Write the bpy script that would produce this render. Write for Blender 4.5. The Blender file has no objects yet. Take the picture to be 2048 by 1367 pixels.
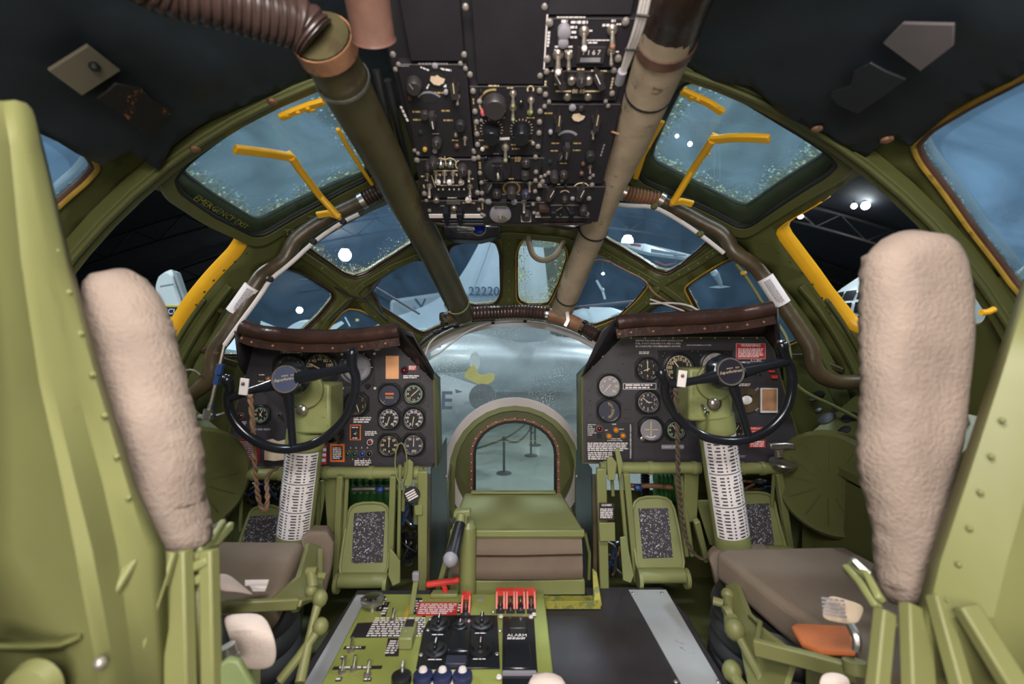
import bpy, bmesh, math, random
from mathutils import Vector, Matrix, noise as mn
from mathutils.geometry import delaunay_2d_cdt
random.seed(7)
V = Vector
PI = math.pi
SC = bpy.context.scene
COL = SC.collection

# ------------------------------------------------------------------ camera, world, lights, exposure
F = 910.0; CX = 1024.0; CY = 683.5
cam_d = bpy.data.cameras.new('camera'); cam = bpy.data.objects.new('camera', cam_d); COL.objects.link(cam)
cam_d.sensor_width = 36.0; cam_d.lens = 36.0 * F / 2048.0
cam_d.clip_start = 0.02; cam_d.clip_end = 400
cam.location = (0, 0, 0); cam.rotation_euler = (PI / 2, 0, 0)
cam_d.dof.use_dof = True; cam_d.dof.focus_distance = 2.2; cam_d.dof.aperture_fstop = 2.8
SC.camera = cam
SC.view_settings.view_transform = 'Standard'; SC.view_settings.look = 'None'
SC.view_settings.gamma = 1.0; SC.view_settings.use_curve_mapping = False
SC.view_settings.exposure = 0.0
SC.cycles.max_bounces = 6; SC.cycles.transparent_max_bounces = 16; SC.cycles.sample_clamp_indirect = 4.0
w = bpy.data.worlds.new('night'); SC.world = w; w.use_nodes = True
w.node_tree.nodes['Background'].inputs[0].default_value = (0.006, 0.011, 0.022, 1)
w.node_tree.nodes['Background'].inputs[1].default_value = 0.5

def area(name, loc, target, sx, sy, power, col):
    l = bpy.data.lights.new(name, 'AREA'); l.shape = 'RECTANGLE'; l.size = sx; l.size_y = sy
    l.energy = power; l.color = col
    o = bpy.data.objects.new(name, l); COL.objects.link(o); o.location = loc
    o.rotation_euler = (V(target) - V(loc)).to_track_quat('-Z', 'Y').to_euler()
    return o
# cabin light from behind the camera, aimed forward; the high one is added fill
area('cabin_lamp', (0.0, -0.42, 0.40), (0.0, 1.25, -0.62), 0.5, 0.3, 15.5, (1.0, 0.93, 0.88))
area('added_fill_high', (0.0, 0.12, 0.60), (0.0, 1.15, -0.85), 0.5, 0.25, 16.0, (1.0, 0.95, 0.90))
area('cabin_lamp_low', (0.0, -0.5, -0.15), (0.0, 1.5, -0.40), 0.6, 0.3, 9.0, (1.0, 0.93, 0.86))
HANGAR_LAMPS = [(690, 510, 14), (1255, 482, 13), (560, 552, 9), (599, 620, 7), (1075, 521, 8), (1206, 547, 3), (1634, 551, 9),
                (1601, 432, 6), (1708, 412, 6), (1731, 411, 9), (150, 512, 8), (209, 441, 4), (1354, 272, 4), (1380, 288, 5), (366, 606, 4), (490, 577, 6), (1975,420,3)]
def hangar_lamp(loc, power, rad):
    l = bpy.data.lights.new('hangar_lamp', 'SPOT'); l.energy = power; l.shadow_soft_size = rad; l.color = (0.88, 0.95, 1.0)
    l.spot_size = 2.5; l.spot_blend = .4
    o = bpy.data.objects.new('hangar_spot', l); COL.objects.link(o); o.location = loc
LAMP_AT = []
for i, (x, y, s_) in enumerate(HANGAR_LAMPS):
    tz = (CY - y) / F; Y = 15.0 / tz
    if Y > 105: Y = 105
    LAMP_AT.append(((x - CX) / F * Y, Y, tz * Y, s_))
    hangar_lamp(((x - CX) / F * Y, Y, tz * Y - .8), 3500, .6)
for i, (x, y, z) in enumerate([(-14, 16, 13), (14, 16, 13), (-26, 34, 13), (26, 34, 13), (0, 8, 13), (-8, -6, 13), (8, -6, 13), (-18, 4, 13), (18, 4, 13)]):  # extra spots added out of view to light the hangar
    hangar_lamp((x, y, z), 6000, .5)

# ------------------------------------------------------------------ projection helpers (pixel of the photo -> point on a real surface)
def P(x, y, Y): return V(((x - CX) / F * Y, Y, (CY - y) / F * Y))
def PZ(x, y, z):
    Y = z * F / (CY - y); return V(((x - CX) / F * Y, Y, z))
def plane_hit(x, y, o, n):
    d = V(((x - CX) / F, 1, (CY - y) / F)); t = o.dot(n) / d.dot(n); return d * t
X0 = 0.012; ZC = -0.68; R0 = 1.44; Y0 = 1.23; LL = 1.29
def rad(Y):
    if Y <= Y0: return R0
    q = 1 - ((Y - Y0) / LL) ** 2
    return R0 * math.sqrt(q) if q > 0 else 0.0
def hull(Y, th, off=0.0):
    r = rad(Y) - off
    return V((X0 + r * math.sin(th), Y, ZC + r * math.cos(th)))
def S2(x, y):
    dx = (x - CX) / F; dz = (CY - y) / F
    f = lambda t: math.hypot(dx * t - X0, dz * t - ZC) - rad(t)
    a = 0.0; b = 0.02
    while f(b) < 0 and b < 2.6: a = b; b += 0.02
    for _ in range(30):
        m = (a + b) / 2
        if f(m) < 0: a = m
        else: b = m
    return (b, math.atan2(dx * b - X0, dz * b - ZC))
def S(x, y, off=0.0):
    Y, th = S2(x, y); return hull(Y, th, off)
def chaikin(p, n=2, closed=True, r0=.25):
    for it in range(n):
        R = r0 if it == 0 else .25
        q = []
        L = len(p); rng = range(L) if closed else range(L - 1)
        if not closed: q.append(p[0])
        for i in rng:
            a = p[i]; b = p[(i + 1) % L]
            q.append(tuple(a[k] * (1 - R) + b[k] * R for k in range(len(a))))
            q.append(tuple(a[k] * R + b[k] * (1 - R) for k in range(len(a))))
        if not closed: q.append(p[-1])
        p = q
    return p
def dens(p, step, closed=True):
    q = []; L = len(p)
    for i in range(L if closed else L - 1):
        a = V(p[i]); b = V(p[(i + 1) % L]); n = max(1, int((b - a).length / step))
        for k in range(n): q.append(a.lerp(b, k / n))
    if not closed: q.append(V(p[-1]))
    return q
def smooth(pts, n=2): return [V(p) for p in chaikin([tuple(p) for p in pts], n, False)]
def inpoly(x, y, poly):
    c = False; j = len(poly) - 1
    for i in range(len(poly)):
        xi, yi = poly[i][0], poly[i][1]; xj, yj = poly[j][0], poly[j][1]
        if (yi > y) != (yj > y) and x < (xj - xi) * (y - yi) / (yj - yi) + xi: c = not c
        j = i
    return c

# ------------------------------------------------------------------ mesh builder
def frame(o, n, up=V((0, 0, 1))):
    n = V(n).normalized(); u = V(up).cross(n)
    if u.length < 1e-5: u = V((1, 0, 0))
    u.normalize(); v = n.cross(u)
    return Matrix(((u.x, v.x, n.x, o[0]), (u.y, v.y, n.y, o[1]), (u.z, v.z, n.z, o[2]), (0, 0, 0, 1)))
class MB:
    def __init__(s): s.v = []; s.f = []
    def add(s, vs, fs, M=None):
        b = len(s.v)
        s.v += [(M @ V(p)) if M is not None else V(p) for p in vs]
        s.f += [tuple(i + b for i in f) for f in fs]; return s
    def box(s, sx, sy, sz, M=None, c=(0, 0, 0)):
        x, y, z = sx / 2, sy / 2, sz / 2
        vs = [V((a * x + c[0], b * y + c[1], d * z + c[2])) for d in (-1, 1) for b in (-1, 1) for a in (-1, 1)]
        return s.add(vs, [(0, 2, 3, 1), (4, 5, 7, 6), (0, 1, 5, 4), (2, 6, 7, 3), (0, 4, 6, 2), (1, 3, 7, 5)], M)
    def prism(s, poly, h, M=None, z0=0.0):     # poly in local xy, extruded along local z
        n = len(poly)
        vs = [V((p[0], p[1], z0)) for p in poly] + [V((p[0], p[1], z0 + h)) for p in poly]
        a = sum(poly[i][0] * poly[(i + 1) % n][1] - poly[(i + 1) % n][0] * poly[i][1] for i in range(n))
        fs = [tuple(range(n, 2 * n)), tuple(range(n - 1, -1, -1))] + [(i, (i + 1) % n, n + (i + 1) % n, n + i) for i in range(n)]
        if a < 0: fs = [tuple(reversed(f)) for f in fs]
        return s.add(vs, fs, M)
    def slab(s, pts, d):                        # 3-D polygon extruded by vector d
        n = len(pts); d = V(d)
        vs = [V(p) for p in pts] + [V(p) + d for p in pts]
        return s.add(vs, [tuple(range(n)), tuple(range(2 * n - 1, n - 1, -1))] + [(i, n + i, n + (i + 1) % n, (i + 1) % n) for i in range(n)])
    def lathe(s, prof, M=None, n=20, cap=True):    # prof [(r,z)] about local z
        vs = []; fs = []
        for r, z in prof:
            for k in range(n):
                a = 2 * PI * k / n; vs.append(V((r * math.cos(a), r * math.sin(a), z)))
        for i in range(len(prof) - 1):
            for k in range(n):
                fs.append((i * n + k, i * n + (k + 1) % n, (i + 1) * n + (k + 1) % n, (i + 1) * n + k))
        if cap:
            if prof[0][0] > 1e-6: fs.append(tuple(range(n - 1, -1, -1)))
            if prof[-1][0] > 1e-6: fs.append(tuple((len(prof) - 1) * n + k for k in range(n)))
        return s.add(vs, fs, M)
    def cyl(s, a, b, r, r2=None, n=14):
        a = V(a); b = V(b); return s.lathe([(r, 0), (r if r2 is None else r2, (b - a).length)], frame(a, b - a, V((0.01, 0.02, 1)) if abs((b - a).normalized().z) < .99 else V((0, 1, 0))), n)
    def sph(s, c, r, n=14, sc=(1, 1, 1)):
        m = n // 2
        prof = [(r * math.sin(PI * i / m), -r * math.cos(PI * i / m)) for i in range(m + 1)]
        prof[0] = (r * 1e-4, -r); prof[-1] = (r * 1e-4, r)
        return s.lathe(prof, Matrix.Translation(V(c)) @ Matrix.Diagonal(V((sc[0], sc[1], sc[2], 1))), n, True)
    def tube(s, pts, r, n=10, closed=False, flat=None, up=None):
        pts = [V(p) for p in pts]; L = len(pts)
        R = r if isinstance(r, (list, tuple)) else [r] * L
        t0 = (pts[1] - pts[0]).normalized()
        nn = V(up) if up is not None else (V((0, 0, 1)) if abs(t0.z) < .9 else V((1, 0, 0)))
        vs = []; fs = []
        for i in range(L):
            if closed: t = pts[(i + 1) % L] - pts[i - 1]
            else: t = pts[min(i + 1, L - 1)] - pts[max(i - 1, 0)]
            if t.length < 1e-9: t = t0
            t.normalize(); nn = nn - t * nn.dot(t)
            if nn.length < 1e-6: nn = t.orthogonal()
            nn.normalize(); bb = t.cross(nn)
            for k in range(n):
                a = 2 * PI * k / n; ca, sa = math.cos(a), math.sin(a)
                if flat: ca *= flat
                vs.append(pts[i] + (nn * ca + bb * sa) * R[i])
        for i in range(L if closed else L - 1):
            j = (i + 1) % L
            for k in range(n): fs.append((i * n + k, i * n + (k + 1) % n, j * n + (k + 1) % n, j * n + k))
        if not closed: fs += [tuple(range(n - 1, -1, -1)), tuple((L - 1) * n + k for k in range(n))]
        return s.add(vs, fs)
    def bar(s, pts, w, h, up):                  # rectangular-section bar along points; w across, h along up
        pts = [V(p) for p in pts]; L = len(pts); vs = []; fs = []
        for i in range(L):
            t = (pts[min(i + 1, L - 1)] - pts[max(i - 1, 0)]).normalized()
            U = V(up[i] if isinstance(up, list) else up); U = (U - t * U.dot(t)).normalized(); B = t.cross(U)
            for a, b in ((-1, -1), (1, -1), (1, 1), (-1, 1)): vs.append(pts[i] + B * (a * w / 2) + U * (b * h / 2))
        for i in range(L - 1):
            for k in range(4): fs.append((i * 4 + k, i * 4 + (k + 1) % 4, i * 4 + 4 + (k + 1) % 4, i * 4 + 4 + k))
        fs += [(3, 2, 1, 0), tuple(L * 4 - 4 + k for k in range(4))]
        return s.add(vs, fs)
    def text(s, t, size, M, align='CENTER', ext=0.0002, bold=0.0):
        k = (t, align, round(bold / max(size, 1e-9), 3))
        if k not in TXT:
            c = bpy.data.curves.new('t', 'FONT'); c.body = t; c.size = 1.0; c.align_x = align; c.align_y = 'CENTER'
            c.resolution_u = 3 if len(t) < 8 else 1; c.offset = bold / size; c.extrude = 0.0
            o = bpy.data.objects.new('t', c); me = bpy.data.meshes.new_from_object(o)
            TXT[k] = ([v.co.copy() for v in me.vertices], [tuple(p.vertices) for p in me.polygons])
            bpy.data.meshes.remove(me); bpy.data.objects.remove(o); bpy.data.curves.remove(c)
        vs, fs = TXT[k]
        return s.add([V((v.x * size, v.y * size, ext)) for v in vs], fs, M)
    def print_lines(s, M, w, h, n, seed=1, cw=None, fill=0.6):   # rows of unreadably small type
        rnd = random.Random(seed); ch = h / n
        for i in range(n):
            y = h / 2 - (i + .5) * ch; x = -w / 2
            end = w / 2 - (rnd.random() * .25 * w if i == n - 1 else rnd.random() * .06 * w)
            while x < end:
                l = min((cw or ch) * rnd.uniform(.8, 3.0), end - x)
                s.add([(x, y - ch * fill / 2, .0003), (x + l, y - ch * fill / 2, .0003), (x + l, y + ch * fill / 2, .0003), (x, y + ch * fill / 2, .0003)], [(0, 1, 2, 3)], M)
                x += l + ch * .35
        return s
TXT = {}
W = {}
def mesh_of(mb, name, ctr=V((0, 0, 0)), sharp=35, recalc=False):
    me = bpy.data.meshes.new(name)
    me.from_pydata([tuple(p - ctr) for p in mb.v], [], mb.f); me.update()
    if recalc:
        bm = bmesh.new(); bm.from_mesh(me); bmesh.ops.remove_doubles(bm, verts=bm.verts, dist=2e-5); bmesh.ops.recalc_face_normals(bm, faces=bm.faces); bm.to_mesh(me); bm.free()
    me.polygons.foreach_set('use_smooth', [True] * len(me.polygons))
    me.set_sharp_from_angle(angle=math.radians(sharp))
    return me
def link(name, me, mat, parent, M, props=None):
    o = bpy.data.objects.new(name, me); COL.objects.link(o)
    if me is not None and mat is not None and not me.materials: me.materials.append(mat)
    if parent is not None:
        o.parent = parent; o.matrix_basis = W[parent.name].inverted() @ M
    else: o.matrix_basis = M
    W[o.name] = M
    if props:
        for k, v in props.items(): o[k] = v
    return o
def add(name, mb, mat, parent=None, M=None, bev=0.0, label=None, kind=None, sharp=35, seg=2, sub=0, solid=None, recalc=False):
    if M is None:
        xs = [p.x for p in mb.v]; ys = [p.y for p in mb.v]; zs = [p.z for p in mb.v]
        c = V(((min(xs) + max(xs)) / 2, (min(ys) + max(ys)) / 2, (min(zs) + max(zs)) / 2))
        me = mesh_of(mb, name, c, sharp, recalc); M = Matrix.Translation(c)
    else: me = mesh_of(mb, name, V((0, 0, 0)), sharp)
    o = link(name, me, mat, parent, M)
    if solid:
        m = o.modifiers.new('solid', 'SOLIDIFY'); m.thickness = abs(solid); m.offset = 1 if solid > 0 else -1
    if bev:
        m = o.modifiers.new('bevel', 'BEVEL'); m.width = bev; m.segments = seg; m.limit_method = 'ANGLE'; m.angle_limit = math.radians(40)
    if sub:
        m = o.modifiers.new('sub', 'SUBSURF'); m.levels = sub; m.render_levels = sub
    if label: o['label'] = label
    if kind: o['kind'] = kind
    return o
CACHE = {}
def inst(name, key, build, mat, parent, M):     # shared mesh, own object
    k = (key, mat.name)
    if k not in CACHE:
        CACHE[k] = mesh_of(build(MB()), name); CACHE[k].materials.append(mat)
    return link(name, CACHE[k], mat, parent, M)
def thing(name, label, cat, loc, group=None):
    o = bpy.data.objects.new(name, None); COL.objects.link(o); M = Matrix.Translation(V(loc)); o.matrix_basis = M; o.empty_display_size = .05
    W[o.name] = M; o['label'] = label; o['category'] = cat
    if group: o['group'] = group
    return o
def tag(o, label, cat, group=None):
    o['label'] = label; o['category'] = cat
    if group: o['group'] = group
    return o

# ------------------------------------------------------------------ materials
def mat(name, col, rough=0.5, metal=0.0, var=0.15, scale=8.0, bump=0.0, bscale=60.0, wear=None, wear_amt=0.62, emit=None, es=1.0, spec=0.5, wscale=None):
    m = bpy.data.materials.new(name); m.use_nodes = True; nt = m.node_tree; N = nt.nodes; L = nt.links
    b = N['Principled BSDF']; b.inputs['Roughness'].default_value = rough; b.inputs['Metallic'].default_value = metal
    b.inputs['Specular IOR Level'].default_value = spec
    tc = N.new('ShaderNodeTexCoord')
    no = N.new('ShaderNodeTexNoise'); no.inputs['Scale'].default_value = scale; no.inputs['Detail'].default_value = 5
    L.new(tc.outputs['Object'], no.inputs['Vector'])
    r = N.new('ShaderNodeValToRGB'); r.color_ramp.elements[0].position = .3; r.color_ramp.elements[1].position = .7
    r.color_ramp.elements[0].color = tuple(c * (1 - var) for c in col) + (1,); r.color_ramp.elements[1].color = tuple(min(1, c * (1 + var)) for c in col) + (1,)
    L.new(no.outputs['Fac'], r.inputs[0]); out = r.outputs[0]
    if wear:
        n2 = N.new('ShaderNodeTexNoise'); n2.inputs['Scale'].default_value = wscale or scale * 2.2; n2.inputs['Detail'].default_value = 8; n2.inputs['Roughness'].default_value = .7
        L.new(tc.outputs['Object'], n2.inputs['Vector'])
        r2 = N.new('ShaderNodeValToRGB'); r2.color_ramp.elements[0].position = wear_amt; r2.color_ramp.elements[1].position = wear_amt + .05
        L.new(n2.outputs['Fac'], r2.inputs[0])
        mx = N.new('ShaderNodeMix'); mx.data_type = 'RGBA'; mx.inputs[7].default_value = tuple(wear) + (1,)
        L.new(r2.outputs[0], mx.inputs[0]); L.new(out, mx.inputs[6]); out = mx.outputs[2]
    L.new(out, b.inputs['Base Color'])
    if bump:
        n3 = N.new('ShaderNodeTexNoise'); n3.inputs['Scale'].default_value = bscale; n3.inputs['Detail'].default_value = 4
        L.new(tc.outputs['Object'], n3.inputs['Vector'])
        bp = N.new('ShaderNodeBump'); bp.inputs['Strength'].default_value = bump; bp.inputs['Distance'].default_value = .004
        L.new(n3.outputs['Fac'], bp.inputs['Height']); L.new(bp.outputs['Normal'], b.inputs['Normal'])
    if emit:
        b.inputs['Emission Color'].default_value = tuple(emit) + (1,); b.inputs['Emission Strength'].default_value = es
    return m
M_ = {}
def mk(k, *a, **kw): M_[k] = mat(k, *a, **kw)
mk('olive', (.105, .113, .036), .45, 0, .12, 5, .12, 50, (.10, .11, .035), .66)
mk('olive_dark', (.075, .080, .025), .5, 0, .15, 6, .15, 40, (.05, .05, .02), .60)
mk('olive_pale', (.215, .232, .090), .42, 0, .08, 4, .08, 40)
mk('seat_green', (.175, .180, .066), .5, 0, .10, 3, .1, 30)
mk('stand_green', (.25, .28, .07), .45, 0, .08, 4, .06, 40)
mk('black_paint', (.020, .018, .022), .5, 0, .2, 12, .06, 90, (.05, .045, .05), .66)
mk('panel_black', (.034, .030, .036), .55, 0, .15, 14, .05, 120, (.012, .012, .014), .64)
mk('gloss_black', (.010, .011, .015), .18, 0, .2, 10)
mk('console_black', (.014, .012, .016), .5, 0, .2, 14, .05, 120, (.03, .028, .03), .68)
mk('knob_black', (.030, .026, .027), .42, 0, .2, 10)
mk('satin_black', (.012, .012, .014), .38, 0, .2, 10)
mk('rubber', (.012, .013, .014), .6, 0, .3, 10, .2, 60)
mk('leather', (.036, .017, .013), .30, 0, .35, 9, .5, 45, (.12, .06, .04), .66)
mk('canvas', (.265, .205, .168), .9, 0, .16, 14, .7, 170)
mk('seat_cloth', (.19, .142, .105), .9, 0, .12, 7, .3, 300)
mk('webbing', (.75, .62, .55), .8, 0, .12, 10, .3, 200)
mk('leather_orange', (.52, .15, .05), .45, 0, .25, 12, .2, 60)
mk('quilt', (.016, .022, .029), .5, 0, .45, 3.5, .9, 9)
mk('quilt_brown', (.075, .055, .048), .6, 0, .4, 8, .6, 18)
mk('olive_duct', (.070, .060, .026), .42, 0, .30, 5, .3, 22, (.06, .045, .022), .52)
mk('tan_duct', (.40, .31, .215), .7, 0, .22, 9, .4, 26, (.16, .12, .08), .60)
mk('brown_duct', (.070, .050, .026), .38, 0, .35, 12, .3, 40, (.16, .09, .05), .62)
mk('rust', (.24, .115, .060), .5, 0, .35, 14, .3, 50, (.10, .05, .03), .58)
mk('dark_rust', (.095, .048, .035), .42, 0, .35, 14, .2, 50)
mk('ribbed', (.045, .026, .022), .35, 0, .3, 20)
mk('steel', (.42, .40, .38), .32, .9, .15, 20)
mk('chrome', (.75, .76, .78), .12, 1.0, .05, 20)
mk('alum', (.50, .53, .56), .42, .25, .12, 4, .05, 30, (.36, .33, .34), .60)
mk('white_paint', (.72, .66, .66), .5, 0, .06, 12)
mk('white_print', (.78, .72, .72), .6, 0, .02)
mk('cream_print', (.62, .50, .30), .6, 0, .02)
mk('gold_print', (.42, .30, .12), .6, 0, .1)
mk('screw', (.42, .37, .34), .35, .6, .2, 200)
mk('nickel', (.48, .42, .36), .28, .85, .2, 90)
mk('red', (.62, .045, .035), .4, 0, .12, 10)
mk('red_sign', (.50, .035, .04), .5, 0, .10, 10)
mk('dark_red', (.16, .012, .012), .5, 0, .15, 14)
mk('orange', (.75, .16, .03), .5, 0, .1, 10)
mk('yellow', (.98, .50, .02), .42, 0, .08, 10, .1, 50)
mk('ochre', (.42, .26, .035), .5, 0, .3, 16, .1, 50, (.16, .10, .03), .60)
mk('tan_card', (.74, .36, .17), .7, 0, .08, 14, .1, 100)
mk('cream', (.62, .47, .33), .75, 0, .15, 20, .2, 70, (.42, .28, .18), .62)
mk('blue_fit', (.03, .07, .22), .35, .2, .15, 20)
mk('hub_blue', (.055, .065, .115), .35, 0, .08, 12)
mk('green_ring', (.10, .32, .20), .5, 0, .1)
mk('dial', (.012, .012, .015), .45, 0, .1)
mk('dial_blue', (.030, .032, .055), .45, 0, .1)
mk('dial_grey', (.24, .23, .26), .5, 0, .12)
mk('grit', (.050, .046, .055), .35, .15, .5, 500, .9, 700)
mk('teal_sheet', (.016, .025, .028), .35, 0, .25, 5, .2, 20)
mk('rope', (.22, .13, .075), .9, 0, .25, 60, .5, 400)
mk('rope_dark', (.085, .060, .038), .9, 0, .25, 60, .5, 400)
mk('white_trim', (.66, .60, .58), .6, 0, .05, 5)
mk('green_fabric', (.02, .10, .02), .6, 0, .4, 10)
mk('yellow_primer', (.34, .31, .05), .5, 0, .35, 12, .2, 30, (.17, .19, .06), .50)
mk('concrete', (.25, .29, .285), .28, 0, .10, .35, .03, 4)
mk('hangar_dark', (.004, .006, .011), .8, 0, .3, .2)
mk('truss', (.024, .020, .018), .7, 0, .2, 1)
mk('plane_white', (.62, .72, .74), .38, .1, .06, .6, .1, 3)
mk('plane_silver', (.56, .66, .72), .35, .35, .10, .8, .15, 4)
mk('plane_grey', (.26, .31, .33), .5, 0, .1, .8)
mk('navy', (.010, .016, .06), .5, 0, .1)
mk('plane_yellow', (.62, .50, .04), .5, 0, .12, 3)
mk('plane_black', (.015, .018, .022), .5, 0, .1)
mk('lens_red', (.10, .004, .012), .12, 0, .1)
mk('lens_orange', (.70, .20, .01), .12, 0, .2, 200)
mk('lens_green', (.006, .06, .025), .12, 0, .1)
mk('lens_blue', (.01, .04, .35), .12, 0, .1)
mk('lens_dark', (.012, .016, .022), .1, 0, .1)
mk('green_tip', (.17, .22, .08), .4, 0, .1)
mk('pink_tip', (.60, .12, .13), .4, 0, .1)

mk('lamp_glow', (.9, .95, 1), .5, emit=(.85, .94, 1.0), es=60)
def glass(name, haze_col, haze, speck=0.0, edge=0.03, edge_amt=1.0, edge_col=(.55, .60, .30), swirl=3.0, tint=(.80, .89, .94)):
    m = bpy.data.materials.new(name); m.use_nodes = True; nt = m.node_tree; N = nt.nodes; L = nt.links
    for n in list(N): N.remove(n)
    out = N.new('ShaderNodeOutputMaterial'); tc = N.new('ShaderNodeTexCoord')
    tr = N.new('ShaderNodeBsdfTransparent'); tr.inputs[0].default_value = tint + (1,)
    df = N.new('ShaderNodeBsdfDiffuse'); df.inputs[0].default_value = haze_col + (1,)
    tl = N.new('ShaderNodeBsdfTranslucent'); tl.inputs[0].default_value = haze_col + (1,)
    hz = N.new('ShaderNodeMixShader'); hz.inputs[0].default_value = .5; L.new(df.outputs[0], hz.inputs[1]); L.new(tl.outputs[0], hz.inputs[2])
    no = N.new('ShaderNodeTexNoise'); no.inputs['Scale'].default_value = swirl; no.inputs['Detail'].default_value = 7; no.inputs['Distortion'].default_value = 1.6
    L.new(tc.outputs['Object'], no.inputs['Vector'])
    mr = N.new('ShaderNodeMapRange'); mr.inputs[1].default_value = .3; mr.inputs[2].default_value = .75; mr.inputs[3].default_value = haze * .55; mr.inputs[4].default_value = haze * 1.5
    L.new(no.outputs['Fac'], mr.inputs[0]); fac = mr.outputs[0]
    if speck:
        vo = N.new('ShaderNodeTexVoronoi'); vo.inputs['Scale'].default_value = 140; L.new(tc.outputs['Object'], vo.inputs['Vector'])
        n4 = N.new('ShaderNodeTexNoise'); n4.inputs['Scale'].default_value = 2.6; n4.inputs['Detail'].default_value = 3; L.new(tc.outputs['Object'], n4.inputs['Vector'])
        th = N.new('ShaderNodeMapRange'); th.inputs[1].default_value = .40; th.inputs[2].default_value = .68; th.inputs[3].default_value = .05; th.inputs[4].default_value = .05 + .26 * speck
        L.new(n4.outputs['Fac'], th.inputs[0])
        lt = N.new('ShaderNodeMath'); lt.operation = 'LESS_THAN'; L.new(vo.outputs['Distance'], lt.inputs[0]); L.new(th.outputs[0], lt.inputs[1])
        spk = N.new('ShaderNodeMath'); spk.operation = 'MULTIPLY'; spk.inputs[1].default_value = .75; L.new(lt.outputs[0], spk.inputs[0])
    mx = N.new('ShaderNodeMixShader'); L.new(fac, mx.inputs[0]); L.new(tr.outputs[0], mx.inputs[1]); L.new(hz.outputs[0], mx.inputs[2])
    gl = N.new('ShaderNodeBsdfGlossy'); gl.inputs['Roughness'].default_value = .06
    fr = N.new('ShaderNodeFresnel'); fr.inputs[0].default_value = 1.25
    m2 = N.new('ShaderNodeMixShader'); L.new(fr.outputs[0], m2.inputs[0]); L.new(mx.outputs[0], m2.inputs[1]); L.new(gl.outputs[0], m2.inputs[2])
    last = m2
    if speck:
        sd = N.new('ShaderNodeBsdfDiffuse'); sd.inputs[0].default_value = (1, 1, 1, 1); st_ = N.new('ShaderNodeBsdfTranslucent'); st_.inputs[0].default_value = (.9, .95, .95, 1)
        sm = N.new('ShaderNodeMixShader'); sm.inputs[0].default_value = .5; L.new(sd.outputs[0], sm.inputs[1]); L.new(st_.outputs[0], sm.inputs[2])
        sx = N.new('ShaderNodeMixShader'); L.new(spk.outputs[0], sx.inputs[0]); L.new(m2.outputs[0], sx.inputs[1]); L.new(sm.outputs[0], sx.inputs[2]); last = sx
    if edge_amt:
        at = N.new('ShaderNodeAttribute'); at.attribute_name = 'edge'
        n5 = N.new('ShaderNodeTexNoise'); n5.inputs['Scale'].default_value = 12; n5.inputs['Detail'].default_value = 6; L.new(tc.outputs['Object'], n5.inputs['Vector'])
        a1 = N.new('ShaderNodeMath'); a1.operation = 'MULTIPLY_ADD'; a1.inputs[1].default_value = -edge * 2.0; a1.inputs[2].default_value = edge * .95
        L.new(n5.outputs['Fac'], a1.inputs[0])
        a2 = N.new('ShaderNodeMath'); a2.operation = 'ADD'; L.new(at.outputs['Fac'], a2.inputs[0]); L.new(a1.outputs[0], a2.inputs[1])
        v2 = N.new('ShaderNodeTexVoronoi'); v2.inputs['Scale'].default_value = 120; L.new(tc.outputs['Object'], v2.inputs['Vector'])
        # bubbles thin out away from the seal: cell kept where its radius beats the distance
        k1 = N.new('ShaderNodeMapRange'); k1.inputs[1].default_value = 0.0; k1.inputs[2].default_value = edge; k1.inputs[3].default_value = .75; k1.inputs[4].default_value = 0.0; L.new(a2.outputs[0], k1.inputs[0])
        lt2 = N.new('ShaderNodeMath'); lt2.operation = 'LESS_THAN'; L.new(v2.outputs['Distance'], lt2.inputs[0]); L.new(k1.outputs[0], lt2.inputs[1])
        am = N.new('ShaderNodeMath'); am.operation = 'MULTIPLY'; am.inputs[1].default_value = .8 * edge_amt; L.new(lt2.outputs[0], am.inputs[0])
        v3 = N.new('ShaderNodeTexNoise'); v3.inputs['Scale'].default_value = 160; v3.inputs['Detail'].default_value = 2; L.new(tc.outputs['Object'], v3.inputs['Vector'])
        bp = N.new('ShaderNodeBump'); bp.inputs['Strength'].default_value = 1.0; bp.inputs['Distance'].default_value = .012; L.new(v3.outputs['Fac'], bp.inputs['Height'])
        g2 = N.new('ShaderNodeBsdfGlossy'); g2.inputs['Roughness'].default_value = .12; g2.inputs[0].default_value = (.8, .95, .95, 1); L.new(bp.outputs['Normal'], g2.inputs['Normal'])
        t2 = N.new('ShaderNodeBsdfTranslucent'); L.new(bp.outputs['Normal'], t2.inputs['Normal'])
        cr = N.new('ShaderNodeMapRange'); cr.inputs[1].default_value = .0; cr.inputs[2].default_value = edge * .8; L.new(at.outputs['Fac'], cr.inputs[0])
        cm = N.new('ShaderNodeMix'); cm.data_type = 'RGBA'; cm.inputs[6].default_value = edge_col + (1,); cm.inputs[7].default_value = (.45, .70, .78, 1); L.new(cr.outputs[0], cm.inputs[0]); L.new(cm.outputs[2], t2.inputs[0])
        t3 = N.new('ShaderNodeBsdfTransparent'); t3.inputs[0].default_value = (.5, .6, .5, 1)
        s1 = N.new('ShaderNodeMixShader'); s1.inputs[0].default_value = .5; L.new(g2.outputs[0], s1.inputs[1]); L.new(t2.outputs[0], s1.inputs[2])
        sp = N.new('ShaderNodeSeparateColor'); L.new(v2.outputs['Color'], sp.inputs[0])
        gt = N.new('ShaderNodeMapRange'); gt.inputs[1].default_value = .55; gt.inputs[2].default_value = .60; gt.inputs[3].default_value = .75; gt.inputs[4].default_value = 0.0; L.new(sp.outputs[0], gt.inputs[0])
        wd = N.new('ShaderNodeBsdfDiffuse'); wd.inputs[0].default_value = (.85, .95, .92, 1)  # white cells stand in for glints on the bubbles
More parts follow.
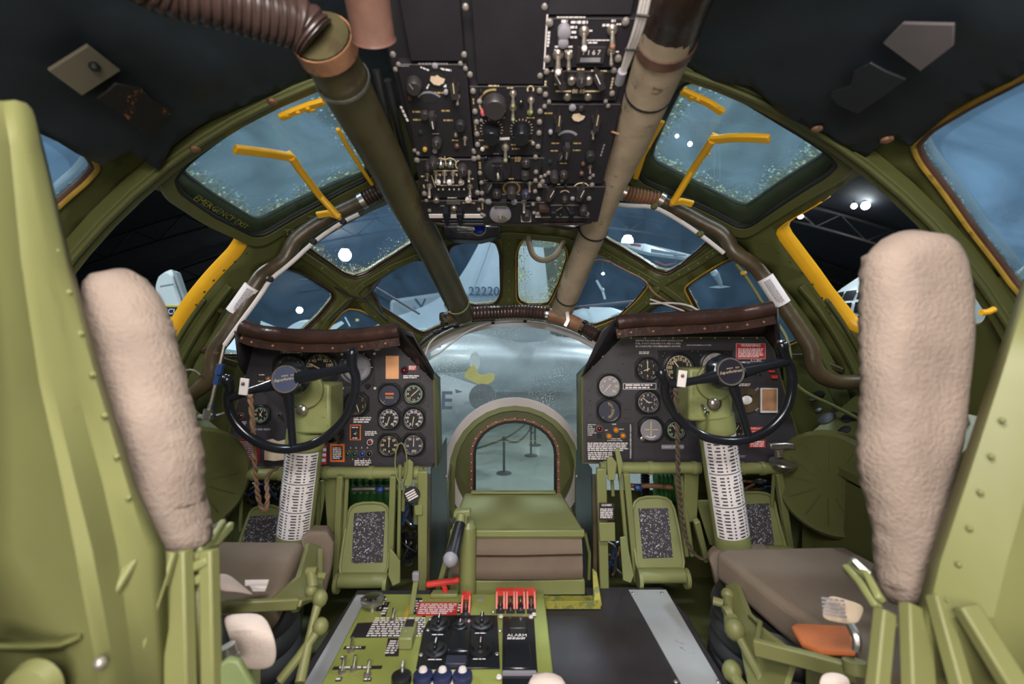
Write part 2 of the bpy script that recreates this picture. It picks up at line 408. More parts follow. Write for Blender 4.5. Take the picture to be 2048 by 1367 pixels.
        gw = N.new('ShaderNodeMapRange'); gw.inputs[1].default_value = .74; gw.inputs[2].default_value = .76; L.new(sp.outputs[0], gw.inputs[0])
        s0 = N.new('ShaderNodeMixShader'); L.new(gw.outputs[0], s0.inputs[0]); L.new(s1.outputs[0], s0.inputs[1]); L.new(wd.outputs[0], s0.inputs[2]); s1 = s0
        s2 = N.new('ShaderNodeMixShader'); L.new(gt.outputs[0], s2.inputs[0]); L.new(s1.outputs[0], s2.inputs[1]); L.new(t3.outputs[0], s2.inputs[2])
        m3 = N.new('ShaderNodeMixShader'); L.new(am.outputs[0], m3.inputs[0]); L.new(last.outputs[0], m3.inputs[1]); L.new(s2.outputs[0], m3.inputs[2]); last = m3
    L.new(last.outputs[0], out.inputs[0]); M_[name] = m; return m
HZ = (.24, .46, .72)
glass('pane_clear', HZ, .15, edge=.012, edge_amt=.8)
glass('pane_crazed', HZ, .20, edge=.085, edge_amt=1.0)
glass('pane_hatch', (.38, .58, .72), .33, edge=.075, edge_amt=1.0)
glass('pane_yellowed', (.45, .62, .55), .22, edge=.09, edge_amt=1.0, edge_col=(.70, .68, .12))
glass('pane_side', (.30, .56, .86), .45, edge=.012, edge_amt=.5)
glass('pane_dome', (.40, .50, .52), .26, speck=1.0, edge=.01, edge_amt=0, tint=(.66, .68, .67))
glass('pane_inner', (.45, .60, .50), .09, edge_amt=0)
glass('pane_flat', (.45, .55, .50), .10, edge_amt=0, tint=(.80, .84, .80))

def grit():
    m = M_['grit']; nt = m.node_tree; N = nt.nodes; L = nt.links; b = N['Principled BSDF']
    tc = N.new('ShaderNodeTexCoord'); vo = N.new('ShaderNodeTexVoronoi'); vo.inputs['Scale'].default_value = 330; L.new(tc.outputs['Object'], vo.inputs['Vector'])
    sp = N.new('ShaderNodeSeparateColor'); L.new(vo.outputs['Color'], sp.inputs[0])
    r = N.new('ShaderNodeValToRGB'); r.color_ramp.elements[0].position = .80; r.color_ramp.elements[1].position = .97; r.color_ramp.elements[0].color = (.075, .070, .085, 1); r.color_ramp.elements[1].color = (.75, .72, .80, 1)
    L.new(sp.outputs[0], r.inputs[0]); L.new(r.outputs[0], b.inputs['Base Color'])
grit()
# ------------------------------------------------------------------ fuselage shell with its window openings
WINS = {  # outlines as seen, each laid onto the hull
 'aft_l': [(75,250),(128,278),(176,312),(188,335),(165,362),(110,410),(40,480),(-150,640),(-340,430),(-230,120),(-20,215)],
 'aft_r': [(1836,290),(1862,262),(1940,215),(2048,160),(2260,50),(2520,340),(2380,780),(2060,610),(1945,455),(1850,325)],
 'hatch_l': [(340,350),(366,318),(440,262),(540,203),(628,163),(650,178),(742,332),(738,352),(640,402),(528,466),(500,468),(420,428),(352,380)],
 'hatch_r': [(1275,338),(1290,285),(1362,158),(1392,148),(1480,184),(1560,232),(1668,300),(1684,322),(1664,345),(1505,450),(1478,450),(1380,400),(1288,360)],
 'slide_l': [(292,368),(390,418),(475,466),(496,484),(480,510),(430,562),(390,612),(360,662),(345,686),(250,725),(130,720),(62,700),(100,590),(150,510),(215,432)],
 'slide_r': [(1546,462),(1640,408),(1722,346),(1745,352),(1850,440),(1925,530),(1978,618),(1962,650),(1850,672),(1722,668),(1690,652),(1640,590),(1590,520)],
 'n1': [(603,487),(640,455),(715,415),(790,398),(826,440),(833,482),(790,510),(735,545),(710,553),(688,548),(640,514)],
 'n2': [(569,536),(600,545),(664,583),(667,597),(640,630),(600,668),(570,712),(430,712),(425,668),(455,610),(520,555)],
 'n3': [(742,573),(756,560),(815,522),(842,519),(864,534),(890,573),(907,620),(890,648),(848,667),(832,661),(760,614),(743,587)],
 'n4': [(697,617),(718,619),(745,632),(772,648),(806,682),(640,684),(662,650),(684,624)],
 'n5': [(895,508),(905,490),(972,479),(993,486),(1001,510),(1003,588),(992,608),(935,612),(915,565)],
 'n6': [(1033,504),(1045,480),(1085,476),(1126,487),(1136,512),(1119,565),(1098,609),(1053,610),(1033,598)],
 'n7': [(868,425),(892,455),(985,457),(1000,440),(1000,380),(890,375),(860,395)],
 'n8': [(1030,380),(1030,440),(1085,447),(1140,457),(1160,453),(1200,400),(1190,375)],
 'n9': [(1150,560),(1176,516),(1195,508),(1240,528),(1288,554),(1295,571),(1272,600),(1236,634),(1190,652),(1140,642),(1114,610)],
 'n10': [(1198,473),(1212,430),(1232,402),(1310,408),(1400,458),(1422,480),(1362,530),(1335,545),(1312,540),(1256,505)],
 'n11': [(1371,577),(1385,564),(1455,521),(1500,510),(1560,580),(1610,640),(1630,664),(1560,695),(1470,702),(1405,645)],
 'n12': [(1318,607),(1345,612),(1400,653),(1415,684),(1236,684),(1285,632)],
}
WP = {}
for k, p in WINS.items():
    q = chaikin([S2(x, y) for x, y in p], 2, True, .14)
    WP[k] = [(a, b * R0) for a, b in dens(q, .02)]
YF, YB = 2.30, -1.2
def hullp(a, s, off=0.0): return hull(a, s / R0, off)
def cdt_sheet(outer, holes, step, cuts=()):
    vs = []; es = []
    def loop(p):
        b = len(vs); vs.extend(V(q) for q in p); n = len(p)
        es.extend((b + i, b + (i + 1) % n) for i in range(n))
    loop(outer)
    for h in holes: loop(h)
    for c in cuts:
        b = len(vs); vs.extend(V(q) for q in c); es.extend((b + i, b + i + 1) for i in range(len(c) - 1))
    x0 = min(p[0] for p in outer); x1 = max(p[0] for p in outer); y0 = min(p[1] for p in outer); y1 = max(p[1] for p in outer)
    nx = int((x1 - x0) / step); ny = int((y1 - y0) / step)
    for i in range(1, nx):
        for j in range(1, ny):
            q = (x0 + (i + .5 * (j % 2)) * (x1 - x0) / nx, y0 + j * (y1 - y0) / ny)
            if inpoly(q[0], q[1], outer) and not any(inpoly(q[0], q[1], h) for h in holes): vs.append(V(q))
    v, e, f, *_ = delaunay_2d_cdt(vs, es, [], 0, 1e-5)
    out = []
    for t in f:
        cx = sum(v[i].x for i in t) / 3; cy = sum(v[i].y for i in t) / 3
        if inpoly(cx, cy, outer) and not any(inpoly(cx, cy, h) for h in holes): out.append(tuple(t))
    return [(p.x, p.y) for p in v], out
T1 = PI * R0
outer = dens([(YB, -T1), (YF, -T1), (YF, T1), (YB, T1)], .08)
CUTS = [dens([(y, -T1 + .01), (y, T1 - .01)], .06, False) for y in (1.715, 1.155)] + [dens([(YB + .01, a * .95 * R0), (1.155, a * .95 * R0)], .06, False) for a in (-1, 1)]
pv, pf = cdt_sheet([tuple(p) for p in outer], [p for p in WP.values()], .075, cuts=CUTS)
groups = {'wall_front': [], 'wall_left': [], 'wall_right': [], 'ceiling': []}
for t in pf:
    cy = sum(pv[i][0] for i in t) / 3; ct = sum(pv[i][1] for i in t) / 3 / R0
    g = 'wall_front' if cy > 1.715 else ('ceiling' if abs(ct) < .95 and cy < 1.155 else ('wall_left' if ct < 0 else 'wall_right'))
    groups[g].append(t)
for g, fs in groups.items():
    used = sorted({i for t in fs for i in t}); ix = {a: b for b, a in enumerate(used)}
    mb = MB(); mb.v = [hullp(*pv[i]) for i in used]
    mb.f = [tuple(ix[i] for i in (t if g else t)) for t in fs]
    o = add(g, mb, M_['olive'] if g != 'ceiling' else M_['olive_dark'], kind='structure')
    # triangles are made consistent: normals point inward, thickness goes outward
    me = o.data
    c = V((X0, 0, ZC))
    flip = 0
    for p in me.polygons:
        q = o.matrix_basis @ p.center; rv = V((q.x - X0, 0, q.z - ZC))
        if p.normal.dot(rv) > 0: flip += 1
    if flip > len(me.polygons) / 2: me.flip_normals()
    s = o.modifiers.new('thick', 'SOLIDIFY'); s.thickness = .04 if g != 'wall_front' else .03; s.offset = -1
# rear bulkhead closes the cabin behind the photographer
mb = MB(); mb.lathe([(1.44, 0), (1.44, .03)], frame((X0, YB - .03, ZC), (0, 1, 0)), 48)
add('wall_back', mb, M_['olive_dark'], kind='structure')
# floor
mb = MB(); mb.slab([(-1.40, -1.2, -1.0), (1.42, -1.2, -1.0), (1.42, 1.5, -1.0), (1.0, 2.05, -1.0), (-1.0, 2.05, -1.0), (-1.40, 1.5, -1.0)], (0, 0, -.03))
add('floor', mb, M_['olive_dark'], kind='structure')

def pane_mesh(poly, off, step=.035):
    v, f = cdt_sheet(poly, [], step)
    mb = MB(); mb.v = [hullp(a, s, off) for a, s in v]; mb.f = f
    edge = [hullp(a, s, off) for a, s in dens(poly, .03)]
    ed = [min((q - e).length for e in edge) for q in mb.v]
    return mb, ed
def make_pane(name, poly, m, off=-.012, kind='structure', parent=None, step=.035):
    mb, ed = pane_mesh(poly, off, step)
    o = add(name, mb, m, parent, kind=kind)
    at = o.data.attributes.new('edge', 'FLOAT', 'POINT')
    at.data.foreach_set('value', ed)
    return o
def seal(poly, r, off, m, name, parent, flat=None, kind=None, scale=1.0):
    cx = sum(p[0] for p in poly) / len(poly); cy = sum(p[1] for p in poly) / len(poly)
    pts = [hullp(cx + (p[0] - cx) * scale, cy + (p[1] - cy) * scale, off) for p in poly[::1]]
    mb = MB().tube(pts, r, 8, True, flat, up=(pts[0] - V((X0, pts[0].y, ZC))))
    return add(name, mb, m, parent, kind=kind)
PK = {'aft_l': 'pane_side', 'aft_r': 'pane_side', 'n1': 'pane_crazed', 'n2': 'pane_clear', 'n3': 'pane_clear', 'n4': 'pane_clear', 'n5': 'pane_clear',
      'n6': 'pane_yellowed', 'n7': 'pane_clear', 'n8': 'pane_clear', 'n9': 'pane_clear', 'n10': 'pane_clear', 'n11': 'pane_clear', 'n12': 'pane_clear'}
i = 0
for k, m in PK.items():
    i += 1
    wn = make_pane('window_%d' % i, WP[k], M_[m])
    seal(WP[k], .0065, -.002, M_['leather'] if k[0] == 'n' else M_['dark_rust'], 'window_seal', wn)
    if k[0] == 'n': seal(WP[k], .0045, .004, M_['ochre'] if i in (6, 8, 11, 13) else M_['brown_duct'], 'sealant_bead', wn, scale=1.03)
    else: seal(WP[k], .006, .004, M_['ochre'], 'sealant_bead', wn, scale=1.035)

# yellow painted edges of the two open sliding side windows
for k, nm, idx in (('slide_l', 'trim_1', 0), ('slide_r', 'trim_2', 0)):
    p = WP[k]; cx = sum(q[0] for q in p) / len(p); cy = sum(q[1] for q in p) / len(p)
    a = [q for q in p if q[0] > cx - .02]
    a = sorted(a, key=lambda q: math.atan2(q[1] - cy, q[0] - cx))
    # flange strip standing in the opening, outward from the skin
    mb = MB(); n = len(a)
    for q in a: mb.v += [hullp(cx + (q[0] - cx) * 1.0, cy + (q[1] - cy) * 1.0, .004), hullp(cx + (q[0] - cx) * .90, cy + (q[1] - cy) * .96, -.03)]
    for j in range(n - 1): mb.f.append((2 * j, 2 * j + 1, 2 * j + 3, 2 * j + 2))
    add(nm, mb, M_['yellow'], kind='structure', solid=.004, label=None)

# ------------------------------------------------------------------ frames (rings and ribs)
def ring(name, Y, t0, t1, w, d, m, n=60, off=0.0):
    pts = [hull(Y, t0 + (t1 - t0) * i / n, d / 2 + off) for i in range(n + 1)]
    ups = [(p - V((X0, Y, ZC))).normalized() for p in pts]
    return add(name, MB().bar(pts, w, d, ups), m, kind='structure', bev=.004)
fr2 = ring('trim_3', 1.130, -2.2, 2.2, .050, .034, M_['olive'])
fr1 = ring('trim_4', 1.715, -2.2, 2.2, .050, .035, M_['olive'])
ring('trim_5', 1.112, -2.2, 2.2, .014, .012, M_['olive'], off=.034)
for sgn, nm in ((-1, 'trim_6'), (1, 'trim_7')):      # window slide rails
    ring(nm, 1.635, sgn * .86, sgn * 1.50, .020, .026, M_['olive'])
    ring(nm[:-1] + str(8 if sgn < 0 else 9), 1.60, sgn * .92, sgn * 1.40, .012, .014, M_['olive_dark'])
def rib(name, pts, w, h, m=None, off=None, parent=None, n=8, rivets=0):
    pp = []
    for (x0, y0), (x1, y1) in zip(pts[:-1], pts[1:]):
        for k in range(n): pp.append((x0 + (x1 - x0) * k / n, y0 + (y1 - y0) * k / n))
    pp.append(pts[-1])
    q = [S2(*p) for p in pp]; q3 = [hull(a, t, h / 2 + (off or 0)) for a, t in q]
    ups = []
    for (a, t) in q:
        e = 1e-3; ta = hull(a + e, t) - hull(a - e, t); tt = hull(a, t + e) - hull(a, t - e); ups.append(ta.cross(tt).normalized())
    o = add(name, MB().bar(q3, w, h, ups), m or M_['olive'], parent, kind='structure' if parent is None else None, bev=.003)
    if rivets:
        for j in range(rivets):
            i = int((j + .5) / rivets * (len(q3) - 1)); inw = ups[i] if (V((X0, q3[i].y, ZC)) - q3[i]).dot(ups[i]) > 0 else -ups[i]
            inst('rivet', 'rivet', lambda m: m.sph((0, 0, 0), .0042, 8, (1, 1, .6)), M_['olive_pale'], o, frame(q3[i] + inw * h / 2, inw))
    return o
ribs = [ [(583,492),(640,530),(705,583),(740,622),(790,668),(822,690)], [(866,497),(842,504),(780,530),(722,566),(690,600),(655,636),(618,690)],
         [(1018,462),(1018,612)], [(1190,490),(1240,518),(1322,566)], [(1448,488),(1400,520),(1322,566)], [(1322,566),(1296,600),(1240,645),(1205,690)], [(1322,566),(1358,592),(1400,628),(1440,684)],
         [(870,486),(905,474),(1018,464),(1128,474),(1180,492)], [(875,505),(895,560),(915,640)], [(1150,505),(1132,565),(1110,620)] ]
for j, r in enumerate(ribs): rib('trim_%d' % (10 + j), r, .030 if j != 2 else .046, .018, rivets=7 if j in (0, 1, 2, 3, 4, 5) else 0)
# rivet lines on the side frames
rvo = [(1480, 485, 1640, 690), (540, 505, 400, 700)]
for a, (x0, y0, x1, y1) in enumerate(rvo):
    for j in range(9):
        f = j / 8
        # follow the yellow edge, a little inboard of it
        x = x0 + (x1 - x0) * f + (14 if a == 0 else -14) * math.sin(PI * f) * (1 if a == 0 else 1) + (52 if a == 0 else -48)
        y = y0 + (y1 - y0) * f - 20 * math.sin(PI * f)
        Yq, th = S2(x, y); p = hull(Yq, th, .002)
        inst('rivet', 'rivet2', lambda m: m.sph((0, 0, 0), .005, 8, (1, 1, .5)), M_['olive'], bpy.data.objects['wall_right' if a == 0 else 'wall_left'], frame(p, V((X0, p.y, ZC)) - p))

# ------------------------------------------------------------------ nose: pale ring, clear dome, inner arch with the flat pane
def circle(r, Y, n=64, t0=-PI, t1=PI, dr=0): return [V((X0 + r * math.sin(t0 + (t1 - t0) * i / n), Y, ZC + r * math.cos(t0 + (t1 - t0) * i / n))) for i in range(n + 1)]
def annulus(name, r0, r1, Y, d, m, n=72, x0=X0):
    mb = MB(); mb.lathe([(r0, 0), (r1, 0), (r1, d), (r0, d), (r0, 0)], frame((x0, Y, ZC), (0, 1, 0)), n, False)
    return add(name, mb, m, kind='structure', bev=0)
annulus('trim_20', rad(2.30) - .010, rad(2.30) + .035, 2.285, .03, M_['olive'])
annulus('trim_21', rad(2.30) - .046, rad(2.30) - .008, 2.296, .010, M_['white_trim'])
prof = [(rad(y), y) for y in [2.30 + .18 * i / 16 for i in range(17)]]
mb = MB(); mb.lathe([(r, y - 2.30) for r, y in prof], frame((X0, 2.30, ZC), (0, 1, 0)), 72, False)
add('window_15', mb, M_['pane_dome'], kind='structure', sharp=80)
RI = rad(2.48)
annulus('trim_22', RI - .030, RI + .022, 2.47, .014, M_['white_trim'])
# olive arch plate with its round-topped opening
AX = 0.016; hw = .232; top = -.425; zb = -.98
def arch(hw, top, rr, n=14):
    zs = top - rr; p = []
    for i in range(n + 1):
        a = PI * i / n; p.append((hw * math.cos(a), zs + rr * math.sin(a)))
    return [(hw, zb)] + p + [(-hw, zb)]
def arch_band(name, o_, i_, Y, d, m):
    n = len(o_); mb = MB()
    for k in range(n):
        mb.v += [V((AX + o_[k][0], Y, o_[k][1])), V((AX + i_[k][0], Y, i_[k][1])), V((AX + i_[k][0], Y + d, i_[k][1])), V((AX + o_[k][0], Y + d, o_[k][1]))]
    for k in range(n - 1):
        for q in range(4): mb.f.append((4 * k + q, 4 * k + (q + 1) % 4, 4 * k + 4 + (q + 1) % 4, 4 * k + 4 + q))
    return add(name, mb, m, kind='structure', bev=.002)
arch_band('trim_23', arch(.345, -.352, .36), arch(.245, -.412, .20), 2.485, .02, M_['olive'])
arch_band('trim_24', arch(.36, -.345, .37), arch(.325, -.372, .34), 2.465, .03, M_['olive_pale'])
sl = arch_band('trim_25', arch(.247, -.411, .20), arch(.228, -.428, .185), 2.478, .012, M_['rust'])
arch_band('trim_26', arch(.232, -.424, .19), arch(.214, -.441, .175), 2.482, .02, M_['rubber'])
pa = arch(.2375, -.419, .192)
cum = dens(pa, .045, False)
for q in cum[1:-1]:
    inst('screw', 'sealscrew', lambda m: m.lathe([(.0045, 0), (.0045, .002), (.002, .003)], None, 8), M_['screw'], sl, frame((AX + q[0], 2.476, q[1]), (0, -1, 0)))
mb = MB().slab([(AX + x, 2.50, z) for x, z in arch(.220, -.435, .18)], (0, .004, 0))
fp = add('window_16', mb, M_['pane_flat'], kind='structure')
add('crack_wire', MB().cyl(P(948, 883, 2.495), P(1108, 880, 2.495), .0012, n=6), M_['gold_print'], fp)
# side cheeks between arch plate and the passage
for s_ in (-1, 1):
    mb = MB().slab([(AX + s_ * .345, 2.47, -.66), (AX + s_ * .30, 2.0, -.70), (AX + s_ * .30, 2.0, -1.0), (AX + s_ * .36, 2.47, -1.0)], (s_ * .01, 0, 0))
    add('trim_%d' % (27 if s_ < 0 else 28), mb, M_['olive'], kind='structure')
mb = MB().slab([(-.36, 1.5, -.985), (.38, 1.5, -.985), (.38, 2.5, -.985), (-.36, 2.5, -.985)], (0, 0, -.012)); add('trim_29', mb, M_['olive_dark'], kind='structure')

# ------------------------------------------------------------------ escape hatches
def hatch(side, key, lab, frame_px, straps, extra):
    c = V((0, 0, 0)); q = WP[key]; ctr = hullp(sum(p[0] for p in q) / len(q), sum(p[1] for p in q) / len(q), .02)
    t = thing('escape_hatch', lab, 'hatch', ctr)
    # frame: band between outer outline and opening
    cx = sum(p[0] for p in q) / len(q); cy = sum(p[1] for p in q) / len(q)
    mb = MB(); n = len(q)
    for p in q:
        for sc, off in ((1.0, .018), (1.13, .018), (1.13, .0), (1.0, .0)):
            mb.v.append(hullp(cx + (p[0] - cx) * sc, cy + (p[1] - cy) * sc, off))
    for k in range(n):
        j = (k + 1) % n
        for r in range(4): mb.f.append((4 * k + r, 4 * k + (r + 1) % 4, 4 * j + (r + 1) % 4, 4 * j + r))
    add('hatch_frame', mb, M_['olive'], t, bev=.003)
    pts = [hullp(cx + (p[0] - cx) * .985, cy + (p[1] - cy) * .985, .012) for p in q]
    add('seal', MB().tube(pts, .007, 8, True), M_['rubber'], t)
    make_pane('pane', WP[key], M_['pane_inner'], .004, None, t)
    q2 = dens(chaikin([S2(x, y) for x, y in frame_px], 2, True, .14), .02); q2 = [V((p[0], p[1] * R0)) for p in dens([tuple(p) for p in q2], .02)]
    ou = [V((cx + (p[0] - cx) * 1.06, cy + (p[1] - cy) * 1.06)) for p in q]
    vv, ff = cdt_sheet([tuple(p) for p in ou], [[tuple(p) for p in q2]], .05)
    mb = MB(); mb.v = [hullp(a, s, -.012) for a, s in vv]; mb.f = ff
    add('outer_frame', mb, M_['olive'], t, solid=.004, sharp=80)
    make_pane('outer_pane', [tuple(p) for p in q2], M_['pane_hatch'], -.016, None, t)
    add('outer_seal', MB().tube([hullp(p[0], p[1], -.008) for p in q2], .005, 8, True), M_['rubber'], t)
    return t
hl = hatch(-1, 'hatch_l', 'left overhead escape hatch with crazed pane and lettering EMERGENCY EXIT', [(358,322),(440,266),(545,206),(630,168),(648,182),(736,334),(730,348),(640,385),(530,440),(508,440),(430,392),(372,350)], None, None)
hr = hatch(1, 'hatch_r', 'right overhead escape hatch with yellow handles and crazed pane', [(1296,322),(1335,232),(1366,170),(1392,156),(1480,188),(1560,236),(1640,294),(1650,310),(1500,408),(1488,414),(1466,408),(1380,365)], None, None)
def strap(parent, pts, w, h, name='handle', off=.03, m=None, bev=.003):
    q = [S(x, y, o) for x, y, o in pts]
    ups = [(V((X0, p.y, ZC)) - p).normalized() for p in q]
    return add(name, MB().bar(q, w, h, ups), m or M_['yellow'], parent, bev=bev)
def bolt_at(parent, x, y, off, r=.006, m=None):
    p = S(x, y, off); inst('bolt', 'bolt%.4f' % r, lambda m: m.lathe([(r, 0), (r, .004), (r * .6, .006)], None, 8), m or M_['yellow'], parent, frame(p, V((X0, p.y, ZC)) - p))
# left hatch: release lever, latch bars
h = strap(hl, [(444,258,.06),(475,261,.062),(520,266,.065),(562,273,.068)], .026, .013)
strap(h, [(556,270,.055),(578,296,.06)], .020, .008, 'elbow')
add('lever_rod', MB().tube([S(560,272,.068), S(574,294,.07), P(640,392,1.50), P(678,434,1.54)], .0115, 12), M_['yellow'], hl)
add('lever_foot', MB().bar([P(682,434,1.54), P(658,426,1.54), P(634,430,1.54)], .024, .012, (0, -.5, -1)), M_['yellow'], hl, bev=.003)
for x, y in ((570,291),(581,299),(640,428),(660,424)): bolt_at(h, x, y, .066)
strap(hl, [(544,204,.045),(575,190,.045),(608,178,.045),(634,167,.050)], .022, .012, 'latch_bar')
strap(hl, [(598,188,.05),(616,184,.05)], .012, .005, 'latch_tooth'); strap(hl, [(556,194,.05),(560,202,.05)], .012, .005, 'latch_tooth')
strap(hl, [(664,228,.045),(680,260,.045),(705,300,.045),(734,343,.050)], .013, .010, 'latch_bar')
for x, y in ((580,188),(600,180)): bolt_at(hl, x, y, .05)
# right hatch
h = strap(hr, [(1562,237,.06),(1520,234,.062),(1480,233,.065),(1442,236,.068)], .026, .013)
strap(h, [(1447,232,.055),(1428,262,.06)], .020, .008, 'elbow')
add('lever_rod', MB().tube([S(1444,236,.068), S(1428,262,.07), P(1385,340,1.46), P(1345,406,1.54)], .0115, 12), M_['yellow'], hr)
add('lever_foot', MB().bar([P(1340,406,1.54), P(1362,402,1.54), P(1386,408,1.54)], .024, .012, (0, -.5, -1)), M_['yellow'], hr, bev=.003)
for x, y in ((1424,262),(1436,266),(1366,400),(1378,402)): bolt_at(h, x, y, .066)
strap(hr, [(1374,148,.045),(1400,160,.045),(1430,174,.045),(1461,190,.050)], .022, .012, 'latch_bar')
strap(hr, [(1398,156,.05),(1392,166,.05)], .012, .005, 'latch_tooth'); strap(hr, [(1448,176,.05),(1456,186,.05)], .012, .005, 'latch_tooth')
strap(hr, [(1333,212,.045),(1315,245,.045),(1295,282,.045),(1280,330,.050)], .020, .010, 'latch_bar')
for x, y in ((1410,162),(1306,262),(1283,304)): bolt_at(hr, x, y, .05)
def hinge(parent, x, y, ang, s=.028):
    p = S(x, y, .022); Mx = frame(p, V((X0, p.y, ZC)) - p) @ Matrix.Rotation(ang, 4, 'Z')
    b = add('hinge_bracket', MB().prism([(-s, -s * .3), (s, -s * .3), (s * .35, s * .9), (-s * .35, s * .9)], .007, None), M_['olive'], parent, Mx, bev=.002)
    for dx, dy in ((-.4, 0), (.4, 0), (0, .55)):
        inst('rivet', 'hr', lambda m: m.sph((0, 0, 0), .004, 8, (1, 1, .6)), M_['olive_pale'], b, Mx @ Matrix.Translation((dx * s, dy * s, .007)))
for x, y in ((618,423),(570,450),(722,378)): hinge(hl, x, y, PI + .45)
for x, y in ((1300,372),(1405,432),(1448,448)): hinge(hr, x, y, PI - .45)
# lettering on the left hatch pane
p0 = S(382, 382, .014); p1 = S(482, 442, .014); n = (V((X0, p0.y, ZC)) - p0).normalized()
u = (p1 - p0).normalized(); n = (n - u * n.dot(u)).normalized(); v = n.cross(u)
cM = (p0 + p1) / 2 + n * .012
Mx = Matrix(((u.x, v.x, n.x, cM.x), (u.y, v.y, n.y, cM.y), (u.z, v.z, n.z, cM.z), (0, 0, 0, 1)))
add('lettering', MB().text('EMERGENCY EXIT', (p1 - p0).length / 7.6, Mx), M_['yellow_primer'], hl)

# ------------------------------------------------------------------ quilted blankets under the roof
def quilt(name, lab, px, m, amp=.03, off=.035, grp=None):
    poly = [S2(x, y) for x, y in px[0]] + px[1]
    poly = [(a, t * R0) for a, t in poly]
    poly = [tuple(p) for p in dens(poly, .03)]
    v, f = cdt_sheet(poly, [], .032)
    mb = MB()
    for a, s in v:
        q = hullp(a, s); nz = mn.noise(q * 3.2) * amp + mn.noise(q * 9) * amp * .45 + abs(mn.noise(q * 5 + V((3, 1, 2)))) * amp * .5
        mb.v.append(hullp(a, s, off + nz))
    mb.f = f
    o = add(name, mb, m, sharp=80, solid=.004); tag(o, lab, 'blanket')
    return o
ql = quilt('quilted_blanket', 'dark quilted insulation blanket under the roof, left side', ([(-260,330),(-120,150),(0,205),(75,235),(170,292),(232,268),(290,306),(322,262),(400,218),(520,168),(606,150),(640,100),(700,130),(800,200)], [(.80, -.17), (-.9, -.17), (-.9, -1.15)]), M_['quilt'])
qr = quilt('quilted_blanket', 'dark quilted insulation blanket under the roof, right side', ([(1230,200),(1330,120),(1385,118),(1440,128),(1520,135),(1590,185),(1680,232),(1738,300),(1805,250),(1838,272),(1930,190),(2048,130),(2200,30)], [(-.9, 1.15), (-.9, .17), (.80, .17)]), M_['quilt'])
def patch(parent, px, m, off, name, d=.006):
    pts = [S(x, y, off) for x, y in px]; n = (V((X0, pts[0].y, ZC)) - pts[0]).normalized()
    return add(name, MB().slab(pts, n * d), m, parent, bev=.002)
p = patch(ql, [(40,60),(125,6),(195,64),(112,118)], M_['webbing'] if 0 else mat('patch_tan', (.16, .14, .10), .7), .075, 'square_patch')
add('hole', MB().sph(S(135, 48, .085), .008, 10), M_['rubber'], p)
patch(ql, [(145,128),(168,112),(185,95),(240,108),(262,130),(285,142),(308,158),(262,200),(240,200),(215,178)], mat('patch_burnt', (.010, .008, .007), .6, 0, .2, 8, .2, 40, (.30, .10, .02), .60, wscale=22), .072, 'burnt_patch')
patch(qr, [(1808,6),(1850,-40),(1960,-40),(1958,8),(1888,66)], mat('patch_grey', (.12, .105, .11), .7), .075, 'square_patch')
patch(qr, [(1695,128),(1700,118),(1738,105),(1745,72),(1780,52),(1812,70),(1856,88),(1788,140),(1752,165),(1715,150)], M_['plane_black'], .072, 'black_patch')
for o_, x, y in ((ql, 362, 254), (ql, 523, 156), (qr, 1660, 212), (qr, 1806, 232)):
    inst('retaining_button', 'btn', lambda m: m.lathe([(.012, 0), (.012, .006), (.004, .010)], None, 12), M_['rust'], o_, frame(S(x, y, .06), V((0, 0, -1)), V((0, 1, 0))))
# ------------------------------------------------------------------ air ducts
def off_tube(px, r, n=12): return [P(*p) for p in px]
def clamp(parent, a, b, f, r, m, w=.022, nm='clamp_band'):
    a = V(a); b = V(b); c = a.lerp(b, f); d = (b - a).normalized()
    o = add(nm, MB().lathe([(r, -w / 2), (r + .003, -w / 2), (r + .003, w / 2), (r, w / 2), (r, -w / 2)], frame(c, d, V((.1, 0, 1))), 24, False), m, parent)
    return o
def corr(a_pts, r, amp, pitch, n=14):       # corrugated hose
    pts = dens([tuple(p) for p in a_pts], pitch / 3.0, False); R = [r + amp * math.sin(2 * PI * i / 3.0 + .5) for i in range(len(pts))]
    return MB().tube(pts, R, n)
Ptop, Pk, Pb = P(640, 70, .78), P(800, 385, 1.25), P(925, 628, 1.98)
t = thing('air_duct', 'olive rigid air duct running down from the roof, left of the overhead radio console', 'duct', Pk)
pts = smooth([Ptop, P(735, 250, 1.0), P(806, 395, 1.28), Pb], 2)
add('duct_tube', MB().tube([Ptop, P(700,190,.92), P(775, 330, 1.16), P(806, 392, 1.28), P(862,495,1.55), Pb], .049, 20), M_['olive_duct'], t)
clamp(t, Ptop, Pk, .20, .050, M_['steel'], .006, 'wire_band'); clamp(t, Ptop, Pk, .04, .051, M_['rust'], .03)
clamp(t, P(806,392,1.28), Pb, .86, .050, M_['olive_pale'], .008, 'joint_ring')
t2 = thing('flexible_hose', 'brown ribbed flexible hose at the top left leading into the olive duct', 'hose', P(500, 20, .75))
hp = smooth([V((-.62, -.7, .50)), V((-.60, .2, .50)), P(260,-50,.62), P(420,-8,.68), P(520,22,.72), P(600,45,.76), P(632,78,.775)], 3)
add('hose', corr(hp, .040, .003, .011, 18), M_['ribbed'], t2)
t = thing('open_pipe', 'short brown metal pipe with open lower end beside the overhead console', 'pipe', P(745, 60, .72))
a, b = P(728, -40, .66), P(747, 72, .72); a = b + (a - b) * 1.02
add('pipe_wall', MB().lathe([(.030, 0), (.033, 0), (.033, (b - a).length), (.035, (b - a).length + .004), (.029, (b - a).length + .004), (.029, 0)], frame(a, b - a, V((0, 1, 0))), 28, False), M_['dark_rust'], t)
add('pipe_bore', MB().lathe([(.029, .02), (.001, .02)], frame(a, b - a, V((0, 1, 0))), 20, False), M_['rubber'], t)
